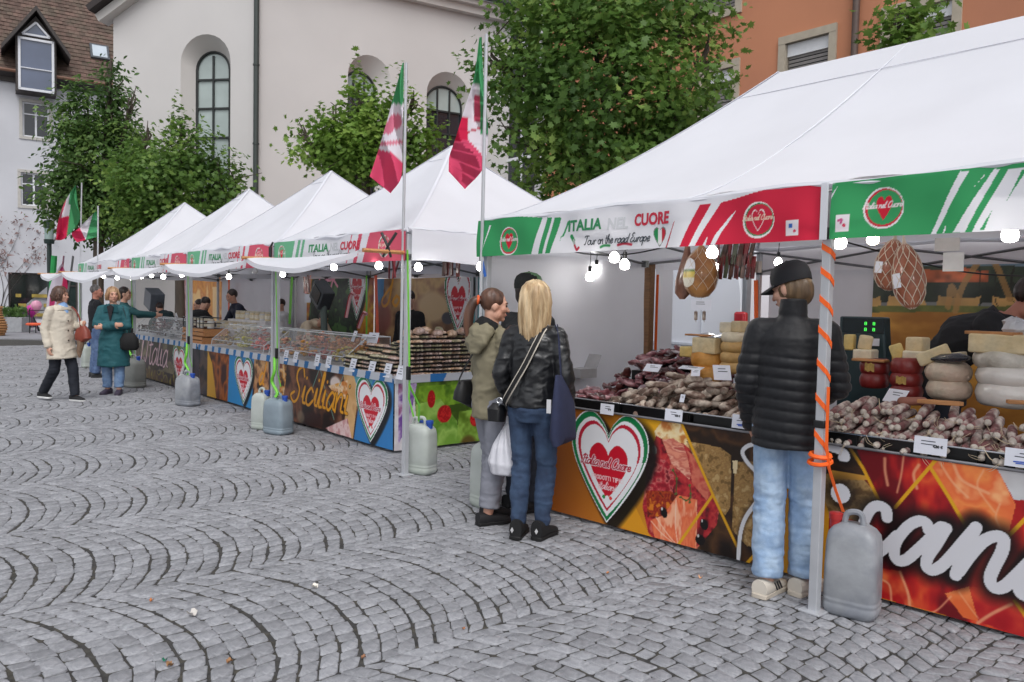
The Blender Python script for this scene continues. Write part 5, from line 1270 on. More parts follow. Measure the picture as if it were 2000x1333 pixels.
b = MB(); b.tube([(0, -.014, TZ+.005), (3.75, -.012, TZ+.005)], .008, 6); b.build('edge_profile', pm('silver_edge', (150, 150, 154), .4, metal=.6), cN)
# dark printed end panel with pale letters
cv = Canvas(row(-2.5, KT(-2.5)+.12, .02), -UU, .24, .84, .006); cv.tex([(-1, -1), (9, -1), (9, 9), (-1, 9)], [(16, 12, 14), (40, 26, 22), (30, 34, 50), (22, 16, 14)], 5, 3, px=False)
cv.ell(cv.xz(1075, 905), .06, .04, (190, 90, 40), px=False, soft=.4); cv.ell(cv.xz(1085, 1000), .06, .03, (150, 70, 36), px=False, soft=.4)
for px, py, ch in ((1079, 949, 'e'), (1079, 981, 'a')): q = cv.xz(px, py); cv.text(ch, q[0], q[1], .036, .01, (214, 214, 214), .05)
cv.build('end_panel', M_print, cN, inv=invK)

# black trays, rail, cards
def kpos(x, y, z): return np.array(row(-2.27, KT(-2.27), 0))+KEX*x+np.cross([0, 0, 1], KEX)*y+np.array([0, 0, z])
def toK(P): d = np.asarray(P)-kpos(0, 0, 0); return np.array([d @ KEX, d @ np.cross([0, 0, 1.0], KEX), d[2]])
def px2k(px, py, y):   # pixel onto the plane y metres behind the counter front
    n = np.cross([0, 0, 1.0], KEX); P = onPlane(px, py, kpos(0, y, 0), n); return toK(P)
def kthing(name, label, cat, x, y, z, group=None, rz=0.0): return thing(name, label, cat, kpos(x, y, z), RZ+KA+rz, group)
M_tray = pm('black_tray', (16, 16, 17), .35, .15, 10)
tl_ = ['under the cured meat at the left end of the near counter', 'under the loose heap of small salami beside the heart emblem', 'under the small salami left of the man in the black cap', 'hidden behind the man in the black cap', 'under the tied salami right of the near post', 'under the tied salami at the right picture edge']
for i, (x0, x1) in enumerate(((.08, .58), (.62, 1.16), (1.2, 1.74), (1.78, 2.26), (2.3, 2.86), (2.9, 3.5))):
    t_ = kthing('display_tray', 'shallow black display tray '+tl_[i], 'tray', (x0+x1)/2, .03, TZ+.001, 'black trays along the near counter')
    w_ = x1-x0; b = MB()
    b.box((0, .28, .008), (w_, .56, .016)); b.box((0, 0, .036), (w_, .012, .07)); b.box((0, .56, .036), (w_, .012, .07))
    for sx in (-1, 1): b.box((sx*w_/2, .28, .035), (.012, .548, .068))
    b.build('body', M_tray, t_, smooth=False, bevel=.003)
b = MB(); b.tube([kpos(.05, -.02, TZ+.078), kpos(3.7, -.02, TZ+.08)], .0045, 6); b.tube([kpos(.05, .01, TZ+.075), kpos(3.7, .01, TZ+.077)], .003, 5)
for x in np.linspace(.1, 3.6, 13): b.tube([kpos(x, -.02, TZ+.078), kpos(x, .02, TZ+.07)], .003, 5)
tag(b.build('wire_rail', pm('chrome', (200, 202, 206), .18, .05, metal=.95)), 'thin chrome rail running along the front of the near counter trays', 'rail')
Mink = pm('card_ink', (70, 74, 86), .6); Minkb = pm('blue_ink', (56, 96, 196), .6)
def card(label, P, rz, w_, h_, tilt=0.0, group='white price cards', price=None, blue=False, lines=2):
    t_ = thing('price_card', label, 'price card', P, rz, group); M = Matrix.Rotation(tilt, 3, 'X')
    b = MB(); b.box(M @ Vector((0, 0, h_/2)), (w_, .0016, h_), M); b.build('card', M_paper, t_, smooth=False)
    b = MB(); rg = np.random.default_rng(int(abs(P[0]*1e4)) % 9999)
    for i in range(lines):
        wl = w_*rg.uniform(.3, .55); b.box(M @ Vector((rg.uniform(-.1, .1)*w_, -.0016, h_*(.75-.18*i))), (wl, .0008, h_*.05), M)
    b.build('print', Mink, t_, smooth=False)
    if blue:
        b = MB(); b.tube([M @ Vector((-w_*.25, -.002, h_*.28)), M @ Vector((w_*.2, -.002, h_*.32))], .003, 4); b.tube([M @ Vector((-w_*.18, -.002, h_*.2)), M @ Vector((w_*.2, -.002, h_*.22))], .003, 4); b.build('underline', Minkb, t_)
    if price:
        V, F = font_text(price, h_*.2, .001); V3 = [M @ Vector((x+w_*.08, -.003, y+h_*.42)) for x, y in V]; rawmesh('price', V3, F, pm('black_ink', (26, 26, 30), .6), t_, smooth=False)
    return t_
for i, (px, py, w_, h_, pr, bl, lab) in enumerate(((1185, 810, .12, .075, '4,90', False, 'white price card on the tray front above the heart emblem, left of two'), (1315, 823, .135, .078, '4,50 €', False, 'white price card on the tray front above the printed ham slices'), (1449, 838, .14, .085, None, True, 'white price card with blue underlining beside the man in the black puffer jacket'), (1816, 888, .16, .09, '4,80 €', False, 'large white price card on the tray front above the red ham print'), (1996, 914, .15, .09, '4,90 €', True, 'white price card cut off by the right picture edge'))):
    k = px2k(px, py, -.03); card(lab, kpos(k[0], -.032, k[2]), RZ+KA, w_, h_, R(-6), 'white price cards', pr, bl)
for px, py, y, w_, h_, rz, tl, lab in ((1270, 726, .42, .13, .08, .1, -50, 'white card lying on top of the loose salami heap, left one'), (1345, 722, .5, .2, .06, -.1, -70, 'flat white card between golden cheese and salami heap'), (1412, 743, .4, .12, .12, .75, -35, 'white card standing on its corner in the salami heap'), (1742, 786, .42, .15, .09, -.45, -35, 'white card leaning on the tied salami before the red cheeses'), (1331, 786, .1, .035, .055, 0, -20, 'small pale tag on a salami at the heap front'), (1358, 735, .3, .06, .06, .5, -40, 'small pale card tucked beside the upright salami')):
    k = px2k(px, py, y); card(lab, kpos(*k), RZ+KA+rz, w_, h_, R(tl), 'cards among the near goods')

# ---- salami
M_sal = pm('mouldy_salami', (118, 94, 82), .75, .3, 24, bump=.5, bscale=50, island=.22, tint=(186, 172, 158))
M_sal2 = pm('tied_salami', (126, 82, 82), .7, .3, 26, bump=.4, bscale=60, island=.15, tint=(196, 184, 176))
M_str = pm('string', (206, 188, 160), .8)
M_cas = pm('casing_end', (196, 186, 176), .7, .2, 20, bump=.3)
def sal_mesh(L, r, bend, seed):
    b = MB(); rg = np.random.default_rng(seed); n = 11; P, Q = [], []
    for i in range(n):
        u = i/(n-1)*2-1; P.append((u*L/2, bend*(1-u*u), 0)); Q.append(max(.25, (1-abs(u)**4.5)**.5)*r*(1+rg.normal(0, .05)))
    b.tube(P, Q, 9); return b
SALV = []
for i in range(5): SALV.append(sal_mesh(.135+.012*i, .0235+.0015*(i % 3), (.012, .004, -.01, .016, .0)[i], i).build('salami', M_sal, angle=None).data)
TIEV = []
for i in range(4):
    b = sal_mesh(.24, .0245+.001*i, .004*(i-1.5), 20+i); TIEV.append(b.build('salami', M_sal2, angle=None).data)
b = MB(); b.ell((0, 0, 0), (.016, .019, .019), 9, 6); b.tube([(-.012, 0, 0), (-.024, 0, 0)], [.007, .011], 7); KNOB = b.build('casing_end', M_cas, angle=None).data
STRV = []
for i in range(3):
    b = MB(); rg = np.random.default_rng(i)
    for q in range(2):
        a = rg.normal(0, .6); b.tube(spline([(-.02, 0, 0), (-.035, .02*a, -.012), (-.04-.01*q, .03*a, -.04), (-.03, .035*a+.01, -.065-.02*rg.random())], 4), .0011, 4)
    STRV.append(b.build('string', M_str, angle=None).data)
for o in [o for o in list(COL.objects) if o.type == 'MESH' and o.parent is None and o.name.split('.')[0] in ('salami', 'casing_end', 'string')]: bpy.data.objects.remove(o)
def inst(name, me, loc, M3, parent=None):
    o = bpy.data.objects.new(name, me); COL.objects.link(o); m4 = M3.to_4x4(); m4.translation = Vector([float(v) for v in loc]); o.matrix_world = m4
    if parent is not None: o.parent = parent
    return o
Kmat = Matrix((KEX, np.cross([0, 0, 1.0], KEX), (0, 0, 1))).transposed()
rg = np.random.default_rng(77)
nS = 0
for layer in range(6):
    cnt = (44, 40, 36, 32, 28, 18)[layer]
    for i in range(cnt):
        x = rg.uniform(.42-.1*(layer < 2), 1.86); fy = layer*.055; y = rg.uniform(.05+fy, .52); z = TZ+.036+layer*.041+rg.uniform(0, .012)+.05*max(0, y-.3)
        if layer > 2 and x < .7: continue
        ang = rg.normal(.5, .8) if x < 1.2 else rg.normal(1.25, .5)
        M = Kmat @ Matrix.Rotation(ang, 3, 'Z') @ Matrix.Rotation(rg.normal(.0, .3)-.25*math.sin(ang), 3, 'Y') @ Matrix.Rotation(rg.uniform(0, 6), 3, 'X')
        o = inst('salami', SALV[rg.integers(5)], kpos(x, y, z), M)
        tag(o, 'small grey-brown mouldy salami in the loose heap on the near counter', 'salami', 'loose salami heaped on the near counter'); nS += 1
TIE_LAB = 'speckled salami with pale tied end stacked at the right of the near counter'
for layer in range(6):
    n_ = 26
    for i in range(n_):
        x = 2.04+i*.064+rg.normal(0, .006)+.03*(layer % 2); y = .16+.034*layer+rg.normal(0, .018); z = TZ+.036+layer*.034+rg.normal(0, .004)
        if layer >= 4 and rg.random() < .35: continue
        if layer == 5 and x > 2.6: y += .03
        M = Kmat @ Matrix.Rotation(math.pi/2+rg.normal(0, .12)+(-.35 if x > 3.0 and layer > 2 else 0), 3, 'Z') @ Matrix.Rotation(-.16+rg.normal(0, .07), 3, 'Y') @ Matrix.Rotation(rg.uniform(0, 6), 3, 'X')
        root = inst('tied_salami', TIEV[rg.integers(4)], kpos(x, y, z), M); tag(root, TIE_LAB, 'salami', 'tied salami stacked on the near counter')
        k_ = bpy.data.objects.new('casing_end', KNOB); COL.objects.link(k_); k_.parent = root; k_.location = (-.127, 0, 0)
        if rg.random() < .6: s_ = bpy.data.objects.new('string', STRV[rg.integers(3)]); COL.objects.link(s_); s_.parent = root; s_.location = (-.127, 0, 0); s_.rotation_euler = (rg.uniform(-.5, .5), 0, 0)
# wooden pieces lying on the tied salami
k = px2k(1834, 790, .3); b = MB(); b.prism([(-.11, -.02), (-.06, -.035), (.1, -.03), (.12, .0), (.1, .03), (-.05, .03)], 0, .022); tag(b.build('wooden_board', M_wood, loc=kpos(*k), rz=RZ+.35, bevel=.003), 'small orange wooden board lying on the tied salami', 'board')
k = px2k(1780, 786, .36); b = MB(); b.capsule((-.05, 0, 0), (.06, .01, .01), .026, .024); tag(b.build('cut_salami', pm('cut_salami', (150, 96, 80), .6, .2, 12, bump=.3), loc=kpos(k[0], k[1], k[2]), rz=RZ+.2), 'thick cut brown salami piece beside the wooden board', 'salami')
k = px2k(1992, 786, .4); b = MB(); b.box((0, 0, 0), (.12, .05, .02)); tag(b.build('wooden_board', M_wood, loc=kpos(*k), rz=RZ+.6, bevel=.003), 'wooden board end lying on salami at the right picture edge', 'board')

# ---- cured meat packs at the left of the near counter
Mcm = [pm('cured_meat_%d' % i, c_, .28, .35, 14, bump=.25, bscale=25, coat=.5, tint=t_) for i, (c_, t_) in enumerate((((84, 40, 42), (140, 84, 90)), ((120, 62, 70), (176, 128, 132)), ((60, 30, 30), (100, 52, 48)), ((150, 118, 124), (196, 186, 190))))]
MEATV = []
for i in range(6):
    rg2 = np.random.default_rng(60+i); L, w_, h_ = rg2.uniform(.12, .2), rg2.uniform(.05, .08), rg2.uniform(.03, .05); b = MB()
    secs = []
    for u in np.linspace(-1, 1, 9): kk = max(.15, (1-abs(u)**3.2)**.5); secs.append(((u*L/2, rg2.normal(0, .004), rg2.normal(0, .004)), w_/2*kk*(1+rg2.normal(0, .08)), h_/2*kk*(1+rg2.normal(0, .1))))
    b.loft(secs, 10, (0, 1, 0), 2.6); o = b.build('cured_meat', Mcm[i % 4], angle=50); MEATV.append(o.data); bpy.data.objects.remove(o)
b = MB()
for i in range(4): b.box((.58-.06*i, .695+.15*i, TZ+.038*(i+1)), (1.1-.12*i, .149, .076*(i+1)))
tag(b.build('display_riser', M_tray, loc=kpos(0, 0, 0), rz=RZ+KA, smooth=False), 'black stepped riser under the cured meat heap', 'riser')
for i in range(250):
    x = rg.uniform(.02, 1.16); y = rg.uniform(.55, 1.2) if x > .32 else rg.uniform(.12, 1.15); h_ = 0; st_ = 0 if y < .62 else .076*(1+min(3, int((y-.62)/.15))); st_ *= (x < 1.13-.06*st_*13); z = TZ+.03+st_+.07*rg.random()
    if x > .98 and y < .75: continue
    M = Kmat @ Matrix.Rotation(rg.normal(.3, .8), 3, 'Z') @ Matrix.Rotation(rg.normal(0, .35), 3, 'Y') @ Matrix.Rotation(rg.normal(.3, .5), 3, 'X')
    vi = rg.integers(6); o = inst('cured_meat', MEATV[vi], kpos(x, y, z), M)
    tag(o, 'film-wrapped '+('dark brown', 'purplish', 'blackish', 'pale streaked')[vi % 4]+' cured meat heaped at the near counter left end', 'cured meat', 'cured meat heaped at the left of the near counter')
k = px2k(1140, 660, 1.0); b = MB(); b.box((0, 0, .04), (.24, .2, .08)); b.add([(-.12, .1, .08), (.12, .1, .08), (.12, .16, .2), (-.12, .16, .2)], [(0, 1, 2, 3)]); tag(b.build('cardboard_box', pm('grey_carton', (170, 168, 170), .7), loc=kpos(k[0], .95, TZ+.12), rz=RZ), 'open pale carton behind the cured meat heap', 'box')

# ---- cheese
def cheesemat(n, c_, t_, bump=.3): return pm('cheese_'+n, c_, .55, .2, 13, bump=bump*2, bscale=26, tint=t_)
CH = dict(gold=cheesemat('gold', (196, 132, 54), (206, 150, 76)), pale=cheesemat('pale', (222, 204, 166), (210, 188, 146)), rind=cheesemat('rind', (206, 172, 118), (186, 148, 92)), white=cheesemat('white', (226, 216, 194), (214, 202, 176)), red=pm('red_wax', (128, 38, 36), .4, .15, 6, bump=.15, coat=.2),
          pink=cheesemat('pink', (206, 190, 170), (190, 166, 148), .5), grey=cheesemat('grey', (186, 178, 166), (206, 200, 190), .6), wrap=pm('wrapped_cheese', (222, 216, 210), .2, .06, 6, bump=.7, bscale=12, coat=.7), yellow=cheesemat('yellow', (226, 200, 132), (214, 184, 112)))
def kwheel(label, x0, y0, x1, y1, yf, mat, group='cheese wheels stacked on the near counter', bulge=.5, name='round_cheese', lab2=None):
    a, b_ = px2k(x0, y1, yf), px2k(x1, y0, yf); w_ = b_[0]-a[0]; h_ = max(.03, b_[2]-a[2]); r = w_/2*.98
    t_ = kthing(name, label, 'cheese', (a[0]+b_[0])/2, yf+r, a[2], group)
    e = min(h_*.5*bulge+.002, r*.5)
    prof = [(.001, 0), (r-e, 0)]+[(r-e+e*math.cos(q), h_/2+h_/2*math.sin(q)) for q in np.linspace(-math.pi/2, math.pi/2, 9)]+[(r-e, h_), (.001, h_)]
    b = MB(); rg = np.random.default_rng(int(x0)); b.lathe(prof, 36)
    b.v = [(x*(1+.01*math.sin(7*z*20+x*9)), y*(1+.01*math.sin(y*22)), z+.003*math.sin(x*30)*math.cos(y*25)) for x, y, z in b.v]
    b.build('wheel', CH[mat], t_, angle=60)
    if lab2:
        V, F = [], []
        for i in range(7):
            an = -math.pi/2+(i/6-.5)*.62
            for q in (.25, .75): V.append(((r+.004)*math.cos(an), (r+.004)*math.sin(an), h_*(q+.06*math.sin(i*2))))
        F = [(2*i, 2*i+2, 2*i+3, 2*i+1) for i in range(6)]; rawmesh('sticker', V, F, pm('gold_sticker', (186, 150, 80), .5, .3, 40), t_)
    return t_
def kblock(label, x0, y0, x1, y1, yf, mat, dep=.14, rz=0.0, tilt=0.0, group='cut cheese on the near counter', wedge=0.0):
    a, b_ = px2k(x0, y1, yf), px2k(x1, y0, yf); w_, h_ = b_[0]-a[0], b_[2]-a[2]
    t_ = kthing('cheese_piece', label, 'cheese', (a[0]+b_[0])/2, yf+dep/2, a[2], group, rz)
    b = MB(); V = []
    for z in (0, h_):
        for x, y in ((-w_/2, -dep/2), (w_/2, -dep/2), (w_/2*(1-wedge), dep/2), (-w_/2*(1-wedge), dep/2)): V.append((x, y, z))
    b.add(V, [(3, 2, 1, 0), (4, 5, 6, 7), (0, 1, 5, 4), (1, 2, 6, 5), (2, 3, 7, 6), (3, 0, 4, 7)])
    o = b.build('body', CH[mat], t_, bevel=min(.012, h_*.2), seg=3); t_.rotation_euler[1] = tilt
    return t_
kwheel('golden brown cheese wheel under the pale cheese block', 1335, 689, 1394, 716, .62, 'gold')
kwheel('golden brown cheese wheel lowest in its stack behind the salami heap', 1335, 718, 1393, 745, .6, 'gold')
kblock('pale rectangular cheese block with silver film on top', 1350, 661, 1396, 690, .64, 'pale', .16)
kblock('pale yellow cheese wedge left of the rectangular block', 1326, 678, 1351, 697, .7, 'yellow', .14)
k = px2k(1371, 661, .66); b = MB(); b.grid(lambda u, v: ((u-.5)*.24, (v)*.16, .012+.02*v+.006*math.sin(9*u)), 8, 4); tag(b.build('film', pm('silver_film', (186, 190, 194), .15, .2, 8, metal=.6), loc=kpos(*k), rz=RZ), 'silver film lying on the pale cheese block', 'film')
k = px2k(1366, 655, .72); b = MB(); b.box((0, 0, 0), (.22, .07, .014)); tag(b.build('wooden_board', M_wood, loc=kpos(*k), rz=RZ, bevel=.003), 'thin wooden board on top of the film covered cheese', 'board')
for (x0, y0, x1, y1, mt, lab) in ((1393, 709, 1441, 730, 'rind', 'pale rind cheese half wheel lowest beside the golden wheel'), (1395, 688, 1441, 709, 'rind', 'pale rind cheese half wheel second from bottom beside the man in black'), (1395, 669, 1447, 688, 'rind', 'darker rind cheese half wheel third from bottom beside the man in black'), (1397, 650, 1445, 669, 'white', 'cream cheese half wheel on top of the stack beside the man in black')):
    kwheel(lab, x0, y0, x1, y1, .66, mt, bulge=.7)
kblock('small white cheese chunk on the tall stack, left one', 1402, 630, 1424, 650, .72, 'white', .09, .3); kblock('cream wedge of cheese on the tall stack, right one', 1426, 628, 1454, 649, .72, 'pale', .1, -.4, wedge=.5)
for (x0, y0, x1, y1, lab) in ((1446, 652, 1490, 672, 'topmost'), (1447, 672, 1490, 691, 'second'), (1444, 691, 1490, 712, 'third')): kwheel(lab+' rind cheese of the stack half hidden by the puffer jacket', x0, y0, x1, y1, .72, 'rind', bulge=.7)
kwheel('red waxed cheese wheel, upper one beside the black sleeve', 1668, 704, 1729, 731, .66, 'red', lab2=1, group='red waxed cheese wheels')
kwheel('red waxed cheese wheel, lower one beside the black sleeve', 1668, 731, 1727, 757, .66, 'red', group='red waxed cheese wheels')
kwheel('red waxed cheese wheel on top of the stack of three', 1728, 702, 1794, 731, .58, 'red', group='red waxed cheese wheels')
kwheel('red waxed cheese wheel with gold sticker, middle of the stack of three', 1727, 731, 1793, 755, .58, 'red', lab2=1, group='red waxed cheese wheels')
kwheel('red waxed cheese wheel at the bottom of the stack of three', 1728, 755, 1793, 780, .58, 'red', group='red waxed cheese wheels')
k = px2k(1700, 704, .7); b = MB(); b.box((0, 0, 0), (.2, .1, .016)); tag(b.build('wooden_board', M_wood, loc=kpos(*k), rz=RZ+.1, bevel=.004), 'brown wooden board on the red wheels beside the till', 'board')
kblock('cream cheese wedge on the board before the till', 1664, 684, 1702, 704, .74, 'white', .13); kblock('pale cheese piece standing tilted on another before the till', 1669, 656, 1697, 683, .76, 'pale', .1, .3, .15, wedge=.3)
kblock('yellow cheese piece behind the black sleeve', 1644, 654, 1664, 684, .78, 'yellow', .1, .2)
kblock('white flat cheese under the rounded yellow piece', 1761, 687, 1805, 703, .66, 'white', .13); kblock('rounded pale yellow cheese piece behind the red wheels', 1768, 660, 1804, 687, .68, 'pale', .12, -.1)
kblock('yellow cheese wedge leaning left of the rounded piece', 1740, 672, 1768, 702, .68, 'yellow', .12, .2, -.35, wedge=.6)
kwheel('pinkish mould-spotted cheese wheel resting on another', 1791, 711, 1888, 747, .5, 'pink', bulge=1)
kwheel('pinkish grey cheese wheel under the mould-spotted one', 1794, 747, 1888, 779, .5, 'pink', bulge=.8)
kblock('long cream cheese wedge leaning in plastic film on the pink wheel', 1793, 682, 1862, 704, .56, 'pale', .1, .1, -.45, wedge=.2)
kblock('second thin cheese slice in film above the dark pack', 1830, 692, 1880, 700, .6, 'white', .1, -.1, -.2)
k = px2k(1857, 704, .56); b = MB(); b.loft([((-.1, 0, 0), .03, .01), ((-.05, 0, .005), .05, .03), ((.05, 0, .015), .05, .03), ((.1, 0, .02), .02, .01)], 12, (0, 1, 0)); tag(b.build('dark_pack', pm('dark_wrap', (40, 42, 50), .15, .3, 10, bump=.6, coat=.6), loc=kpos(*k), rz=RZ), 'dark film-wrapped pack between the cream wedge and the tall cheese stack', 'pack')
kwheel('white film-wrapped cheese wheel at the bottom of the tall right stack', 1885, 754, 2032, 792, .46, 'wrap', bulge=.6)
kwheel('white film-wrapped cheese wheel second from bottom in the tall right stack', 1886, 721, 2030, 754, .46, 'wrap', bulge=.8)
kwheel('grey mould-rind cheese wheel below the big cream block', 1880, 688, 2024, 721, .47, 'grey', bulge=1)
kblock('large cream cheese block on top of the tall right stack', 1889, 656, 2014, 688, .5, 'pale', .24)
k = px2k(1934, 654, .56); b = MB(); b.prism([(-.12, -.04), (.13, -.05), (.15, .04), (-.1, .05)], 0, .018); tag(b.build('wooden_board', M_wood, loc=kpos(*k), rz=RZ, bevel=.003), 'wooden board with crumbs on the large cream cheese block', 'board')
Mfilm = glassmat('clear_film', (232, 234, 238), .22, .12)
k = px2k(1985, 640, .62); b = MB(); b.ell((0, 0, 0), (.075, .06, .055), 12, 8); b.v = [(x*(1+rg.normal(0, .12)), y*(1+rg.normal(0, .12)), z*(1+rg.normal(0, .12))) for x, y, z in b.v]; tag(b.build('plastic_bag', pm('crumpled_bag', (196, 196, 202), .18, .2, 8, coat=.6), loc=kpos(*k), smooth=False), 'crumpled clear plastic bag on the tall cheese stack', 'bag')

# ---- till and hanging goods
k = px2k(1695, 660, 1.15); t_ = kthing('till_scale', 'dark green shop scale with glowing digits behind the cheeses', 'scale', k[0], 1.12, TZ)
a, b_ = px2k(1648, 618, 1.12), px2k(1740, 696, 1.12)
b = MB(); hw = (b_[0]-a[0])/2; zt = a[2]-TZ; b.prism([(-hw, 0), (hw+.03, 0), (hw-.03, zt), (-hw, zt)], -.06, .06, Matrix.Rotation(R(90), 3, 'X')); b.build('housing', pm('dark_teal_plastic', (38, 60, 66), .4, .1), t_, bevel=.012)
b = MB(); b.box((0, -.064, zt-.06), (hw*1.7, .008, .1)); b.build('display_panel', pm('display_panel', (26, 38, 44), .2), t_, smooth=False)
b = MB()
for x in (.02, .075):
    for z in (zt-.045, zt-.085):
        for dx in (-.006, .006): b.box((x+dx, -.07, z), (.003, .003, .018))
        for dz in (-.009, 0, .009): b.box((x, -.07, z+dz), (.012, .0031, .003))
b.build('digits', emit('green_digits', (70, 220, 80), 1.0), t_, smooth=False)
b = MB(); b.box((.09, -.068, zt-.17), (.05, .006, .05)); b.build('sticker', M_paper, t_, smooth=False)
Mham = pm('ham', (150, 84, 58), .4, .3, 9, bump=.3, coat=.4, tint=(176, 112, 84)); Mnet = pm('net_cord', (214, 198, 180), .7)
def ham(label, px, py0, py1, t, rx, tilt, lab=True):
    a, b_ = onT(px, py0, t), onT(px, py1, t); h_ = a[2]-b_[2]
    t_ = rthing('netted_ham', label, 'ham', a[0], t, b_[2], 'hams hanging in nets under the near tent'); t_.rotation_euler[1] = tilt
    prof = [(.1, 0), (.5, .05), (.85, .18), (1, .38), (.95, .58), (.7, .8), (.35, .95), (.08, 1)]
    b = MB(); b.lathe([(r*rx, z*h_*.92) for r, z in spline([(p[0], p[1]) for p in prof], 3)], 20); b.build('body', Mham, t_)
    b = MB()
    for d_ in (1, -1):
        for k_ in range(9):
            P = []
            for i in range(15):
                z = i/14; r = np.interp(z, [p[1] for p in prof], [p[0] for p in prof])*rx*1.03+.002; an = k_*2*math.pi/9+d_*z*2.4; P.append((r*math.cos(an), r*math.sin(an), z*h_*.92))
            P.append((0, 0, h_*1.06)); b.tube(P, .0022, 4)
    b.tube([(0, 0, h_*.9), (0, 0, h_*1.25)], .004, 5); b.build('netting', Mnet, t_)
    if lab:
        V = []; r = rx*1.04
        for i in range(5):
            an = -2.0+(i/4-.5)*.7
            for z in (.3, .5): V.append((r*math.cos(an), r*math.sin(an), h_*z))
        rawmesh('label', V, [(2*i, 2*i+2, 2*i+3, 2*i+1) for i in range(4)], M_paper, t_)
ham('netted ham hanging left of the pair before the white sheet', 1738, 458, 568, .55, .082, .1)
ham('netted ham hanging lower in the pair, touching the landscape cloth edge', 1788, 462, 604, .5, .08, -.16)
# big hanging provolone with printed label, speck, packs
a, b_ = onT(1370, 490, .62), onT(1370, 582, .62); h_ = a[2]-b_[2]
t_ = rthing('hanging_ham', 'round netted ham with printed landscape label hanging under the red valance', 'ham', a[0], .62, b_[2])
b = MB(); b.lathe([(.02, 0), (.06, .01), (.1, .06), (.115, .13), (.11, .2), (.085, .28), (.04, .33), (.012, .36)], 22); b.build('body', pm('golden_crust', (150, 96, 52), .4, .3, 10, bump=.4, coat=.4, tint=(186, 134, 78)), t_)
V, F, cl = [], [], []
for j in range(15):
    for i in range(13):
        u, v = i/12, j/14; an = -math.pi/2-.35+(u-.5)*1.3*math.sqrt(max(.05, 1-(2*v-1)**4)); z = .07+.2*v; r = np.interp(z, [.06, .13, .2, .28], [.1, .115, .11, .085])+.004; V.append((r*math.cos(an), r*math.sin(an), z))
        cl.append((232, 232, 236) if v > .62 else ((90, 130, 70) if v > .5 else ((214, 190, 90) if v > .3 else (232, 226, 210))))
F = [(j*13+i, j*13+i+1, (j+1)*13+i+1, (j+1)*13+i) for j in range(14) for i in range(12)]; rawmesh('label', V, F, M_print, t_, col=lin(np.array(cl)))
b = MB()
for d_ in (1, -1):
    for k_ in range(8):
        P = []
        for i in range(12):
            z = i/11*.34; r = np.interp(z, [0, .06, .13, .2, .28, .34], [.03, .1, .117, .112, .087, .035])+.003; an = k_*2*math.pi/8+d_*z*7; P.append((r*math.cos(an), r*math.sin(an), z))
        b.tube(P, .0015, 4)
b.tube([(0, 0, .34), (0, 0, .5)], .004, 5); b.build('netting', Mnet, t_)
a, b_ = onT(1335, 500, .66), onT(1335, 585, .66); t_ = rthing('hanging_speck', 'brown cured ham piece in film hanging left of the labelled ham', 'ham', a[0], .66, b_[2]); h_ = a[2]-b_[2]
b = MB(); b.loft([((0, 0, 0), .02, .015), ((0, 0, .04), .06, .04), ((.005, 0, .12), .065, .045), ((.02, 0, .22), .05, .035), ((.03, 0, .32), .03, .02), ((.035, 0, .42), .012, .01)], 16); b.build('body', pm('speck', (112, 70, 52), .35, .35, 8, bump=.4, coat=.5, tint=(150, 112, 96)), t_)
Mp = [pm('pack_red', (150, 44, 50), .3, .4, 12, coat=.5, tint=(70, 30, 30)), pm('pack_dark', (60, 44, 40), .3, .3, 12, coat=.5, tint=(120, 90, 80)), pm('pack_green', (90, 100, 80), .3, .3, 12, coat=.5)]
for i in range(26):
    q = onT(1408+(i % 13)*5.4, 495+(i//13)*26+2*(i % 3), .75); t_ = rthing('sausage_packet', ('red and brown', 'dark brown', 'greenish')[(i*7 % 5) % 3]+' packet of thin sausages in the bunch hanging behind the lit bulb', 'packet', q[0], .72+.02*(i % 2), q[2], 'sausage packets hanging in a bunch', rng.normal(0, .5))
    b = MB(); b.box((0, 0, 0), (.028, .01, .15)); b.box((0, -.0056, -.03), (.022, .003, .06)); o = b.build('packet', Mp[(i*7 % 5) % 3], t_, bevel=.003); t_.rotation_euler[1] = rng.normal(.12, .08)
q = onT(1474, 522, .8); b = MB(); b.box((0, 0, 0), (.1, .012, .075)); tag(b.build('card', pm('beige_card', (206, 196, 186), .6), loc=row(*q), rz=RZ), 'plain beige card hanging beside the bunch of packets', 'card')
for px, lab in ((1359, 'left'), (1375, 'right')):
    q = onT(px, 617, .6); b = MB(); b.tube([(0, 0, .03), (0, 0, .028), (0, 0, -.028), (0, 0, -.032)], [.006, .012, .012, .005], 9); b.tube([(0, 0, .03), (0, 0, .09)], .002, 4); b.tube([(0, 0, -.03), (.004, 0, -.045)], .002, 4)
    tag(b.build('small_salami', M_sal, loc=row(*q), rz=RZ), 'tiny '+lab+' salami hanging under the white card below the labelled ham', 'salami')
q = onT(1371, 598, .6); card('white card hanging under the labelled ham above two tiny salami', row(q[0], .59, q[2]-.03), RZ, .17, .075, 0, 'cards hanging under the near tent', lines=2)
for px, py, w_, h_, c_, lab in ((1850, 478, .12, .07, (206, 200, 196), 'grey printed card hanging by the right ham'), (1862, 512, .1, .1, (226, 222, 220), 'white card hanging right of the lower ham')):
    q = onT(px, py, .6); b = MB(); b.box((0, 0, 0), (w_, .004, h_)); tag(b.build('card', pm('card_%d' % px, c_, .6), loc=row(*q), rz=RZ+.15), lab, 'card')

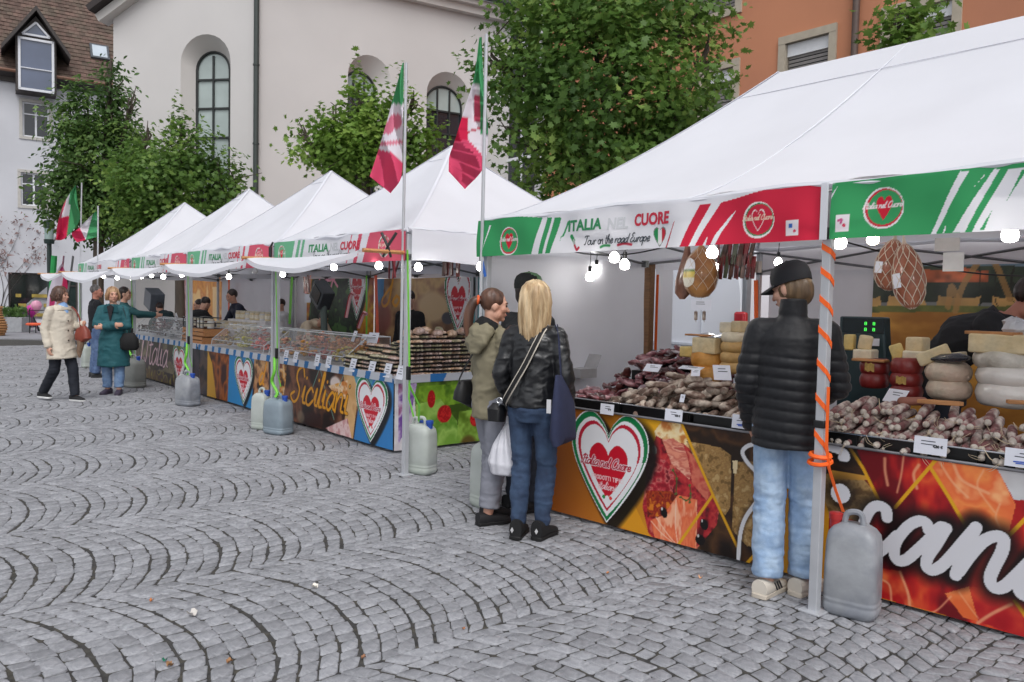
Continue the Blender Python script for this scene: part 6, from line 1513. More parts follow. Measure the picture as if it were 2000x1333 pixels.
# ------------------------------------------------------------------ the counters of the smaller tents
MF = .45
def midcounter(label, s0, s1, painter, side=None, res=.007, z0=.035, z1=.78):
    t_ = rthing('market_counter', label, 'counter', s0, MF, 0, 'market counters'); L = s1-s0
    b = MB(); b.box((L/2, .55, z1+.012), (L, 1.1, .03)); b.build('table_top', pm('white_table', (206, 208, 214), .5), t_, bevel=.003)
    b = MB()
    for x in (.08, L-.08):
        for y in (.1, 1.0): b.box((x, y, .38), (.04, .04, .76))
    b.build('trestle', M_grey, t_, smooth=False)
    cv = Canvas(row(s0, MF-.01, z0), -UU, L, z1-z0, res); painter(cv); inv = inv_of(t_)
    cv.build('front_banner', M_print, t_, lambda X, Z: .008*np.sin(X*3.3)*(1-.4*Z), inv=inv)
    # blue and white edge cloth
    c2 = Canvas(row(s0, MF-.03, z1-.035), -UU, L, .085, .011, (214, 218, 226))
    for k in range(int(L/.3)+1): c2.poly([(k*.3, -.01), (k*.3+.1, -.01), (k*.3+.15, .1), (k*.3+.03, .1)], (70, 130, 190), px=False)
    c2.build('edge_cloth', M_clothprint, t_, lambda X, Z: .006*np.sin(X*8), inv=inv); return t_
def c72(*p): return [(250+x/3.636, 600+y/3.636) for x, y in p]
ALL = [(-1, -1), (20, -1), (20, 9), (-1, 9)]
def heart_px(cv, x0, x1, y, h=.66, dz=0):
    a, b_ = cv.xz(x0, y), cv.xz(x1, y); cv.heart((a[0]+b_[0])/2, cv.h*.5+dz, b_[0]-a[0], h)
def paintA(cv):
    cv.tex(ALL, [(36, 22, 18), (84, 50, 34), (130, 84, 60), (60, 34, 26), (34, 20, 18)], 3.2, 31, px=False)
    cv.tex(c72((930, 380), (1140, 400), (1110, 620), (930, 700)), [(60, 34, 20), (206, 140, 60), (222, 190, 150), (120, 60, 36)], 9, 37)
    cv.tex(c72((1525, 440), (1605, 465), (1640, 600), (1600, 940), (1520, 900), (1560, 680)), [(196, 146, 92), (222, 178, 124), (206, 158, 100)], 4, 32)
    cv.ell(c72((1470, 545))[0], .16, .1, (222, 206, 200), soft=.3); cv.tex(c72((1420, 560), (1560, 520), (1560, 660), (1480, 640)), [(222, 150, 50), (236, 214, 190), (206, 120, 40)], 10, 33)
    cv.tex(c72((1400, 860), (1560, 790), (1590, 930), (1430, 890)), [(206, 150, 150), (232, 206, 204), (190, 120, 120)], 9, 34); cv.ell(c72((1310, 800))[0], .3, .12, (54, 26, 22), soft=.4)
    cv.ell(c72((1230, 780))[0], .12, .1, (150, 140, 120), soft=.4, a=.6)
    for q in ([(1360, 430), (1310, 570)], [(1360, 430), (1400, 600), (1460, 800)], [(1540, 460), (1500, 560)]): cv.stroke(c72(*q), .014, (106, 150, 140), smooth=False)
    cv.poly(c72((1592, 440), (2100, 520), (2100, 1100), (1605, 955), (1650, 640)), (46, 122, 186)); cv.tex(c72((1592, 440), (1760, 470), (1700, 640), (1650, 640)), [(70, 150, 176), (90, 160, 170)], 4, 35)
    a, b_ = cv.xz(*c72((1160, 560))[0]), cv.xz(*c72((1540, 690))[0]); L = b_[0]-a[0]; _, l1 = script('Siciliani', 0, 0, 1, .3); sz = L/l1*1.04
    st, _ = script('Siciliani', a[0], cv.h*.34, sz, .3)
    for col, wd in (((50, 28, 16), .05), ((230, 158, 30), .036)):
        for q in st: cv.stroke(q, wd, col, px=False, smooth=False, soft=.004)
    heart_px(cv, *[c72((x, 700))[0][0] for x in (1618, 1846)], 785, .7)
def paintB(cv):
    cv.tex(ALL, [(40, 36, 44), (64, 56, 60), (90, 70, 60), (30, 26, 30)], 3, 41, px=False)
    cv.tex(c72((568, 290), (722, 300), (708, 690), (565, 660)), [(60, 24, 14), (176, 96, 30), (90, 40, 24), (50, 20, 20)], 4, 42, (1, .6)); cv.poly(c72((568, 300), (600, 400), (630, 660), (565, 650)), (214, 160, 40))
    cv.poly(c72((718, 320), (905, 350), (885, 770), (702, 720)), (46, 136, 196)); cv.tex(c72((900, 350), (1000, 380), (1000, 800), (880, 750)), [(44, 30, 24), (176, 120, 80), (206, 160, 110), (90, 60, 40)], 6, 43)
    q = cv.xz(*c72((930, 545))[0]); cv.text('d', q[0], q[1], .16, .036, (224, 150, 30), .3)
    heart_px(cv, *[c72((x, 530))[0][0] for x in (752, 888)], 740, .68)
def paintC(cv):
    cv.tex(ALL, [(46, 40, 30), (96, 84, 60), (130, 120, 90), (50, 34, 40), (70, 60, 30)], 3, 51, px=False)
    cv.tex(c72((60, 420), (330, 480), (330, 600), (60, 540)), [(40, 22, 30), (150, 140, 40), (60, 36, 50), (110, 90, 40)], 5, 52); cv.poly(c72((320, 260), (440, 260), (440, 340), (330, 330)), (150, 150, 40), .8)
    a, b_ = cv.xz(*c72((90, 330))[0]), cv.xz(*c72((275, 440))[0]); L = b_[0]-a[0]; _, l1 = script("l'Italia", 0, 0, 1, .3); sz = L/l1
    st, _ = script("l'Italia", a[0], cv.h*.38, sz, .3)
    for col, wd in (((50, 26, 30), .06), ((226, 190, 196), .035)):
        for q in st: cv.stroke(q, wd, col, px=False, smooth=False, soft=.005)
    heart_px(cv, *[c72((x, 400))[0][0] for x in (318, 412)], 715, .66)
    cv.tex(c72((424, 280), (640, 300), (640, 700), (424, 620)), [(44, 38, 46), (70, 60, 66), (34, 30, 34)], 3, 53)
def paintD(cv): cv.tex(ALL, [(60, 50, 44), (110, 90, 70), (70, 60, 50), (150, 130, 60)], 3, 61, px=False)
midcounter('counter with golden script, biscuits and heart on blue, corner by the green pastry print', -7.93, -4.97, paintA)
midcounter('counter with amber leaves and heart on bright blue print', -10.9, -7.96, paintB, res=.009)
midcounter('counter with pink script and heart on dark food print, farther along the row', -14.3, -10.93, paintC, res=.011)
midcounter('farthest counter with brown food print behind the teal coat woman', -17.2, -14.33, paintD, res=.016)
# corner return with pistachio pastries
t_ = rthing('market_counter', 'side return of the corner counter printed with green pastries and raspberries', 'counter', -4.955, MF, 0, 'market counters', math.pi/2)
cv = Canvas(row(-4.955, MF+.0, .03), VV, 1.35, .72, .006)
def c3(*p): return [(500+x*.3752, 400+y*.3752) for x, y in p]
cv.tex(ALL, [(206, 200, 204), (226, 224, 226), (150, 140, 150)], 6, 71, px=False); cv.tex(c3((815, 920), (1190, 900), (1190, 1330), (850, 1330)), [(80, 116, 30), (110, 150, 44), (60, 84, 24)], 5, 79)
cv.tex(c3((740, 930), (835, 930), (800, 1120), (740, 1250)), [(110, 70, 150), (206, 190, 214), (150, 90, 130)], 9, 72)
cv.tex(c3((845, 945), (1060, 935), (1090, 1030), (930, 1060), (840, 1010)), [(96, 140, 30), (134, 176, 50), (70, 110, 24)], 6, 73)
cv.tex(c3((830, 1040), (960, 1010), (1050, 1130), (1060, 1260), (960, 1310), (890, 1290), (830, 1180)), [(120, 166, 60), (160, 200, 96), (96, 144, 44), (176, 206, 120)], 4, 74)
cv.tex(c3((1060, 1080), (1180, 1060), (1180, 1300), (1040, 1290)), [(120, 166, 60), (150, 190, 80), (90, 120, 30)], 5, 75); cv.ell(c3((1105, 1240))[0], .12, .1, (96, 80, 30), soft=.4)
for (x, y, rx, rz) in ((912, 1012, .055, .1), (982, 1090, .1, .1), (1140, 1115, .07, .09)):
    cv.ell(c3((x, y))[0], rx, rz, (170, 20, 24), soft=.1); M = np.hypot(cv.X-cv.xz(*c3((x, y))[0])[0], cv.Z-cv.xz(*c3((x, y))[0])[1]) < rx; cv.fill(M & (vnoise(cv.XZ, 60, 3) > .55), (214, 50, 46), .7)
inv = inv_of(t_); cv.build('side_banner', M_print, t_, lambda X, Z: .01*np.sin(X*6), inv=inv)
c2 = Canvas(row(-4.94, MF-.02, .735), VV, 1.4, .085, .011, (214, 218, 226)); c2.poly([(.45, -.01), (.62, -.01), (.68, .1), (.45, .1)], (60, 130, 200), px=False); c2.build('edge_cloth', M_clothprint, t_, lambda X, Z: .008*np.sin(X*6), inv=inv)
b = MB(); b.box((.7, .5, .775), (1.4, 1.0, .03)); b.build('table_top', pm('white_table', (206, 208, 214)), t_, bevel=.003)
b = MB(); b.box((.1, .05, .37), (.05, .05, .74)); b.box((1.3, .05, .37), (.05, .05, .74)); b.build('trestle', M_grey, t_, smooth=False)
# wrapped pastry trays: stacks
MT = pm('pastry_tray', (18, 18, 20), .3, .1); Mpa = [pm('pastry_%d' % i, c_, .3, .35, 20, bump=.4, coat=.6, tint=t2) for i, (c_, t2) in enumerate((((206, 160, 120), (226, 200, 176)), ((186, 146, 122), (214, 190, 180)), ((160, 150, 110), (200, 190, 160))))]
b = MB(); b.prism([(-.08, -.055), (.08, -.055), (.08, .055), (-.08, .055)], 0, .004); b.v = b.v; 
for sx, sy, w_, d_ in ((0, -1, .17, .006), (0, 1, .17, .006), (-1, 0, .006, .104), (1, 0, .006, .104)): b.box((sx*.082, sy*.055, .007), (w_, d_, .014))
TRAYM = b.build('pastry_tray', MT, smooth=False); TR = TRAYM.data; bpy.data.objects.remove(TRAYM); PAV = []
for i in range(3):
    b = MB(); rg2 = np.random.default_rng(i)
    for x in (-.052, 0, .052): b.ell((x, rg2.normal(0, .003), .025), (.03, .056, .019+.002*rg2.random()), 8, 5)
    o = b.build('pastries', Mpa[i], angle=None); PAV.append(o.data); bpy.data.objects.remove(o)
ntr = 0
def trays(s, t, n, along, lab):
    global ntr
    for i in range(n):
        o = bpy.data.objects.new('pastry_tray', TR); COL.objects.link(o); P = row(s+rng.normal(0, .008), t+rng.normal(0, .006), .792+i*.043); o.location = P.tolist(); o.rotation_euler = (rng.normal(0, .02), rng.normal(0, .02), RZ+along+rng.normal(0, .04))
        tag(o, lab, 'tray', 'stacked trays of wrapped pastries'); p_ = bpy.data.objects.new('pastries', PAV[rng.integers(3)]); COL.objects.link(p_); p_.parent = o; ntr += 1
for j in range(3):
    for i in range(6): trays(-6.03+i*.185, .53+j*.14, (4, 5, 7)[j]+(i > 2)+(i > 4 and j == 2), 0, 'black tray of film-wrapped pastries in the stepped stacks at the counter front')
for j in range(8):
    trays(-5.03, .62+j*.125, 9 if j < 6 else 8, math.pi/2, 'black tray of film-wrapped pastries in the tall stacks above the green pastry print')
    trays(-5.2, .8+j*.125, (10, 11)[j % 2], math.pi/2, 'black tray of film-wrapped pastries in the topmost rows behind the corner stacks')
for i in range(14):   # loose bags on top
    q = (-5.02-.3*rng.random(), .75+.09*i+.03*rng.random()); b = MB(); b.ell((0, 0, 0), (.07, .05, .04), 10, 6); b.v = [tuple(np.array(p)*(1+rng.normal(0, .14))) for p in b.v]
    tag(b.build('pastry_bag', Mpa[i % 3], loc=row(q[0], q[1], 1.24+.03*(i % 2)), rz=RZ+rng.uniform(0, 3), angle=None), ('light brown', 'dull brown', 'olive')[i % 3]+' bag of biscuits lying on top of the corner pastry stacks', 'bag', 'bags of biscuits on the pastry stacks')
i = 0
for px, py, lab in ((576, 696, 'left of the post'), (557, 699, 'touching the post'), (618, 700, 'tallest, under the display case'), (640, 704, 'under the display case right end')):
    q = onT(px, py, .42); card('white price card at the counter edge '+lab, row(q[0], .415, .79), RZ, .12, .14, R(-12), 'price cards along the golden script counter', lines=3)
for px, lab in ((686, 'first before the stepped pastry stacks'), (723, 'second before the stepped pastry stacks'), (754, 'third before the stepped pastry stacks'), (779, 'beside the post before the pastry stacks')):
    q = onT(px, 725, .42); card('white price card, '+lab, row(q[0], .42, .79), RZ, .13, .15, R(-15), 'price cards along the golden script counter', lines=3)
for px, py, lab in ((688, 648, 'leaning on the display case end'), (709, 655, 'standing on one corner behind the stacks'), (726, 652, 'broad one behind the stacks')):
    q = onT(px, py+10, .9); card('white card on the pastry stacks, '+lab, row(q[0], .9, q[2]-.06), RZ+.3*(px-705)/20, .16, .14, R(-20), 'cards above the pastry stacks', lines=1)
# display cases
Mplex = glassmat('plexiglass', (226, 230, 232), .05, .03)
def case(label, s0, s1, foods, seed):
    t_ = rthing('display_case', label, 'display case', (s0+s1)/2, .52, .793, 'plexiglass display cases'); L = s1-s0; rg = np.random.default_rng(seed)
    A, B, C, D_ = (0, .0), (.02, .13), (.3, .36), (.62, .36)
    b = MB()
    for (p, q) in ((A, B), (B, C), (C, D_)): b.add([(-L/2, p[0], p[1]), (L/2, p[0], p[1]), (L/2, q[0], q[1]), (-L/2, q[0], q[1])], [(0, 1, 2, 3)])
    for x in (-L/2, 0.0, L/2): b.add([(x, A[0], A[1]), (x, B[0], B[1]), (x, C[0], C[1]), (x, D_[0], D_[1]), (x, .62, 0)], [(0, 1, 2, 3, 4)])
    b.build('glass', Mplex, t_, smooth=False)
    b = MB(); b.tube([(-L/2, C[0], C[1]+.004), (L/2, C[0], C[1]+.004)], .008, 6); b.tube([(-L/2, D_[0], D_[1]), (L/2, D_[0], D_[1])], .008, 6); b.tube([(-L/2, B[0], B[1]), (L/2, B[0], B[1])], .005, 6)
    for x in (-L/2, L/2): b.tube([(x, A[0], A[1]), (x, B[0], B[1]), (x, C[0], C[1]), (x, D_[0], D_[1]), (x, .62, 0)], .006, 6)
    b.build('edge_strip', pm('pale_edge', (206, 210, 212), .2), t_)
    n = len(foods)//2
    for k, (c_, t2, desc) in enumerate(foods):
        x = -L/2+(k % n+.5)*L/n; y = .14+.26*(k//n); ft = rthing('food_tray', 'tray of '+desc, 'food tray', (s0+s1)/2+x, .52+y, .8+.1*(k//n), 'trays inside the display cases')
        b = MB(); w_ = L/n*.94; b.box((0, 0, .01), (w_, .24, .02)); b.build('tray', pm('white_tray', (206, 206, 208), .4), ft, bevel=.004)
        b = MB()
        for i in range(46):
            px_, py_ = rg.uniform(-w_/2, w_/2)*.9, rg.uniform(-.1, .1); h_ = .05+.2*(1-(2*px_/w_)**2)*(1-(py_/.12)**2)*rg.random()
            b.ell((px_, py_, h_+.015), (rg.uniform(.02, .04), rg.uniform(.015, .03), rg.uniform(.012, .022)), 7, 5, Matrix.Rotation(rg.uniform(0, 3), 3, 'Z'))
        o = b.build('food', pm('food_'+desc.split()[0]+desc.split()[1], c_, .45, .3, 18, island=.25, tint=t2), ft, angle=None); o['kind'] = 'stuff'
    return t_
case('plexiglass case of biscuits and candied fruit left of the stepped pastry stacks', -8.35, -6.2, [((176, 120, 96), (206, 160, 140), 'pink glazed biscuits beside the post'), ((206, 140, 50), (190, 160, 80), 'orange candied peel in the case'), ((150, 70, 70), (190, 120, 110), 'dark red sweets at the case front'), ((176, 150, 70), (206, 190, 120), 'yellow green candied fruit at the case end'),
     ((206, 160, 140), (226, 196, 180), 'pale pink meringues behind the post'), ((196, 116, 84), (214, 150, 110), 'reddish almond biscuits in the case'), ((196, 130, 80), (206, 156, 110), 'brown almond biscuits in the back row'), ((190, 120, 60), (206, 150, 90), 'caramel biscuits at the back corner')], 1)
case('plexiglass case of olives and pink sweets over the bright blue print', -10.6, -8.55, [((150, 120, 76), (196, 166, 110), 'brown olives beside the crates'), ((176, 170, 84), (206, 196, 120), 'pale green olives in the middle case'), ((206, 110, 104), (226, 150, 140), 'rosy nougat in the middle case'),
     ((190, 176, 130), (206, 196, 160), 'cream coloured nougat behind olives'), ((196, 130, 116), (206, 160, 150), 'salmon pink sweets in the back row'), ((170, 150, 80), (190, 180, 120), 'olive green sweets in the back row')], 2)
case('plexiglass case with dark sausages and a white bag at the far counter', -15.2, -12.1, [((60, 50, 46), (110, 100, 96), 'black sausage at the far counter'), ((96, 84, 80), (140, 128, 124), 'grey sausage at the far counter'), ((176, 174, 176), (196, 194, 196), 'white wrapped cheese at the far counter'),
     ((90, 50, 50), (120, 70, 70), 'dark ham at the far counter'), ((80, 60, 56), (110, 90, 86), 'brown ham at the far counter'), ((150, 130, 126), (176, 160, 156), 'pale ham at the far counter')], 3)
q = onT(328, 632, .8); b = MB(); b.loft([((0, 0, 0), .2, .09), ((0, 0, .1), .17, .09), ((.02, 0, .2), .09, .05), ((.03, 0, .26), .04, .02)], 14); b.tube([(-.02, 0, .22), (-.05, 0, .34), (.0, 0, .4), (.06, 0, .34), (.05, 0, .22)], .012, 6); tag(b.build('carrier_bag', pm('white_plastic_bag', (206, 208, 212), .35, .1, 5, bump=.8, bscale=9), loc=row(q[0], .95, .86), rz=RZ), 'white plastic carrier bag in the far display case', 'bag')
# crates and jars beyond the third post
for (sa_, z, lab) in ((-11.75, .79, 'lower'), (-11.7, .93, 'upper')):
    t_ = rthing('wooden_crate', lab+' pale wooden slatted crate beside the middle display case', 'crate', sa_, .6, z, 'wooden crates at the jar stall'); L = 1.05
    for zz in (.02, .085):
        for y in (-.0, .4): b = MB(); b.box((0, y, zz+.02), (L, .012, .05)); b.build('slat', M_wood, t_, smooth=False)
    for x in (-L/2, L/2): b = MB(); b.box((x, .2, .065), (.014, .388, .12)); b.build('end_board', M_wood, t_, smooth=False)
    b = MB(); b.box((0, .2, .004), (L-.02, .38, .008)); b.build('base', M_wood, t_, smooth=False)
Mj = [pm('jar_cream', (206, 190, 150), .3, .15, 20, coat=.4), pm('jar_dark', (70, 40, 30), .25, .2, 10, coat=.4), pm('jar_white', (206, 206, 206), .3, .1), pm('jar_green', (70, 86, 50), .3, .2, coat=.4), pm('jar_orange', (186, 96, 50), .3, .2, coat=.4)]
def jar(label, P, r, h, mi, group):
    t_ = thing('jar', label, 'jar', P, RZ, group)
    b = MB(); b.lathe([(r*.9, 0), (r, .006), (r, h*.72), (r*.8, h*.8)], 12); b.build('body', Mj[mi], t_)
    b = MB(); b.lathe([(r*.86, h*.78), (r*.88, h*.8), (r*.88, h), (r*.8, h*1.01)], 12); b.build('lid', pm('jar_lid', (206, 196, 176), .4), t_)
    b = MB(); b.lathe([(r*1.01, h*.2), (r*1.01, h*.6)], 12, cap=False); b.build('paper_label', pm('jar_label', (222, 214, 196), .6, .1, 30), t_)
tb_ = rthing('display_riser', 'white stepped riser holding jars behind the middle display case', 'riser', -11.6, 1.3, .8); b = MB(); b.box((0, .0, .12), (1.9, .3, .24)); b.box((.1, .28, .2), (1.7, .3, .4)); b.build('body', pm('white_card_box', (214, 212, 214), .6), tb_, smooth=False, bevel=.005)
gj = 'jars on the white riser'
for i in range(9): jar('cream labelled jar in the front row on the white riser', row(-12.4+i*.2, 1.3, 1.041), .055, .13, (0, 2)[i % 2], gj)
for i in range(7): jar('cream labelled jar in the back row on the white riser', row(-12.2+i*.22, 1.58, 1.201), .06, .15, (0, 0, 2)[i % 3], gj)
for i, (ds, mi, lab) in enumerate(((-.95, 1, 'dark brown'), (-.8, 4, 'orange brown'), (-.62, 3, 'green'), (-.45, 1, 'deep brown'), (-.3, 2, 'white capped'))): jar(lab+' jar standing beside the crates left of the riser', row(-11.7+ds-.3, 1.05, .81), .06, .2, mi, 'jars beside the crates')
rk = rthing('bottle_rack', 'dark wire rack of white labelled jars above the crates', 'rack', -11.7, .75, 1.06)
b = MB()
for z in (0, .09, .18): b.tube([(-.5, -.15, z), (.5, -.15, z), (.5, .15, z), (-.5, .15, z)], .008, 4, closed=True)
for x in np.linspace(-.5, .5, 7): b.tube([(x, -.15, 0), (x, -.15, .18)], .008, 4)
b.build('wire_frame', M_black, rk)
for i in range(6): jar('small white labelled jar inside the dark wire rack', row(-12.12+i*.17, .75, 1.062), .055, .16, (2, 1, 2)[i % 3], 'jars in the wire rack')
# scale on a stand behind the biscuit case; candy canes; hanging packs
q = onT(632, 600, 1.3); t_ = rthing('scale_stand', 'dark grey scale head on a stand behind the biscuit case', 'scale', q[0], 1.3, .8)
b = MB(); b.tube([(.05, 0, 0), (.0, 0, .75)], .05, 8); b.build('stand', pm('grey_green_metal', (70, 84, 80), .5), t_)
b = MB(); b.box((-.05, 0, .85), (.34, .2, .3), Matrix.Rotation(R(35), 3, 'Y')); b.build('head', pm('dark_scale', (56, 60, 64), .4), t_, bevel=.02)
b = MB(); b.box((-.03, -.106, .86), (.24, .012, .2), Matrix.Rotation(R(35), 3, 'Y')); b.build('screen', pm('scale_screen', (26, 28, 32), .15), t_, smooth=False)
for px, py0, py1, lab in ((676, 620, 580, 'left'), (700, 640, 618, 'right')):
    a, b_ = onT(px, py0, 1.5), onT(px+8, py1, 1.5); t_ = rthing('candy_cane', lab+' striped candy cane standing behind the biscuit case', 'candy cane', a[0], 1.5, a[2], 'candy canes behind the biscuit case'); d_ = np.array([b_[0]-a[0], 0, b_[2]-a[2]])
    P = [d_*u for u in np.linspace(0, 1, 6)]+[d_+np.array([.05, 0, .05]), d_+np.array([.11, 0, .03])]; b = MB(); b.tube(P, .025, 8); b.build('stick', pm('candy_pink', (226, 176, 180), .3), t_)
    b = MB(); b.tube([p+np.array([.0, -.016, 0]) for p in P], .014, 6); b.build('stripe', pm('candy_red', (150, 40, 50), .3), t_)
for px, py, w_, h_, t2, c_, lab in ((880, 520, .28, .2, 1.0, (110, 60, 56), 'reddish hanging packs of sausages under the tent by the flags'), (770, 525, .1, .22, 1.0, (150, 60, 66), 'narrow red hanging packets left of the tall flag post'), (600, 555, .2, .3, 1.9, (196, 150, 140), 'pinkish hanging pack over the man in cream')):
    q = onT(px, py, t2); t_ = rthing('hanging_packs', lab, 'packets', q[0], t2, q[2]); rg = np.random.default_rng(px)
    for i in range(7):
        b = MB(); b.box(((i/6-.5)*w_, rg.normal(0, .02), rg.normal(0, .01)), (w_/6, .02, h_), Matrix.Rotation(rg.normal(0, .15), 3, 'Y')); b.build('packet', pm('hang_%d_%d' % (px, i % 2), np.clip(np.array(c_)*(1+.5*(i % 2-.5)), 0, 255), .3, .3, 10, coat=.4), t_, bevel=.004)
for px, py, lab in ((601, 583, 'white card below the pinkish hanging pack'), ): q = onT(px, py, 1.85); b = MB(); b.box((0, 0, 0), (.2, .005, .14)); tag(b.build('card', M_paper, loc=row(*q), rz=RZ), lab, 'card')

# ------------------------------------------------------------------ water cans, straps, cables, bulbs
Mcan = pm('grey_jerrycan', (158, 161, 166), .42, .16, 7, bump=.3, bscale=18, tint=(128, 132, 140), trans=.05); Mcanw = pm('white_jerrycan', (192, 198, 194), .4, .1, 4, bump=.15, bscale=14, tint=(176, 184, 176), trans=.1)
def jerry(label, P, rz, mat, w=.3, d=.2, h=.5, cap=(40, 80, 170), lean=0.0, cx=.33):
    t_ = thing('jerrycan', label, 'water can', P, rz, 'water cans weighing down the tent posts'); t_.rotation_euler[1] = lean
    secs = []
    for u, k in ((0, .82), (.025, .93), (.07, 1), (.12, 1.0), (.13, .985), (.15, .985), (.16, 1), (.18, 1), (.19, .985), (.21, .985), (.22, 1), (.5, .995), (.8, .96), (.9, .9), (.96, .74), (1.0, .5)): secs.append(((0, 0, u*h), w/2*k, d/2*k))
    b = MB(); b.loft(secs, 32, ex=4.2); b.build('body', mat, t_, angle=60)
    b = MB(); b.tube(spline([(-w*.2, 0, h*.95), (-w*.16, 0, h*1.09), (0, 0, h*1.13), (w*.12, 0, h*1.1), (w*.16, 0, h*.97)], 5), .016, 8); b.build('handle', mat, t_)
    b = MB(); b.lathe([(.03, h*.93), (.03, h*1.02), (.036, h*1.02), (.036, h*1.08), (.03, h*1.09)], 14, (w*cx, 0, 0)); b.build('cap', pm('cap_%d' % cap[0], cap, .4), t_)
    return t_
def gpos(px, py): q = G(px, py); return (q[0], q[1], 0.0)
jerry('grey jerrycan with red cap tied to the nearest post in front of the big script', row(.135, .135), RZ+.2, Mcan, .27, .2, .48, (170, 40, 40), cx=-.36)
jerry('whitish jerrycan with blue cap behind the tall flag post by the green pastries', row(-4.02, .17), RZ+.3, Mcanw, .28, .2, .46)
jerry('whitish jerrycan at the left of the tall flag post, half hidden', row(-4.16, .2), RZ+.2, Mcanw, .2, .16, .44)
jerry('tall white jerrycan beside the ponytailed woman\'s grey trousers', row(-2.73, -.08), RZ, Mcanw, .22, .2, .5)
jerry('blue-grey jerrycan before the second post, under the green strap', row(-6.78, -.02), RZ+.25, pm('blue_grey_can', (132, 146, 156), .4, .12, 5, bump=.2), .36, .24, .42)
jerry('narrow whitish jerrycan left of the blue-grey one', G(512, 838), RZ+.4, Mcanw, .24, .2, .44)
jerry('grey jerrycan at the third post before the amber print', row(-9.78, -.1), RZ+.25, Mcan, .38, .25, .44)
jerry('pale grey jerrycan left of the third post, partly hidden', row(-10.15, .0), RZ+.1, Mcanw, .3, .22, .42)
jerry('dull grey jerrycan behind the teal coat woman', row(-12.6, -.1), RZ+.2, pm('dull_can', (128, 130, 126), .45, .12, 5, bump=.2), .46, .28, .5)
jerry('white jerrycan with blue cap behind the beige coat woman', row(-17.0, .1), RZ, Mcanw, .3, .25, .5)
Mor_ = pm('orange_strap', (250, 104, 30), .5, .08); Mgs = pm('green_strap', (120, 206, 66), .5, .08); Mbs = pm('blue_strap', (50, 110, 200), .5)
def strap(label, pts, mat, w=.022, cat='strap', group='ratchet straps on the posts', name='strap'):
    P = [np.array(p, float) for p in pts]; V = []
    for i, p in enumerate(P):
        t = P[min(i+1, len(P)-1)]-P[max(i-1, 0)]; t = t/(np.linalg.norm(t)+1e-9); side = np.cross(t, VV*.8+np.array([0, 0, .05])); side = side/(np.linalg.norm(side)+1e-9)
        V += [p-side*w/2, p+side*w/2, p+side*w/2+VV*.003, p-side*w/2+VV*.003]
    F = []
    for i in range(len(P)-1):
        a = 4*i; b_ = a+4; F += [(a, b_, b_+1, a+1), (a+1, b_+1, b_+2, a+2), (a+2, b_+2, b_+3, a+3), (a+3, b_+3, b_, a)]
    return tag(rawmesh(name, V, F, mat, smooth=False), label, cat, group)
# orange strap wound round the nearest post
V, F = [], []; zs = [2.0, 1.9, 1.62, 1.55, 1.36, 1.3, 1.2, 1.16, 1.06, 1.02, .93, .9, .84, .83, .8]
pts = []; zt_, zb_ = 1.98, .78; turns = 7.5; n_ = 260
for i in range(n_+1):
    u = i/n_; an = 2*math.pi*turns*(u**.8); z = zt_+(zb_-zt_)*u; r = .0275
    sq = r/max(abs(math.cos(an)), abs(math.sin(an))); pts.append((min(sq, .0365)*math.cos(an), min(sq, .0365)*math.sin(an), z))
for p in pts: V += [(p[0], p[1], p[2]-.016), (p[0], p[1], p[2]+.016)]
F = [(2*i, 2*i+2, 2*i+3, 2*i+1) for i in range(n_)]
o = rawmesh('strap', V, F, Mor_, smooth=False); sl_ = o.modifiers.new('s', 'SOLIDIFY'); sl_.thickness = .003; o.location = row(0, 0, 0).tolist(); o.rotation_euler = (0, 0, RZ)
tag(o, 'orange strap wound in a spiral round the nearest post', 'strap', 'ratchet straps on the posts')
strap('orange strap end knotted from the nearest post to its can', [row(.045, -.03, 1.2), row(.05, -.035, .9), row(.06, -.02, .78), row(.075, .03, .66), row(.09, .09, .54)], Mor_, .016)
b = MB(); b.tube([row(0, 0, .835)+np.array([math.cos(a), math.sin(a), .1*math.sin(a)])*.05 for a in np.linspace(0, 2*math.pi, 14)], .012, 6, closed=True); b.tube([row(0, 0, .8)+np.array([math.cos(a), math.sin(a), .15*math.sin(a+1)])*.056 for a in np.linspace(0, 2*math.pi, 14)], .011, 6, closed=True); tag(b.build('strap_knot', Mor_), 'orange strap knot bunched round the nearest post above its can', 'strap')
for s, lab, dx in ((-4.0, 'lime green strap on the tall flag post', .05), (-6.86, 'lime green strap at the second post', .06), (-9.98, 'lime green strap at the third post', .06), (-13.0, 'lime green strap at the fourth post behind the teal coat', .06), (-17.1, 'lime green strap at the far left post', .07)):
    strap(lab, [row(s+dx, -.06, 2.05), row(s+dx+.03, -.05, 1.3), row(s+dx+.05, -.05, .85), row(s+dx+.03, -.04, .72), row(s+dx+.08, -.02, .56)], Mgs, .026)
    if s < -4.5:
        b = MB(); b.tube(spline([row(s+dx+.02, -.07, .9), row(s+dx+.09, -.1, .75), row(s+dx+.02, -.1, .62), row(s+dx+.1, -.07, .5), row(s+dx+.1, -.09, .44)], 5), .018, 6); tag(b.build('strap_tail', Mgs), 'bunched tail of the '+lab.replace('strap', 'ribbon'), 'strap', 'ratchet straps on the posts')
    else: strap('lime green strap end slanting down to the can by the green pastries', [row(s+.09, -.05, .85), row(s+.16, .02, .66), row(s+.06, .08, .5)], Mgs, .03)
    b = MB(); b.box(row(s+dx+.05, -.06, .95), (.04, .03, .12), RZ); tag(b.build('ratchet', M_black, bevel=.004), 'black ratchet buckle on the '+lab, 'ratchet', 'black ratchet buckles')
strap('blue strap wrapped at the top of the post beside the ponytailed woman', [row(-2.9, -.05, 2.0), row(-2.86, -.05, 1.9), row(-2.83, -.045, 1.8)], Mbs, .03)
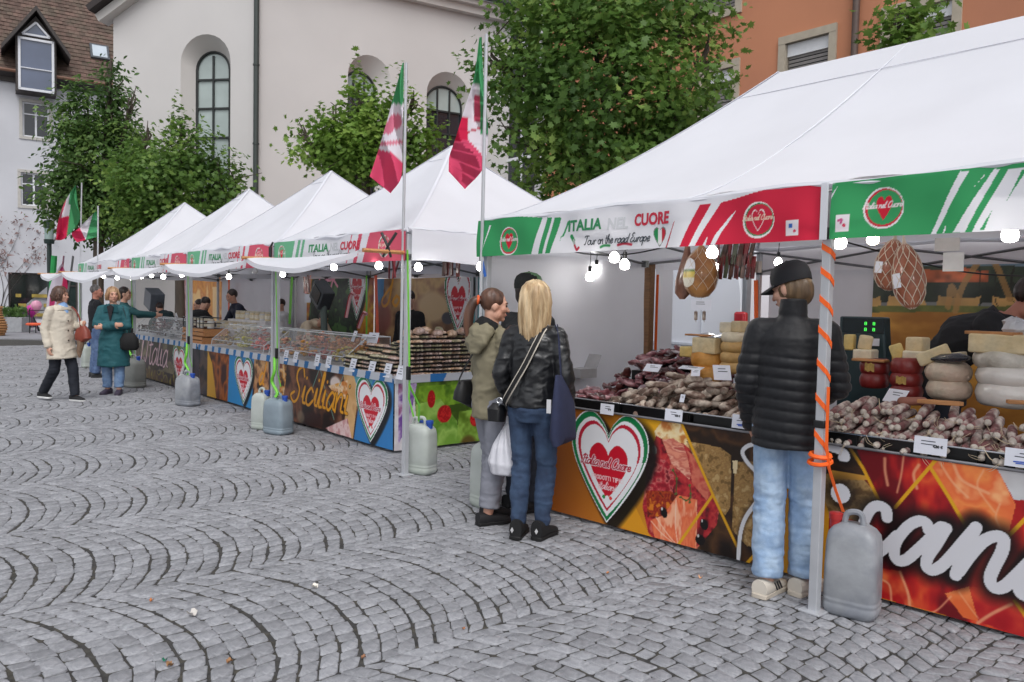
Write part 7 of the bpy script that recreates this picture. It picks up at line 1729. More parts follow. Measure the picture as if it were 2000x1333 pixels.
strap('orange strap hanging at the back post behind the man in the cap', [row(-2.86, 3.72, 1.9), row(-2.84, 3.72, 1.5), row(-2.8, 3.7, 1.3)], Mor_, .05)
strap('orange strap hanging beside the wooden post at the curtain', [row(-2.9, 2.12, 1.9), row(-2.9, 2.12, 1.1)], Mor_, .03)
for px, lab in ((582, 'orange strap hanging left of the vendor in the vest'), ):
    q = onT(447, 570, 2.8); strap('orange strap hanging beside the vendor in the navy vest', [row(q[0], 2.8, 2.0), row(q[0], 2.8, 1.2)], Mor_, .09)
q = onT(733, 580, 2.8); strap('coral strap hanging between the two printed back banners', [row(q[0], 2.8, 2.0), row(q[0]+.1, 2.8, .9)], pm('coral_strap', (240, 100, 70), .5), .09)
q = onT(726, 580, 2.82); strap('lime strap hanging next to the coral strap', [row(q[0]-.15, 2.8, 2.0), row(q[0]-.12, 2.8, .9)], Mgs, .05)
q = onT(570, 580, 2.6); strap('lime strap hanging behind the second post', [row(q[0], 2.6, 2.0), row(q[0]-.1, 2.6, 1.1)], Mgs, .1)
Mbulb = emit('lit_bulb', (255, 252, 246), 22); Mbulbw = emit('warm_lit_bulb', (255, 238, 205), 22); Mcab = pm('black_cable', (18, 18, 18), .5)
BUL = [(1200, 503, .12), (1220, 517, .3), (1391, 493, .12), (1640, 473, .1), (1705, 467, .9), (1973, 458, .1), (1055, 525, 1.0), (1068, 526, 1.15), (1165, 527, 1.3), (1152, 541, .9), (1402, 520, 2.4), (1520, 512, 2.6), (1735, 545, 2.9),
       (939, 521, .2, -3.1), (817, 522, .15), (740, 519, .0), (652, 522, .15), (596, 513, .4), (552, 536, .5), (447, 541, .4), (413, 527, 1.2), (355, 537, .3), (319, 541, .1), (296, 538, .4), (285, 533, .8), (276, 541, .6), (257, 544, .3), (229, 543, .0), (202, 540, .1)]
where = ['under the near valance below the word Europe, upper of two', 'under the near valance below the word Europe, lower of two', 'below the red stretch of the near valance', 'right of the nearest post below the green valance', 'warm toned, above the left netted ham', 'below the green and white valance near the right edge', 'before the white side sheet, left of a close pair', 'before the white side sheet, right of a close pair', 'before the white side sheet near the post, upper', 'before the white side sheet near the post, lower',
         'deep in the near tent behind the packets', 'deep in the near tent beside the black cap', 'deep in the near tent behind the netted hams', 'beside the corner post of the near tent', 'right of the tall flag post', 'just left of the tall flag post', 'over the candied fruit case', 'high over the biscuit case near the cloth', 'beside the second post over the case', 'over the vendor in the vest', 'small, deep behind the third post', 'beside the third post', 'left of the third post, bigger', 'third left of the third post', 'deep in the far stall', 'near the far stall middle', 'over the far display case', 'above the teal coat woman', 'above the grey haired man']
Mglow = glassmat('bulb_glass', (240, 240, 240), .3, .05)
for i, ((px, py, t, *_), wh) in enumerate(zip(BUL, where)):
    q = onT(px, py, t); t_ = rthing('light_bulb', 'lit round bulb '+wh, 'light bulb', q[0], t, q[2], 'lit bulbs strung under the tents'); t_.scale = (.86, .86, .86)
    b = MB(); b.lathe([(.012, .05), (.018, .04), (.036, .018), (.042, -.004), (.036, -.03), (.018, -.041), (.002, -.043)], 14); b.build('bulb', Mbulbw if i == 4 else Mbulb, t_)
    b = MB(); b.lathe([(.016, .045), (.018, .05), (.018, .1), (.008, .105)], 10); b.tube([(0, 0, .1), (.006, 0, .2), (0, 0, min(.3, 2.2-q[2]))], .004, 5); b.build('socket', M_black, t_)
def cable(label, pts): b = MB(); b.tube(spline(pts, 6), .005, 5); tag(b.build('cable', Mcab), label, 'cable', 'black light cables under the tents')
for s0, s1, t, lab in ((-2.9, 0, .14, 'black cable slung under the near valance left of the post'), (0, 2.9, .12, 'black cable slung under the near valance right of the post'), (-6.9, -4.0, .12, 'black cable slung under the tent by the flags'), (-10, -6.9, .15, 'black cable slung under the third tent'), (-13, -10, .15, 'black cable slung under the fourth tent'), (-17.2, -13, .12, 'black cable slung under the farthest tent')):
    cable(lab, [row(s0+(s1-s0)*u, t+.05*math.sin(u*9), 2.08-.12*math.sin(math.pi*u)+.03*math.sin(u*11)) for u in np.linspace(0, 1, 7)])
cable('black cable crossing the near tent behind the netted hams', [row(-.1, .3, 1.98), row(.2, 1.2, 1.84), row(.4, 2.4, 1.86), row(.6, 3.7, 1.95)])
for px, lab in ((466, 'right of the lit bulb over the vest'), ): pass
q = onT(498, 530, .6); t_ = rthing('light_bulb', 'unlit bulb hanging between the third and second posts', 'light bulb', q[0], .6, q[2], 'lit bulbs strung under the tents'); del t_['group']
b = MB(); b.lathe([(.012, .05), (.036, .018), (.042, -.004), (.036, -.03), (.002, -.043)], 14); b.build('bulb', pm('unlit_bulb', (206, 206, 206), .2), t_); b = MB(); b.lathe([(.016, .045), (.018, .1), (.008, .105)], 10); b.tube([(0, 0, .1), (.0, 0, .25)], .004, 5); b.build('socket', M_black, t_)

# ------------------------------------------------------------------ flags
def flag(label, s, t, ztop, edge, fold, seed, painter, tilt=0.0):
    """edge: outline in the photo, pole side then free side, each top to bottom"""
    t_ = rthing('flag', label, 'flag', s, t, 0, 'tricolour flags on the tent posts'); inv = inv_of(t_); P0 = row(s, t, 0)
    pole, free = edge; ps, fs = spline(pole, 12), spline(free, 12); m_ = 110; A = np.array([ps[int(i)] for i in np.linspace(0, len(ps)-1, m_)]); B = np.array([fs[int(i)] for i in np.linspace(0, len(fs)-1, m_)])
    nu = 56; P = np.zeros((m_, nu+1, 3)); C = np.zeros((m_, nu+1, 3)); UVp = np.zeros((m_, nu+1, 2)); Y0 = P0[1]
    for j in range(m_):
        for i in range(nu+1):
            u = i/nu; px, py = A[j]*(1-u)+B[j]*u; dy = fold*math.sin(u*7+j*.033+seed)*u**.6+.02*math.sin(j*.12+u*4); P[j, i] = D(px, py, Y0+dy-.03); UVp[j, i] = (px, py); C[j, i] = painter(u, j/(m_-1), px, py)
    P4 = np.concatenate([P, np.ones(P.shape[:2]+(1,))], -1) @ np.array(inv).T
    gridmesh('cloth', P4[..., :3], pm_flag, t_, lin(C)); b = MB()
    zb_ = 1.0; b.tube([(0.03, -.035, zb_), (0.03-tilt*.5, -.035, (zb_+ztop)/2), (.03-tilt, -.035, ztop)], .014, 8); b.build('pole', M_alu, t_)
    return t_
pm_flag = printmat('flag_cloth', .7, trans=.5, spec=.1)
fG, fW, fR = (84, 166, 112), (238, 232, 240), (230, 84, 120)
def fp1(u, v, px, py):
    yb = 205-.1*(790-px); c = fG if py < yb else fW
    if py > 292+6*math.sin((px-740)*.05)+max(0, (px-765))*.9: c = fR
    if c == fW:
        d1 = math.hypot((px-772)/13, (py-238)/15); d2 = math.hypot((px-757)/12, (py-250)/13)
        if (d1 < 1 or d2 < 1) and py < 270: c = (224, 128, 152)
        if 276 < py+.1*(px-760) < 284: c = (228, 140, 160)
    return c
flag('furled green, white and red flag with heart print on the left tall pole', -4.1, -.0, 3.72, ([(789, 122), (788, 200), (786, 280), (784, 345), (763, 378)], [(786, 124), (770, 185), (752, 250), (737, 300), (722, 345)]), .028, 1, fp1, -.02)
def fp2(u, v, px, py):
    if px > 938+(py-240)*.012 and py < 262: return fG
    if py < 165: return fG
    c = fW
    if py > 228 and px < 914: c = (222, 46, 84)
    if py > 275+max(0, px-916)*1.1: c = fR
    if c == fW and 926 < px < 941 and 188 < py < 238: c = (206, 84, 110)
    if c == fW and (248 < py-.3*(940-px) < 252): c = (200, 70, 90)
    return c
flag('furled green, white and red flag on the right tall pole before the maple', -2.9, -.02, 3.68, ([(941, 72), (944, 150), (951, 220), (953, 275), (943, 330), (908, 370)], [(936, 74), (926, 150), (908, 210), (890, 270), (878, 305), (876, 335)]), .04, 2, fp2, -.01)
def fp3(u, v, px, py):
    if px > 138-(py-365)*.12+ (4 if py > 400 else 0): return fG
    if py > 428-(px-110)*.25: return (224, 52, 92)
    return fW if not (abs(px-122+(py-410)*.3) < 2 and py < 430) else (200, 90, 110)
flag('small tricolour flag leaning left on the far tent corner', -17.17, 0, 3.95, ([(148, 362), (152, 400), (155, 432), (128, 465), (112, 470)], [(146, 364), (132, 385), (120, 410), (112, 440), (109, 468)]), .08, 3, fp3, -.3)
def fp4(u, v, px, py):
    if px > 178-(py-430)*-.02+(430-py)*.3: return fG
    if px < 158+(py-450)*.5: return (222, 60, 100)
    return fW
flag('small tricolour flag flying left beside the far tent, second of the pair', -15.55, 0, 3.35, ([(188, 412), (191, 440), (193, 462)], [(186, 414), (152, 447), (140, 457), (150, 474)]), .08, 4, fp4, -.1)
# ------------------------------------------------------------------ people
Mskin = pm('skin', (206, 160, 138), .5, .08, 12, bump=.05, tint=(198, 146, 124)); Mskin2 = pm('ruddy_skin', (196, 132, 112), .5, .1, 12)
Meye = pm('eye', (36, 28, 26), .2); Mlip = pm('lip', (168, 96, 92), .45)
def V3(*a): return np.array(a, float)
def person(label, P, heading, H=1.72, vox=.009, skin=None, yaw=0.0, nod=0.0, J=None, girth=1.0, hands=(1, 1)):
    """upright figure facing +Y in its own frame; returns joints and root. heading: world (dx,dy)"""
    rz = math.atan2(-heading[0], heading[1]); root = thing('person', label, 'person', (P[0], P[1], P[2] if len(P) > 2 else 0), rz)
    k = H/1.75
    j = dict(hem=(0, 0, .80), hip=(0, 0, .93), waist=(0, .0, 1.08), chest=(0, .005, 1.27), sho=(0, -.005, 1.405), neck=(0, -.012, 1.475), head=(0, .015, 1.635), shR=(.175, -.01, 1.405), shL=(-.175, -.01, 1.405), elR=(.225, -.03, 1.13), elL=(-.225, -.03, 1.13), wrR=(.235, .05, .89), wrL=(-.235, .05, .89),
             hpR=(.09, 0, .92), hpL=(-.09, 0, .92), knR=(.1, .02, .5), knL=(-.1, .02, .5), anR=(.1, -.02, .085), anL=(-.1, -.02, .085), toR=(.03, 1, 0), toL=(-.03, 1, 0))
    j = {q: V3(*v) for q, v in j.items()}
    for q in j:
        if not q.startswith('to'): j[q] = j[q]*k
    if J:
        for q, v in J.items(): j[q] = V3(*v)*(k if not q.startswith('to') else 1)
    M = Matrix.Rotation(yaw, 3, 'Z') @ Matrix.Rotation(-nod, 3, 'X'); hc_ = Vector(j['head'])
    def h(x, y, z): return M @ Vector((x*k, y*k, z*k)) + hc_
    b = MB(); E_ = lambda c, r, Mx=M: b.ell(h(*c), [q*k for q in r], 16, 11, Mx)
    E_((0, -.012, .03), (.074, .094, .096)); E_((0, .022, -.04), (.056, .068, .072)); E_((0, .07, .03), (.05, .025, .02)); E_((0, .068, -.088), (.022, .022, .02))
    for s in (-1, 1): E_((s*.034, .058, -.015), (.028, .032, .03)); E_((s*.075, -.006, -.005), (.01, .024, .032)); E_((s*.045, .01, -.06), (.024, .045, .04))
    b.capsule(h(0, .085, .012), h(0, .109, -.022), .008*k, .0135*k); E_((0, .083, -.055), (.024, .016, .012))
    b.capsule(h(0, -.02, -.05), j['neck']+V3(0, .005, -.03), .052*k, .058*k)
    b.loft([(j['hip']-V3(0, 0, .05)*k, .11*k, .08*k), (j['hip'], .13*k, .095*k), (j['waist'], .135*k, .1*k), (j['chest'], .165*k, .11*k), (j['sho'], .15*k, .085*k), (j['neck'], .06*k, .055*k)], 20)
    for s in 'RL':
        b.capsule(j['sh'+s], j['el'+s], .05*k, .042*k); b.capsule(j['el'+s], j['wr'+s], .042*k, .029*k)
        b.capsule(j['hp'+s], j['kn'+s], .075*k, .055*k); b.capsule(j['kn'+s], j['an'+s], .055*k, .038*k)
        t = j['to'+s]/np.linalg.norm(j['to'+s]); b.capsule(j['an'+s]-t*.03*k-V3(0, 0, .045*k), j['an'+s]+t*.13*k-V3(0, 0, .055*k), .035*k, .028*k)
        # hand: palm, four fingers of unequal length, thumb from the side
        f = j['wr'+s]-j['el'+s]; f = f/np.linalg.norm(f); sg = 1 if s == 'R' else -1
        lat = np.cross(f, V3(sg, 0, 0)); lat = lat/(np.linalg.norm(lat)+1e-9)      # palm's width, towards thumb
        if lat[1] < 0: lat = -lat
        pal = np.cross(f, lat)
        if pal[0]*sg > 0: pal = -pal                                              # palm faces the body
        w0 = j['wr'+s]; pm_ = w0+f*.05*k
        b.ell(Vector(pm_), (.042*k, .02*k, .048*k), 12, 8, Matrix((lat, pal, f)).transposed())
        for q, (o_, L) in enumerate(((.03, .068), (.01, .078), (-.01, .072), (-.029, .056))):
            a = pm_+f*.038*k+lat*o_*k; c = a+f*L*.5*k+pal*.012*k; e = c+f*L*.32*k+pal*.03*k
            b.capsule(a, c, .0092*k, .0085*k, 8); b.capsule(c, e, .0085*k, .0072*k, 8)
        a = w0+f*.025*k+lat*.03*k; c = a+f*.03*k+lat*.028*k+pal*.012*k; e = c+f*.03*k+pal*.012*k; b.capsule(a, c, .012*k, .0105*k, 8); b.capsule(c, e, .0105*k, .008*k, 8)
    remesh(b, 'body', skin or Mskin, root, vox, 3)
    for s in (-1, 1):
        e = MB(); e.ell(h(s*.031, .083, .012), (.014*k, .008*k, .009*k), 10, 6, M); e.build('eye', Meye, root)
        e = MB(); e.tube([h(s*.015, .092, .034), h(s*.034, .088, .039), h(s*.05, .075, .034)], .0035*k, 5); e.build('eyebrow', pm('eyebrow', (84, 64, 50), .8), root)
    e = MB(); e.ell(h(0, .092, -.055), (.022*k, .008*k, .007*k), 10, 6, M); e.build('mouth', Mlip, root)
    j['_h'] = h; j['_k'] = k; j['_M'] = M; j['_root'] = root; j['_vox'] = vox
    return j
def folds(seed, amp=.008, sc=7, vert=.5):
    def f(P, N):
        q = P*np.array([1, 1, vert]); r1 = 1-np.abs(2*fbm(P*np.array([1, 1, 1.7])+.15*fbm(P, 4, seed+4)[:, None], sc*.9, seed+1, 3)-1)*2.4; return amp*(fbm(q, sc, seed, 3)-.5)*1.8+amp*.75*np.clip(r1, -.3, 1)-amp*.2
    return f
def puffer(k, pitch=.058):
    def f(P, N):
        u = np.abs(np.sin(math.pi*(P[:, 2]+.012*np.sin(P[:, 0]*6)+.006*(fbm(P, 6, 3)-.5))/pitch)); yk = np.clip((1.4*k-P[:, 2])/.06, 0, 1); return yk*(.006+.008*fbm(P, 5, 8))*(u**.5-.75)+.012*(fbm(P*np.array([1, 1, 1.6]), 11, 4)-.5)
    return f
def top(j, mat, hem=None, fit=.022, sleeve=1.0, hemr=(.18, .135), name='jacket', disp=None, vox=None, collar=.0, chest=(.19, .13), waist=(.168, .122), sr=(.072, .058, .046), hips=None, close=1, sms=4):
    k = j['_k']; b = MB(); hm = j['hem'] if hem is None else j['hem']+V3(*hem)*k
    hips = hips or (hemr[0]*.98, hemr[1]*.98)
    secs = [(hm, hemr[0]*k, hemr[1]*k)]
    if hm[2] < j['hip'][2]-.06*k: secs.append((j['hip'], hips[0]*k, hips[1]*k))
    secs += [(j['waist'], waist[0]*k, waist[1]*k), (j['chest'], chest[0]*k, chest[1]*k), (j['sho']+V3(0, 0, -.02)*k, (chest[0]-.005)*k, (chest[1]-.025)*k), (j['sho']+V3(0, 0, .03)*k, .135*k, .085*k), (j['neck']+V3(0, 0, -.02)*k, .075*k, .07*k), (j['neck']+V3(0, .005, .02+collar)*k, .068*k, .068*k)]
    b.loft(secs, 28)
    for s in 'RL':
        w_ = j['el'+s]+(j['wr'+s]-j['el'+s])*sleeve
        b.capsule(j['sh'+s], j['el'+s], sr[0]*k, sr[1]*k, 14); b.capsule(j['el'+s], w_, sr[1]*k, sr[2]*k, 14)
        b.capsule(j['sho']*.6+j['sh'+s]*.4+V3(0, 0, .02)*k, j['sh'+s], .06*k, sr[0]*k, 12)
    return remesh(b, name, mat, j['_root'], vox or j['_vox'], sms, disp or folds(hash(name) % 97 + int(k*1000), .009))
def trousers(j, mat, name='trousers', r=(.1, .076, .062), length=1.0, disp=None, seat=(.162, .122), cuff=1.0):
    k = j['_k']; b = MB(); c = (j['hpR']+j['hpL'])/2
    b.loft([(c+V3(0, -.005, -.1)*k, seat[0]*.8*k, seat[1]*.85*k), (c+V3(0, -.012, -.02)*k, seat[0]*k, seat[1]*k), (j['hip']+V3(0, -.005, .05)*k, seat[0]*.92*k, seat[1]*.9*k), (j['waist']-V3(0, 0, .04)*k, seat[0]*.78*k, seat[1]*.78*k)], 24)
    for s in 'RL':
        e = j['kn'+s]+(j['an'+s]-j['kn'+s])*length
        b.capsule(j['hp'+s]+V3(0, 0, -.02)*k, j['kn'+s], r[0]*k, r[1]*k, 14)
        b.tube([j['kn'+s], j['kn'+s]*.5+e*.5+V3(0, -.008, 0), e], [r[1]*k, r[1]*.98*k, r[2]*k], 16)
    def fo(P, N):
        low = np.clip((.55*k-P[:, 2])/.5, 0, 1); r1 = 1-np.abs(2*fbm(P*np.array([1, 1, 2.6]), 7, 7, 3)-1)*2.2; kn = np.exp(-((P[:, 2]-.5*k)/.1)**2)+np.exp(-((P[:, 2]-.9*k)/.08)**2)+low*1.3; return (.002+.006*np.clip(kn, 0, 1.4))*np.clip(r1, -.4, 1)+.005*(fbm(P, 8, 5)-.5)-.002
    return remesh(b, name, mat, j['_root'], j['_vox'], 3, disp or fo)
def shoes(j, mat, sole=None, L=.27, w=.047, stripes=None, high=.09, name='shoe'):
    k = j['_k']
    for s in 'RL':
        a = j['an'+s]; t = V3(j['to'+s][0], j['to'+s][1], 0); t = t/np.linalg.norm(t); lift = a[2]-.085*k; g = V3(a[0], a[1], lift)
        b = MB(); pts = [(-.085, .055, .045, high), (-.06, .06, .05, high), (0, .05, .05, high*.95), (.06, .045, .045, .075), (.12, .036, .05, .055), (.165, .03, .042, .045), (.19, .022, .025, .03)]
        secs = []
        for d_, hz, wx, hh in pts: secs.append((g+t*d_*k+V3(0, 0, hh*.5*k+.006), wx*k*.95, hh*.52*k))
        b.loft(secs, 18, tuple(np.cross(t, [0, 0, 1])), 2.4); so_ = b.build(name, mat, j['_root'], angle=60)
        b = MB(); side = np.cross(t, [0, 0, 1.0]); o_ = []
        for d_, wx in ((-.092, .03), (-.085, .043), (-.03, .044), (.05, .046), (.12, .053), (.165, .045), (.195, .022)): o_.append((d_, wx))
        ring = [g+t*d_*k+side*wx*k for d_, wx in o_]+[g+t*d_*k-side*wx*k for d_, wx in o_[::-1]]
        n_ = len(ring); V = [p+V3(0, 0, z) for z in (.001, .026*k) for p in ring]; b.add(V, [tuple(reversed(range(n_))), tuple(range(n_, 2*n_))]+[(i, (i+1) % n_, n_+(i+1) % n_, n_+i) for i in range(n_)]); b.build('sole', sole or mat, so_, bevel=.004)
        if stripes:
            for q in range(3):
                for sg in (-1, 1):
                    b = MB(); c0 = g+t*(.03+.026*q)*k+side*sg*.047*k+V3(0, 0, .032*k); c1 = g+t*(.0+.026*q)*k+side*sg*.043*k+V3(0, 0, .078*k); dd_ = side*sg*.003; b.add([c0-t*.006, c0+t*.006, c1+t*.006, c1-t*.006]+[p+dd_ for p in (c0-t*.006, c0+t*.006, c1+t*.006, c1-t*.006)], [(4, 5, 6, 7), (0, 1, 5, 4), (1, 2, 6, 5), (2, 3, 7, 6), (3, 0, 4, 7)]); b.build('stripe', stripes, so_, smooth=False)
def hair(j, mat, length=0.0, n=150, face=55, name='hair', vol=1.0, seed=1, short=True, back=0, curl=0.0, cap_z=.045):
    k, h, M = j['_k'], j['_h'], j['_M']; b = MB(); rg = np.random.default_rng(seed)
    b.ell(h(0, -.026, cap_z), (.083*k*vol, .098*k*vol, .094*k*vol), 22, 14, M)
    if back: b.ell(h(0, -.05, -.02), (.074*k*vol, .07*k*vol, .085*k), 18, 12, M)
    o = remesh(b, name, mat, j['_root'], .009, 2, lambda P, N: .007*(vnoise(P*np.array([1, 1, .25]), 55, seed)-.4)+.006*(fbm(P, 14, seed)-.5))
    if length:
        b = MB()
        for i in range(n):
            az = math.radians(face)+(2*math.pi-2*math.radians(face))*((i+rg.random())/n); sx, sy = math.sin(az), math.cos(az); jr = 1+rg.normal(0, .03); ln = length*(1+rg.normal(0, .06))
            P = []
            for el in (80, 55, 30, 5): e = math.radians(el); P.append(h(.086*vol*jr*math.cos(e)*sx, -.024+.1*vol*jr*math.cos(e)*sy, cap_z+.096*vol*jr*math.sin(e)))
            lastp = P[-1]; dirx = M @ Vector((sx, sy, 0))
            for q in range(1, 6):
                u = q/5; w_ = lastp+Vector((0, 0, -ln*k*u))+dirx*k*(.012*math.sin(u*2.6)+curl*math.sin(u*5+i)*.02-.03*u*u*(length > .25))+Vector((rg.normal(0, .005), rg.normal(0, .005), 0)); P.append(w_)
            r = .0085*k*rg.uniform(.7, 1.2); b.tube(P, [r*.6, r, r*1.1, r*1.15, r*1.15, r*1.1, r, r*.7, r*.25], 6)
        b.build('hair_locks', mat, o)
    return o
def hairmat(n, c1, c2): return pm(n, c1, .42, .3, 30, stretch=(1, 1, .12), tint=c2, bump=.4, bscale=60)
Mblond = hairmat('blond_hair', (170, 142, 106), (220, 198, 162)); Mbrn_h = hairmat('brown_hair', (72, 48, 38), (98, 66, 50)); Mdk_h = hairmat('dark_hair', (40, 30, 28), (56, 40, 36)); Mgr_h = hairmat('grey_hair', (120, 114, 112), (90, 84, 82)); Mlt_h = hairmat('light_brown_hair', (140, 106, 76), (176, 142, 106))
denim = lambda n, c, t: pm(n, c, .85, .14, 16, bump=.2, bscale=160, tint=t)
tdir = VV[:2]; sdirv = -UU[:2]

# --- man in the black puffer jacket
p = G(1528, 1160); Jm = dict(anL=(-.075, -.06, .085), anR=(.1, .06, .085), knL=(-.085, .02, .5), knR=(.09, .08, .5), elR=(.23, .05, 1.13), wrR=(.13, .25, 1.04), elL=(-.215, -.03, 1.13), wrL=(-.2, .08, .9), toL=(.35, 1, 0), toR=(.5, 1, 0), shR=(.165, -.01, 1.405), shL=(-.165, -.01, 1.405), head=(-.02, .05, 1.63), neck=(0, .0, 1.5))
j = person('man in black quilted puffer jacket, black cap and pale blue jeans beside the nearest post', p, (.42, .9), 1.83, .008, yaw=1.15, nod=.3, J=Jm)
Mpuf = pm('black_puffer', (17, 18, 23), .55, .2, 8, spec=.35, bump=.15, bscale=30, sheen=.1)
top(j, Mpuf, hem=(0, 0, .0), hemr=(.19, .152), chest=(.19, .148), waist=(.18, .148), sr=(.076, .07, .058), hips=(.188, .15), disp=puffer(1), collar=.06, vox=.0075, sms=2, name='puffer_jacket')
trousers(j, denim('light_denim', (138, 164, 196), (166, 188, 212)), r=(.094, .084, .078), length=.96, seat=(.152, .122), name='jeans')
shoes(j, pm('cream_leather', (206, 198, 186), .5, .06), pm('cream_sole', (196, 186, 172), .6), stripes=pm('dark_stripe', (26, 28, 40), .5))
hair(j, hairmat('sandy_hair', (86, 68, 50), (122, 98, 70)), 0, cap_z=-.004, vol=.99, back=1)
h, k, M = j['_h'], j['_k'], j['_M']
capo = None
def cap_on(j, cmat, bmat, patch=None, back=None, rad=1.0):
    h, k, M = j['_h'], j['_k'], j['_M']; prof = [(.099, -.022), (.102, .01), (.099, .04), (.086, .072), (.056, .094), (.012, .103)]
    b = MB(); b.lathe([(r*k*rad, z*k) for r, z in prof], 24, h(0, -.015, .05), M @ Matrix.Diagonal(Vector((.93, 1.08, 1)))); o = b.build('cap', cmat, j['_root'], angle=60)
    b = MB(); V, F = [], []
    for lay in (0, .006):
        for q in range(13):
            a = math.radians(-62+124*q/12)
            for rr in (0, 1):
                x = math.sin(a)*.096; y = math.cos(a)*.105-.015+rr*.08*(math.cos(a)**.6 if math.cos(a) > 0 else 0); V.append(h(x*(1+.02*rr), y, .04+lay-rr*.02-.16*x*x/.09))
    for q in range(12):
        a = 2*q; F += [(a, a+1, a+3, a+2), (26+a+2, 26+a+3, 26+a+1, 26+a), (a+1, 27+a, 29+a, a+3)]
    b.add(V, F); b.build('brim', bmat, o)
    b = MB(); b.ell(h(0, -.015, .153), (.009*k, .009*k, .006*k), 8, 5); b.build('button', bmat, o)
    if patch is not None:
        V = [];
        for q in range(5):
            for z in (.068, .118): a = patch+(q/4-.5)*.42; r = np.interp(z-.05, [0, .02, .05, .085], [.104, .104, .1, .088])*rad+.003; V.append(h(math.sin(a)*r*.93, -.015+math.cos(a)*r*1.08, z))
        rawmesh('badge', V, [(2*i, 2*i+2, 2*i+3, 2*i+1) for i in range(4)], pm('gold_badge', (176, 152, 104), .5), o)
        b = MB(); a = patch; b.ell(h(math.sin(a)*.102*.93, -.015+math.cos(a)*.102*1.08, .093), (.012*k, .012*k, .012*k), 8, 6); b.build('badge_motif', pm('badge_dark', (40, 44, 46), .5), o)
    if back is not None:
        b = MB(); b.lathe([(r*k*rad*1.012, z*k) for r, z in prof[:5]], 24, h(0, -.019, .049), M @ Matrix.Diagonal(Vector((.93, 1.08, 1))), cap=False); b.v = b.v
        keepf = [];
        for f in b.f:
            c = sum((Vector(b.v[i]) for i in f), Vector())/len(f); loc = M.transposed() @ (c-h(0, -.015, .05))
            if loc.y < .015: keepf.append(f)
        b.f = keepf; b.build('mesh_back', back, o)
    return o
Mcapb = pm('black_cap_cloth', (20, 22, 28), .8, .1, 20); cap_on(j, Mcapb, Mcapb, patch=.5)

# --- woman with long blonde hair
p = (G(1020, 1046)+G(1053, 1050))/2
Jb = dict(anL=(-.075, -.05, .085), anR=(.085, .0, .085), knL=(-.09, .02, .5), knR=(.09, .04, .5), elL=(-.235, -.05, 1.13), wrL=(-.2, .06, .9), elR=(.235, -.02, 1.13), wrR=(.21, .12, .93), toL=(-.2, 1, 0), toR=(.1, 1, 0), shL=(-.165, 0, 1.4), shR=(.165, 0, 1.4))
j = person('woman with long blonde hair in black leather jacket and blue jeans, seen from behind', p, (.42, .9), 1.72, .008, J=Jb, yaw=-.1)
Mlea = pm('black_leather', (24, 25, 28), .33, .25, 10, bump=.35, bscale=22, spec=.6)
top(j, Mlea, hem=(0, 0, .115), hemr=(.182, .145), hips=(.18, .142), chest=(.185, .128), waist=(.16, .125), sr=(.07, .06, .05), disp=folds(3, .012, 9), name='leather_jacket')
Mjb = denim('dark_blue_denim', (42, 58, 84), (56, 76, 104))
trousers(j, Mjb, r=(.102, .068, .05), length=.98, seat=(.166, .132), name='jeans')
k = j['_k']
shoes(j, pm('black_suede', (20, 20, 22), .8, .1), pm('black_sole', (14, 14, 15), .6), high=.13, name='ankle_boot')
for s in 'LR': a = j['an'+s]; b = MB(); b.prism([(-.012, 0), (0, -.02), (.012, 0), (0, .02)], 0, .003, Matrix.Rotation(R(90), 3, 'X'), (a[0]+.0, a[1]-.098, .07)); b.build('boot_badge', pm('silver_badge', (190, 190, 192), .4), j['_root'], smooth=False)
hair(j, Mblond, .33, 260, 62, vol=1.06, back=1, seed=4)
blonde = j
def band(name, pts, w_, mat, parent, up=(0, 1, 0), thick=.003, rails=None):
    P = spline(pts, 8); V = []
    for i, q in enumerate(P):
        t = P[min(i+1, len(P)-1)]-P[max(i-1, 0)]; t /= np.linalg.norm(t)+1e-9; s_ = np.cross(t, up); s_ /= np.linalg.norm(s_)+1e-9; n_ = np.cross(s_, t); V += [q-s_*w_/2, q+s_*w_/2, q+s_*w_/2+n_*thick, q-s_*w_/2+n_*thick]
    F = []
    for i in range(len(P)-1):
        a = 4*i; F += [(a+q, a+4+q, a+4+(q+1) % 4, a+(q+1) % 4) for q in range(4)]
    return rawmesh(name, V, F, mat, parent, smooth=False)
# crossbody bag strap: from right shoulder down across the back to the left hip
cb = thing('crossbody_bag', 'small black crossbody bag with white-edged woven strap on the blonde woman', 'bag', blonde['_root'].location, blonde['_root'].rotation_euler[2])
pts = [V3(.1, .08, 1.42), V3(.09, -.03, 1.465), V3(.06, -.115, 1.36), V3(.0, -.145, 1.22), V3(-.08, -.15, 1.08), V3(-.16, -.12, .96), V3(-.2, -.04, .92)]; pts = [q*k for q in pts]
band('strap', pts, .042, pm('white_webbing', (196, 188, 176), .7), cb, (0, -1, 0), .004); band('strap_core', [q+V3(0, -.007, 0) for q in pts], .026, pm('black_webbing', (22, 22, 24), .8), cb, (0, -1, 0), .004)
b = MB(); b.tube([V3(-.2, -.1, .96)*k, V3(-.23, -.09, .9)*k, V3(-.22, -.07, .87)*k], .008, 6); b.tube([V3(-.21, -.11, .95)*k+V3(.02*math.cos(a), 0, .02*math.sin(a)) for a in np.linspace(0, 6.28, 10)], .004, 5, closed=True); b.build('clip', pm('chrome', (200, 202, 206)), cb)
b = MB(); b.loft([(V3(-.25, -.06, .78), .05, .06), (V3(-.25, -.05, .86), .055, .08), (V3(-.245, -.04, .9), .03, .05)], 16, ex=3.5); b.build('body', pm('black_bag_leather', (22, 22, 24), .45, .1, bump=.1), cb)
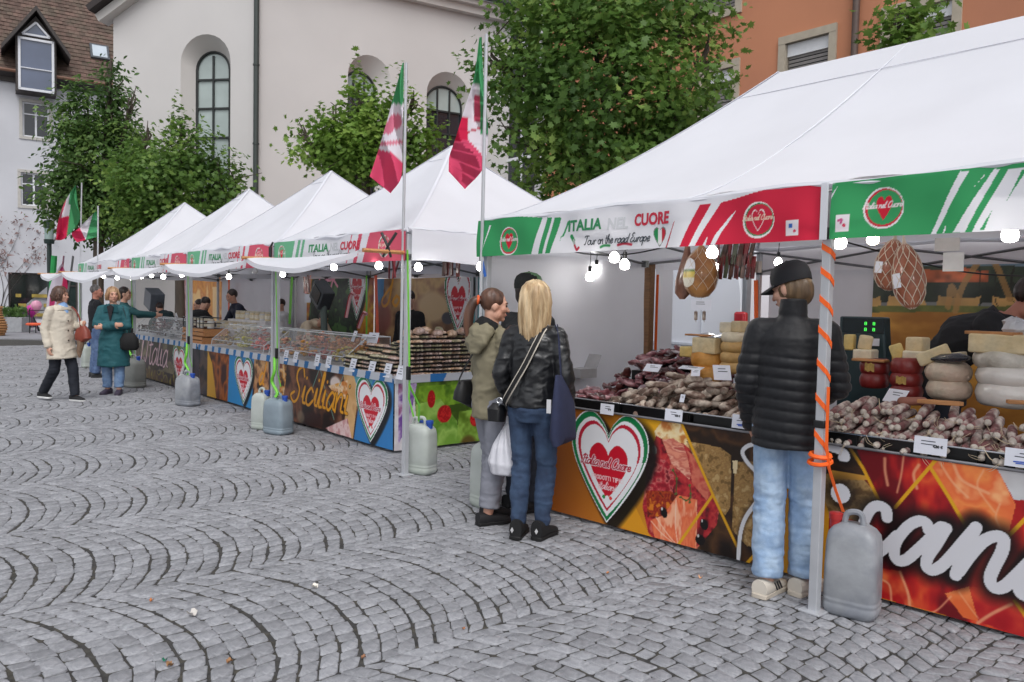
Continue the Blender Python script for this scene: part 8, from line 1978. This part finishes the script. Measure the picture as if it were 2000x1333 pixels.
# navy tote on the right shoulder
tb = thing('tote_bag', 'navy blue cloth tote bag hanging from the blonde woman\'s right shoulder', 'bag', blonde['_root'].location, blonde['_root'].rotation_euler[2])
Mnavy = pm('navy_canvas', (38, 44, 72), .85, .1, 20, bump=.2, bscale=120)
secs = [(V3(.255, -.06, .69)*k, .035, .17), (V3(.25, -.065, .73)*k, .05, .175), (V3(.245, -.06, .9)*k, .045, .165), (V3(.24, -.06, 1.05)*k, .032, .15), (V3(.235, -.055, 1.13)*k, .012, .12)]
b = MB(); b.loft([(c, rx, ry) for c, rx, ry in secs], 22, ex=2.6); b.v = [(x+.006*math.sin(z*28+y*14), y, z-.02*math.sin(y*9)) for x, y, z in b.v]; b.build('body', Mnavy, tb, angle=70)
for dy in (-.05, .04): band('handle', [V3(.235, dy-.04, 1.12)*k, V3(.22, dy*.6-.06, 1.28)*k, V3(.19, dy*.4-.03, 1.43)*k, V3(.155, dy*.4, 1.475)*k, V3(.15, .05+dy*.3, 1.43)*k], .025, Mnavy, tb, (1, 0, .2), .004)
b = MB(); b.box(V3(.2, -.21, .95)*k, (.03, .004, .09)); b.build('label', pm('pale_label', (196, 196, 200), .7), tb, smooth=False)
# white plastic bag in her left hand
wb = thing('plastic_bag', 'full white plastic carrier bag held between the two young women', 'bag', blonde['_root'].location, blonde['_root'].rotation_euler[2])
b = MB(); c0 = j['wrL']+V3(-.01, -.0, -.1); secs = [(c0+V3(-.03, .0, -.40), .03, .03), (c0+V3(-.03, .0, -.385), .1, .08), (c0+V3(-.03, 0, -.31), .125, .095), (c0+V3(-.02, 0, -.2), .1, .08), (c0+V3(-.005, 0, -.09), .05, .04), (c0+V3(0, 0, -.02), .018, .016), (c0+V3(0, 0, .02), .02, .014)]
b.loft(secs, 28); remesh(b, 'body', pm('white_bag', (222, 222, 230), .4, .05, 5, bump=.5, bscale=16, trans=.15), wb, .008, 2, lambda P, N: .012*np.sin(np.arctan2(P[:, 1]-c0[1], P[:, 0]-c0[0]+.03)*9+P[:, 2]*8)*np.clip((P[:, 2]-c0[2]+.42)*4, .2, 1)*.8+.01*(fbm(P, 16, 5)-.5))

# --- woman with ponytail in beige jacket
p = (G(942, 1012)+G(968, 1024))/2
Jp = dict(anL=(-.06, .06, .085), anR=(.08, -.06, .085), knL=(-.08, .08, .5), knR=(.09, .0, .5), elL=(-.22, .02, 1.12), wrL=(-.12, .2, 1.02), elR=(.22, .0, 1.12), wrR=(.16, .16, .98), toL=(.05, 1, 0), toR=(.1, 1, 0), shL=(-.165, 0, 1.4), shR=(.165, 0, 1.4))
j = person('young woman with brown ponytail in olive beige hooded jacket and grey trousers', p, (.83, .56), 1.68, .008, J=Jp, yaw=-.45, nod=.12)
Mbei = pm('beige_jacket', (128, 121, 99), .75, .08, 9, bump=.15, bscale=40)
top(j, Mbei, hem=(0, 0, .0), hemr=(.178, .142), chest=(.185, .138), waist=(.178, .14), sr=(.072, .064, .052), disp=folds(8, .016, 6), name='jacket')
k, h, M = j['_k'], j['_h'], j['_M']
b = MB(); b.loft([(V3(0, -.16, 1.28)*k, .06*k, .03*k), (V3(0, -.15, 1.36)*k, .14*k, .05*k), (V3(0, -.12, 1.43)*k, .15*k, .07*k), (V3(0, -.07, 1.475)*k, .12*k, .07*k)], 18); remesh(b, 'hood', Mbei, j['_root'], .009, 2, folds(2, .01, 9))
b = MB(); b.loft([(V3(0, -.1, 1.42)*k, .13*k, .07*k), (V3(0, -.06, 1.48)*k, .11*k, .085*k), (V3(0, -.03, 1.52)*k, .085*k, .08*k)], 18); remesh(b, 'black_hood', pm('black_jersey', (18, 18, 20), .9, .1, 20), j['_root'], .009, 2, folds(5, .008, 12))
trousers(j, pm('grey_trousers', (128, 130, 140), .85, .08, 14, bump=.2, bscale=120), r=(.105, .086, .074), length=.88, seat=(.145, .11))
shoes(j, pm('black_trainer', (22, 22, 25), .7, .1), pm('black_sole', (14, 14, 15)))
o = hair(j, Mbrn_h, 0, vol=1.0, back=0)
b = MB(); t0 = h(0, -.115, .03); ps = [t0, h(0, -.155, .02), h(0, -.18, -.04), h(0, -.185, -.12), h(0, -.175, -.2), h(0, -.16, -.26)]; b.tube(spline([tuple(q) for q in ps], 4), [.022+.012*math.sin(math.pi*i/20)+.004 for i in range(20)]+[.008], 12)
for q in range(26):
    a, r = rng.uniform(0, 6.28), .026; b.tube([tuple(Vector(c)+Vector((math.cos(a)*r, math.sin(a)*r, 0))*(1-.5*i/20)) for i, c in enumerate(spline([tuple(w_) for w_ in ps], 4))], .005, 5)
b.build('ponytail', Mbrn_h, o); b = MB(); b.tube([t0+(M @ Vector((math.cos(a)*.027, -.018, math.sin(a)*.027))) for a in np.linspace(0, 6.28, 14)], .011, 7, closed=True); b.build('hair_tie', pm('orange_hair_tie', (230, 100, 50), .6), o)
hb = thing('shoulder_bag', 'small black leather shoulder bag at the ponytailed woman\'s hip', 'bag', j['_root'].location, j['_root'].rotation_euler[2])
b = MB(); b.loft([(V3(-.27, -.06, .86)*k, .035, .05), (V3(-.265, -.05, .88)*k, .06, .12), (V3(-.255, -.04, .95)*k, .055, .125), (V3(-.245, -.03, 1.03)*k, .035, .11), (V3(-.24, -.03, 1.06)*k, .015, .09)], 20, ex=3); b.build('body', pm('black_bag_leather', (22, 22, 24)), hb, angle=60)
band('strap', [V3(-.25, -.14, 1.03)*k, V3(-.2, -.16, 1.08)*k, V3(-.08, -.17, 1.2)*k, V3(.06, -.15, 1.36)*k, V3(.11, -.06, 1.47)*k], .014, pm('black_strap', (24, 24, 26), .5), hb, (0, -1, 0)); b = MB(); b.box(V3(-.31, -.05, 1.0)*k, (.004, .05, .012)); b.build('zip', pm('chrome', (200, 202, 206)), hb)

# --- man in green cap behind them
p = D(1030, 700, 6.15); j = person('man in green and black cap behind the blonde woman', (p[0], p[1], 0), (.75, .66), 1.80, .01, yaw=-.2)
top(j, pm('black_softshell', (22, 23, 26), .8, .1), hem=(0, 0, -.02), hemr=(.2, .15), chest=(.215, .15), waist=(.195, .145), sr=(.085, .07, .055), collar=.02)
trousers(j, pm('dark_trousers', (40, 44, 56), .85, .1)); shoes(j, pm('black_trainer', (22, 22, 25)))
hair(j, Mdk_h, 0, cap_z=.02, back=1); Mgc = pm('green_cap_cloth', (98, 132, 96), .8, .1, 20); cap_on(j, Mgc, Mgc, back=pm('black_mesh', (26, 28, 28), .9, .3, 90))
b = MB(); q = j['_k']; b.tube([V3(-.07, -.02, 1.5)*q, V3(-.03, .05, 1.49)*q, V3(.03, .06, 1.49)*q, V3(.07, -.02, 1.5)*q], .008, 6); b.build('yellow_piping', pm('yellow_piping', (206, 150, 50), .6), j['_root'])

# --- woman in cream coat walking
p = G(120, 783); Jc = dict(anL=(-.08, .2, .085), anR=(.08, -.3, .12), knL=(-.09, .14, .5), knR=(.09, -.03, .49), elR=(.225, -.06, 1.12), wrR=(.24, .02, .86), elL=(-.215, .04, 1.14), wrL=(-.17, .25, 1.2), toL=(0, 1, 0), toR=(.1, 1, 0))
j = person('woman with dark brown bob in cream coat and dark trousers walking right', (p[0], p[1], 0), (.93, -.36), 1.67, .011, J=Jc, yaw=.3)
Mcre = pm('cream_coat', (198, 189, 174), .7, .05, 6, bump=.12, bscale=30)
top(j, Mcre, hem=(0, .02, -.14), hemr=(.225, .2), chest=(.19, .15), waist=(.19, .155), sr=(.072, .068, .06), sleeve=.93, disp=folds(11, .014, 6), name='coat', hips=(.205, .165))
trousers(j, pm('navy_trousers', (24, 28, 38), .85, .1), r=(.105, .078, .062), length=1.0); shoes(j, pm('black_trainer', (22, 22, 25)), pm('white_sole', (206, 206, 206), .6))
hair(j, Mbrn_h, .13, 200, 48, vol=1.1, back=1, seed=6); k = j['_k']
b = MB(); b.loft([(V3(0, .02, 1.38)*k, .16*k, .12*k), (V3(0, .0, 1.44)*k, .15*k, .115*k), (V3(0, -.01, 1.49)*k, .1*k, .09*k)], 20); remesh(b, 'collar', Mcre, j['_root'], .01, 2, folds(4, .012, 8))
b = MB(); b.loft([(V3(0, .09, 1.36)*k, .05*k, .05*k), (V3(0, .06, 1.44)*k, .075*k, .07*k), (V3(0, .02, 1.5)*k, .07*k, .07*k)], 16); b.build('blue_scarf', pm('light_blue_scarf', (132, 168, 214), .8, .1, 12), j['_root'])
b = MB()
for z in (1.25, 1.1, .95, .84): b.lathe([(.001, 0), (.012, 0), (.012, .006), (.001, .006)], 10, V3(.01, .165+.012*(1.25-z), z)*k, Matrix.Rotation(R(-90), 3, 'X'))
b.build('button', pm('dark_button', (60, 50, 40), .4), j['_root'])
rb_ = thing('shoulder_bag', 'rust red leather bag carried in front by the woman in the cream coat', 'bag', j['_root'].location, j['_root'].rotation_euler[2])
b = MB(); b.loft([(V3(-.12, .33, .93)*k, .05, .04), (V3(-.12, .33, .97)*k, .07, .13), (V3(-.12, .31, 1.07)*k, .06, .13), (V3(-.12, .28, 1.15)*k, .03, .09)], 18, ex=3); b.build('body', pm('rust_leather', (128, 56, 42), .5, .12, bump=.15), rb_); band('strap', [V3(-.12, .28, 1.14)*k, V3(-.15, .2, 1.32)*k, V3(-.16, .05, 1.46)*k, V3(-.15, -.08, 1.42)*k], .03, pm('rust_leather', (128, 56, 42)), rb_, (0, 1, 0))
b = MB(); b.tube([V3(-.1, .27, 1.05)*k, V3(-.1, .3, .9)*k, V3(-.1, .27, .78)*k, V3(-.1, .27, .68)*k], [.04, .05, .04, .015], 8); tag(b.build('shawl', pm('brown_shawl', (120, 96, 78), .9, .3, 20), loc=j['_root'].location, rz=j['_root'].rotation_euler[2]), 'brown patterned shawl hanging from the rust red bag', 'shawl')

# --- woman in teal coat with folded arms
p = (G(208, 768)+G(236, 772))/2; Jt = dict(anL=(-.1, .06, .085), anR=(.1, -.02, .085), elR=(.25, .06, 1.15), wrR=(-.06, .2, 1.16), elL=(-.25, .06, 1.14), wrL=(.07, .22, 1.12), toL=(-.1, 1, 0), toR=(.25, 1, 0))
j = person('woman with light brown hair in long teal coat, arms folded', (p[0], p[1], 0), (.18, -.98), 1.69, .011, J=Jt, yaw=.5)
Mtea = pm('teal_coat', (26, 84, 92), .75, .1, 7, bump=.12, bscale=30)
top(j, Mtea, hem=(0, 0, -.33), hemr=(.25, .2), chest=(.185, .14), waist=(.185, .15), sr=(.068, .062, .052), sleeve=.97, disp=folds(13, .018, 5), name='coat', hips=(.215, .17))
trousers(j, denim('mid_denim', (96, 122, 158), (120, 146, 178)), length=.93, r=(.1, .08, .072), name='jeans'); shoes(j, pm('plum_shoe', (64, 56, 72), .6, .1)); hair(j, Mlt_h, .13, 180, 55, vol=1.05, seed=8, back=1); k = j['_k']
b = MB(); b.prism([(-.004, .1), (.004, .1), (.05, .32), (0, .36), (-.05, .32)], 0, .02, Matrix.Rotation(R(90), 3, 'X'), V3(0, .155, 1.12)*k); b.v = [(x, y+.02-.06*max(0, z-1.3), z) for x, y, z in b.v]; b.build('shirt_front', pm('dark_shirt', (28, 26, 32), .8), j['_root'])
b = MB(); b.prism([(-.012, 0), (.012, 0), (.006, .6), (-.006, .6)], 0, .012, Matrix.Rotation(R(97), 3, 'X'), V3(.01, .2, .47)*k); b.build('coat_opening', pm('dark_shirt', (28, 26, 32)), j['_root'])
for sx in (-1, 1): b = MB(); b.prism([(sx*.02, 0), (sx*.11, .0), (sx*.1, .1), (sx*.05, .14)], 0, .014, Matrix.Rotation(R(80), 3, 'X'), V3(0, .135, 1.36)*k); b.build('lapel', Mtea, j['_root'], bevel=.003)
bb = thing('shoulder_bag', 'black shoulder bag at the teal coat woman\'s side', 'bag', j['_root'].location, j['_root'].rotation_euler[2])
b = MB(); b.loft([(V3(-.28, .1, .74)*k, .1, .05), (V3(-.28, .1, .78)*k, .14, .075), (V3(-.27, .1, .92)*k, .135, .075), (V3(-.26, .09, 1.02)*k, .08, .04)], 18, ex=3.5); b.build('body', pm('black_bag_cloth', (16, 16, 18), .8), bb); band('strap', [V3(-.26, .09, 1.0)*k, V3(-.24, .08, 1.2)*k, V3(-.17, .06, 1.44)*k, V3(-.15, -.06, 1.44)*k], .03, pm('black_strap', (24, 24, 26)), bb, (1, 0, 0))

# --- grey-haired man and the arm-stretching shopper
p = G(188, 737); j = person('grey-haired man in black jumper and blue jeans facing the far counter', (p[0], p[1], 0), (.75, .6), 1.75, .012, skin=Mskin2, yaw=-.35, J=dict(elL=(-.24, .05, 1.14), wrL=(-.15, .22, 1.08), elR=(.24, .05, 1.14), wrR=(.15, .22, 1.08)))
top(j, pm('black_jumper', (20, 22, 28), .9, .1), hem=(0, 0, .06), hemr=(.185, .145), chest=(.205, .145), sr=(.08, .066, .052), name='jumper'); trousers(j, denim('blue_denim', (72, 92, 128), (92, 114, 148)), r=(.11, .085, .076), name='jeans'); shoes(j, pm('dark_shoe', (40, 42, 44), .6)); hair(j, Mgr_h, 0, cap_z=.05, vol=.98)
P = D(243, 600, 14.1); j = person('dark-haired shopper in teal jacket reaching over the far counter', (P[0], P[1], 0), (.93, .36), 1.72, .013, yaw=-.2, J=dict(elR=(.26, .25, 1.3), wrR=(.22, .5, 1.28), elL=(-.25, .22, 1.25), wrL=(-.2, .46, 1.26)))
top(j, pm('teal_jacket', (30, 80, 84), .7, .1), hem=(0, 0, .02), name='jacket'); trousers(j, pm('dark_trousers', (40, 44, 56))); shoes(j, pm('dark_shoe', (40, 42, 44))); hair(j, Mdk_h, 0, back=1)

# --- vendors behind the counters
def seller(label, px, py_head, t, heading, H, topm, hairm, yaw=0, nod=.2, J=None, nm='jumper', bottom=True, **kw):
    q = onT(px, py_head, t); P = row(q[0], t); j = person(label, (P[0], P[1], 0), heading, H, .012, yaw=yaw, nod=nod, J=J, skin=kw.pop('skin', None)); top(j, topm, name=nm, hem=(0, 0, .02), **kw)
    trousers(j, pm('dark_trousers', (40, 44, 56))); shoes(j, pm('black_trainer', (22, 22, 25))); hair(j, hairm, kw.get('hl', 0)); return j
lean = lambda a: dict(chest=(0, .06+.1*a, 1.25-.03*a), sho=(0, .1+.26*a, 1.37-.1*a), neck=(0, .12+.34*a, 1.44-.14*a), head=(0, .17+.46*a, 1.59-.22*a), shR=(.175, .1+.26*a, 1.37-.1*a), shL=(-.175, .1+.26*a, 1.37-.1*a), elR=(.24, .2+.3*a, 1.12-.08*a), elL=(-.24, .2+.3*a, 1.12-.08*a), wrR=(.16, .38+.35*a, 1.0-.06*a), wrL=(-.16, .38+.35*a, 1.0-.06*a))
q = onT(1842, 690, 2.0); P = row(q[0], 2.0)
j = person('vendor in dark hooded sweater bending over the cheeses at the right edge', (P[0], P[1], 0), (.8, -.6), 2.02, .009, skin=Mskin2, yaw=-.1, nod=.5, J=lean(.6))
top(j, pm('charcoal_hoodie', (40, 40, 44), .9, .12, 12), hem=(0, 0, .02), chest=(.205, .15), sr=(.088, .074, .06), name='hoodie', disp=folds(17, .012, 7)); trousers(j, pm('dark_trousers', (40, 44, 56))); shoes(j, pm('black_trainer', (22, 22, 25))); hair(j, Mdk_h, 0, cap_z=.045, vol=1.02)
b = MB(); k = j['_k']; s_ = j['neck']; b.loft([(s_+V3(0, -.14, -.06), .08, .04), (s_+V3(0, -.1, .0), .13, .06), (s_+V3(0, -.05, .03), .11, .07)], 16); b.build('hood', pm('charcoal_hoodie', (40, 40, 44)), j['_root'])
seller('vendor in navy vest with dark hair facing left at the jar stall', 478, 565, 1.9, (-.8, -.6), 1.8, pm('navy_vest', (30, 34, 54), .8, .1), Mdk_h, .2, .25, lean(.15), 'vest')
j = seller('young vendor with dark ponytail and white collar at the jar stall', 412, 580, 1.7, (-.8, -.5), 1.6, pm('black_top', (24, 22, 26), .9), Mdk_h, .1, .2, lean(.2), 'top', )
b = MB(); h = j['_h']; b.tube([h(0, -.1, .05), h(0, -.16, .02), h(0, -.17, -.1), h(0, -.14, -.2)], [.03, .035, .03, .01], 8); b.build('ponytail', Mdk_h, j['_root']); b = MB(); b.tube([j['neck']+V3(-.09, .02, .0), j['neck']+V3(0, .1, -.03), j['neck']+V3(.09, .02, 0)], .018, 6); b.build('collar', pm('white_collar', (206, 206, 210), .8), j['_root'])
seller('person in black seen from behind at the third post', 375, 585, .95, (.6, .8), 1.66, pm('black_coat', (16, 16, 20), .9, .1), Mdk_h, 0, .6, lean(.25), 'coat', chest=(.22, .16), waist=(.21, .155), hemr=(.22, .16))
seller('vendor in cream jumper bending behind the scale', 598, 605, 2.1, (.7, -.7), 1.6, pm('cream_jumper', (206, 190, 166), .85, .06), Mdk_h, 0, .5, lean(.95), 'jumper')
seller('vendor in black standing before the golden script back banner', 800, 578, 2.2, (-.5, -.85), 1.72, pm('black_top', (24, 22, 26)), Mdk_h, .3, .2, None, 'top')
seller('dark-haired seated person low behind the second post', 549, 606, 3.0-.3, (-.6, -.8), 1.56, pm('pale_shirt', (200, 200, 204), .8), Mdk_h, 0, .1, None, 'shirt')
seller('vendor in dark green jacket bending over goods at the far stall', 330, 590, 1.5, (-.75, .65), 1.6, pm('dark_green_jacket', (26, 50, 52), .85), Mdk_h, 0, .4, lean(.7), 'jacket')
# till screen at the far stall
q = onT(292, 590, 1.3); b = MB(); b.box((0, 0, .2), (.5, .3, .4), Matrix.Rotation(.3, 3, 'Y')); b.tube([(0, 0, -.5), (0, 0, .1)], .05, 6); tag(b.build('till_scale', pm('grey_scale', (90, 96, 104), .4), loc=row(q[0], 1.4, 1.3), rz=RZ, bevel=.01), 'grey scale head on a stand at the far stall', 'scale')
print('objects', len(scene.objects))
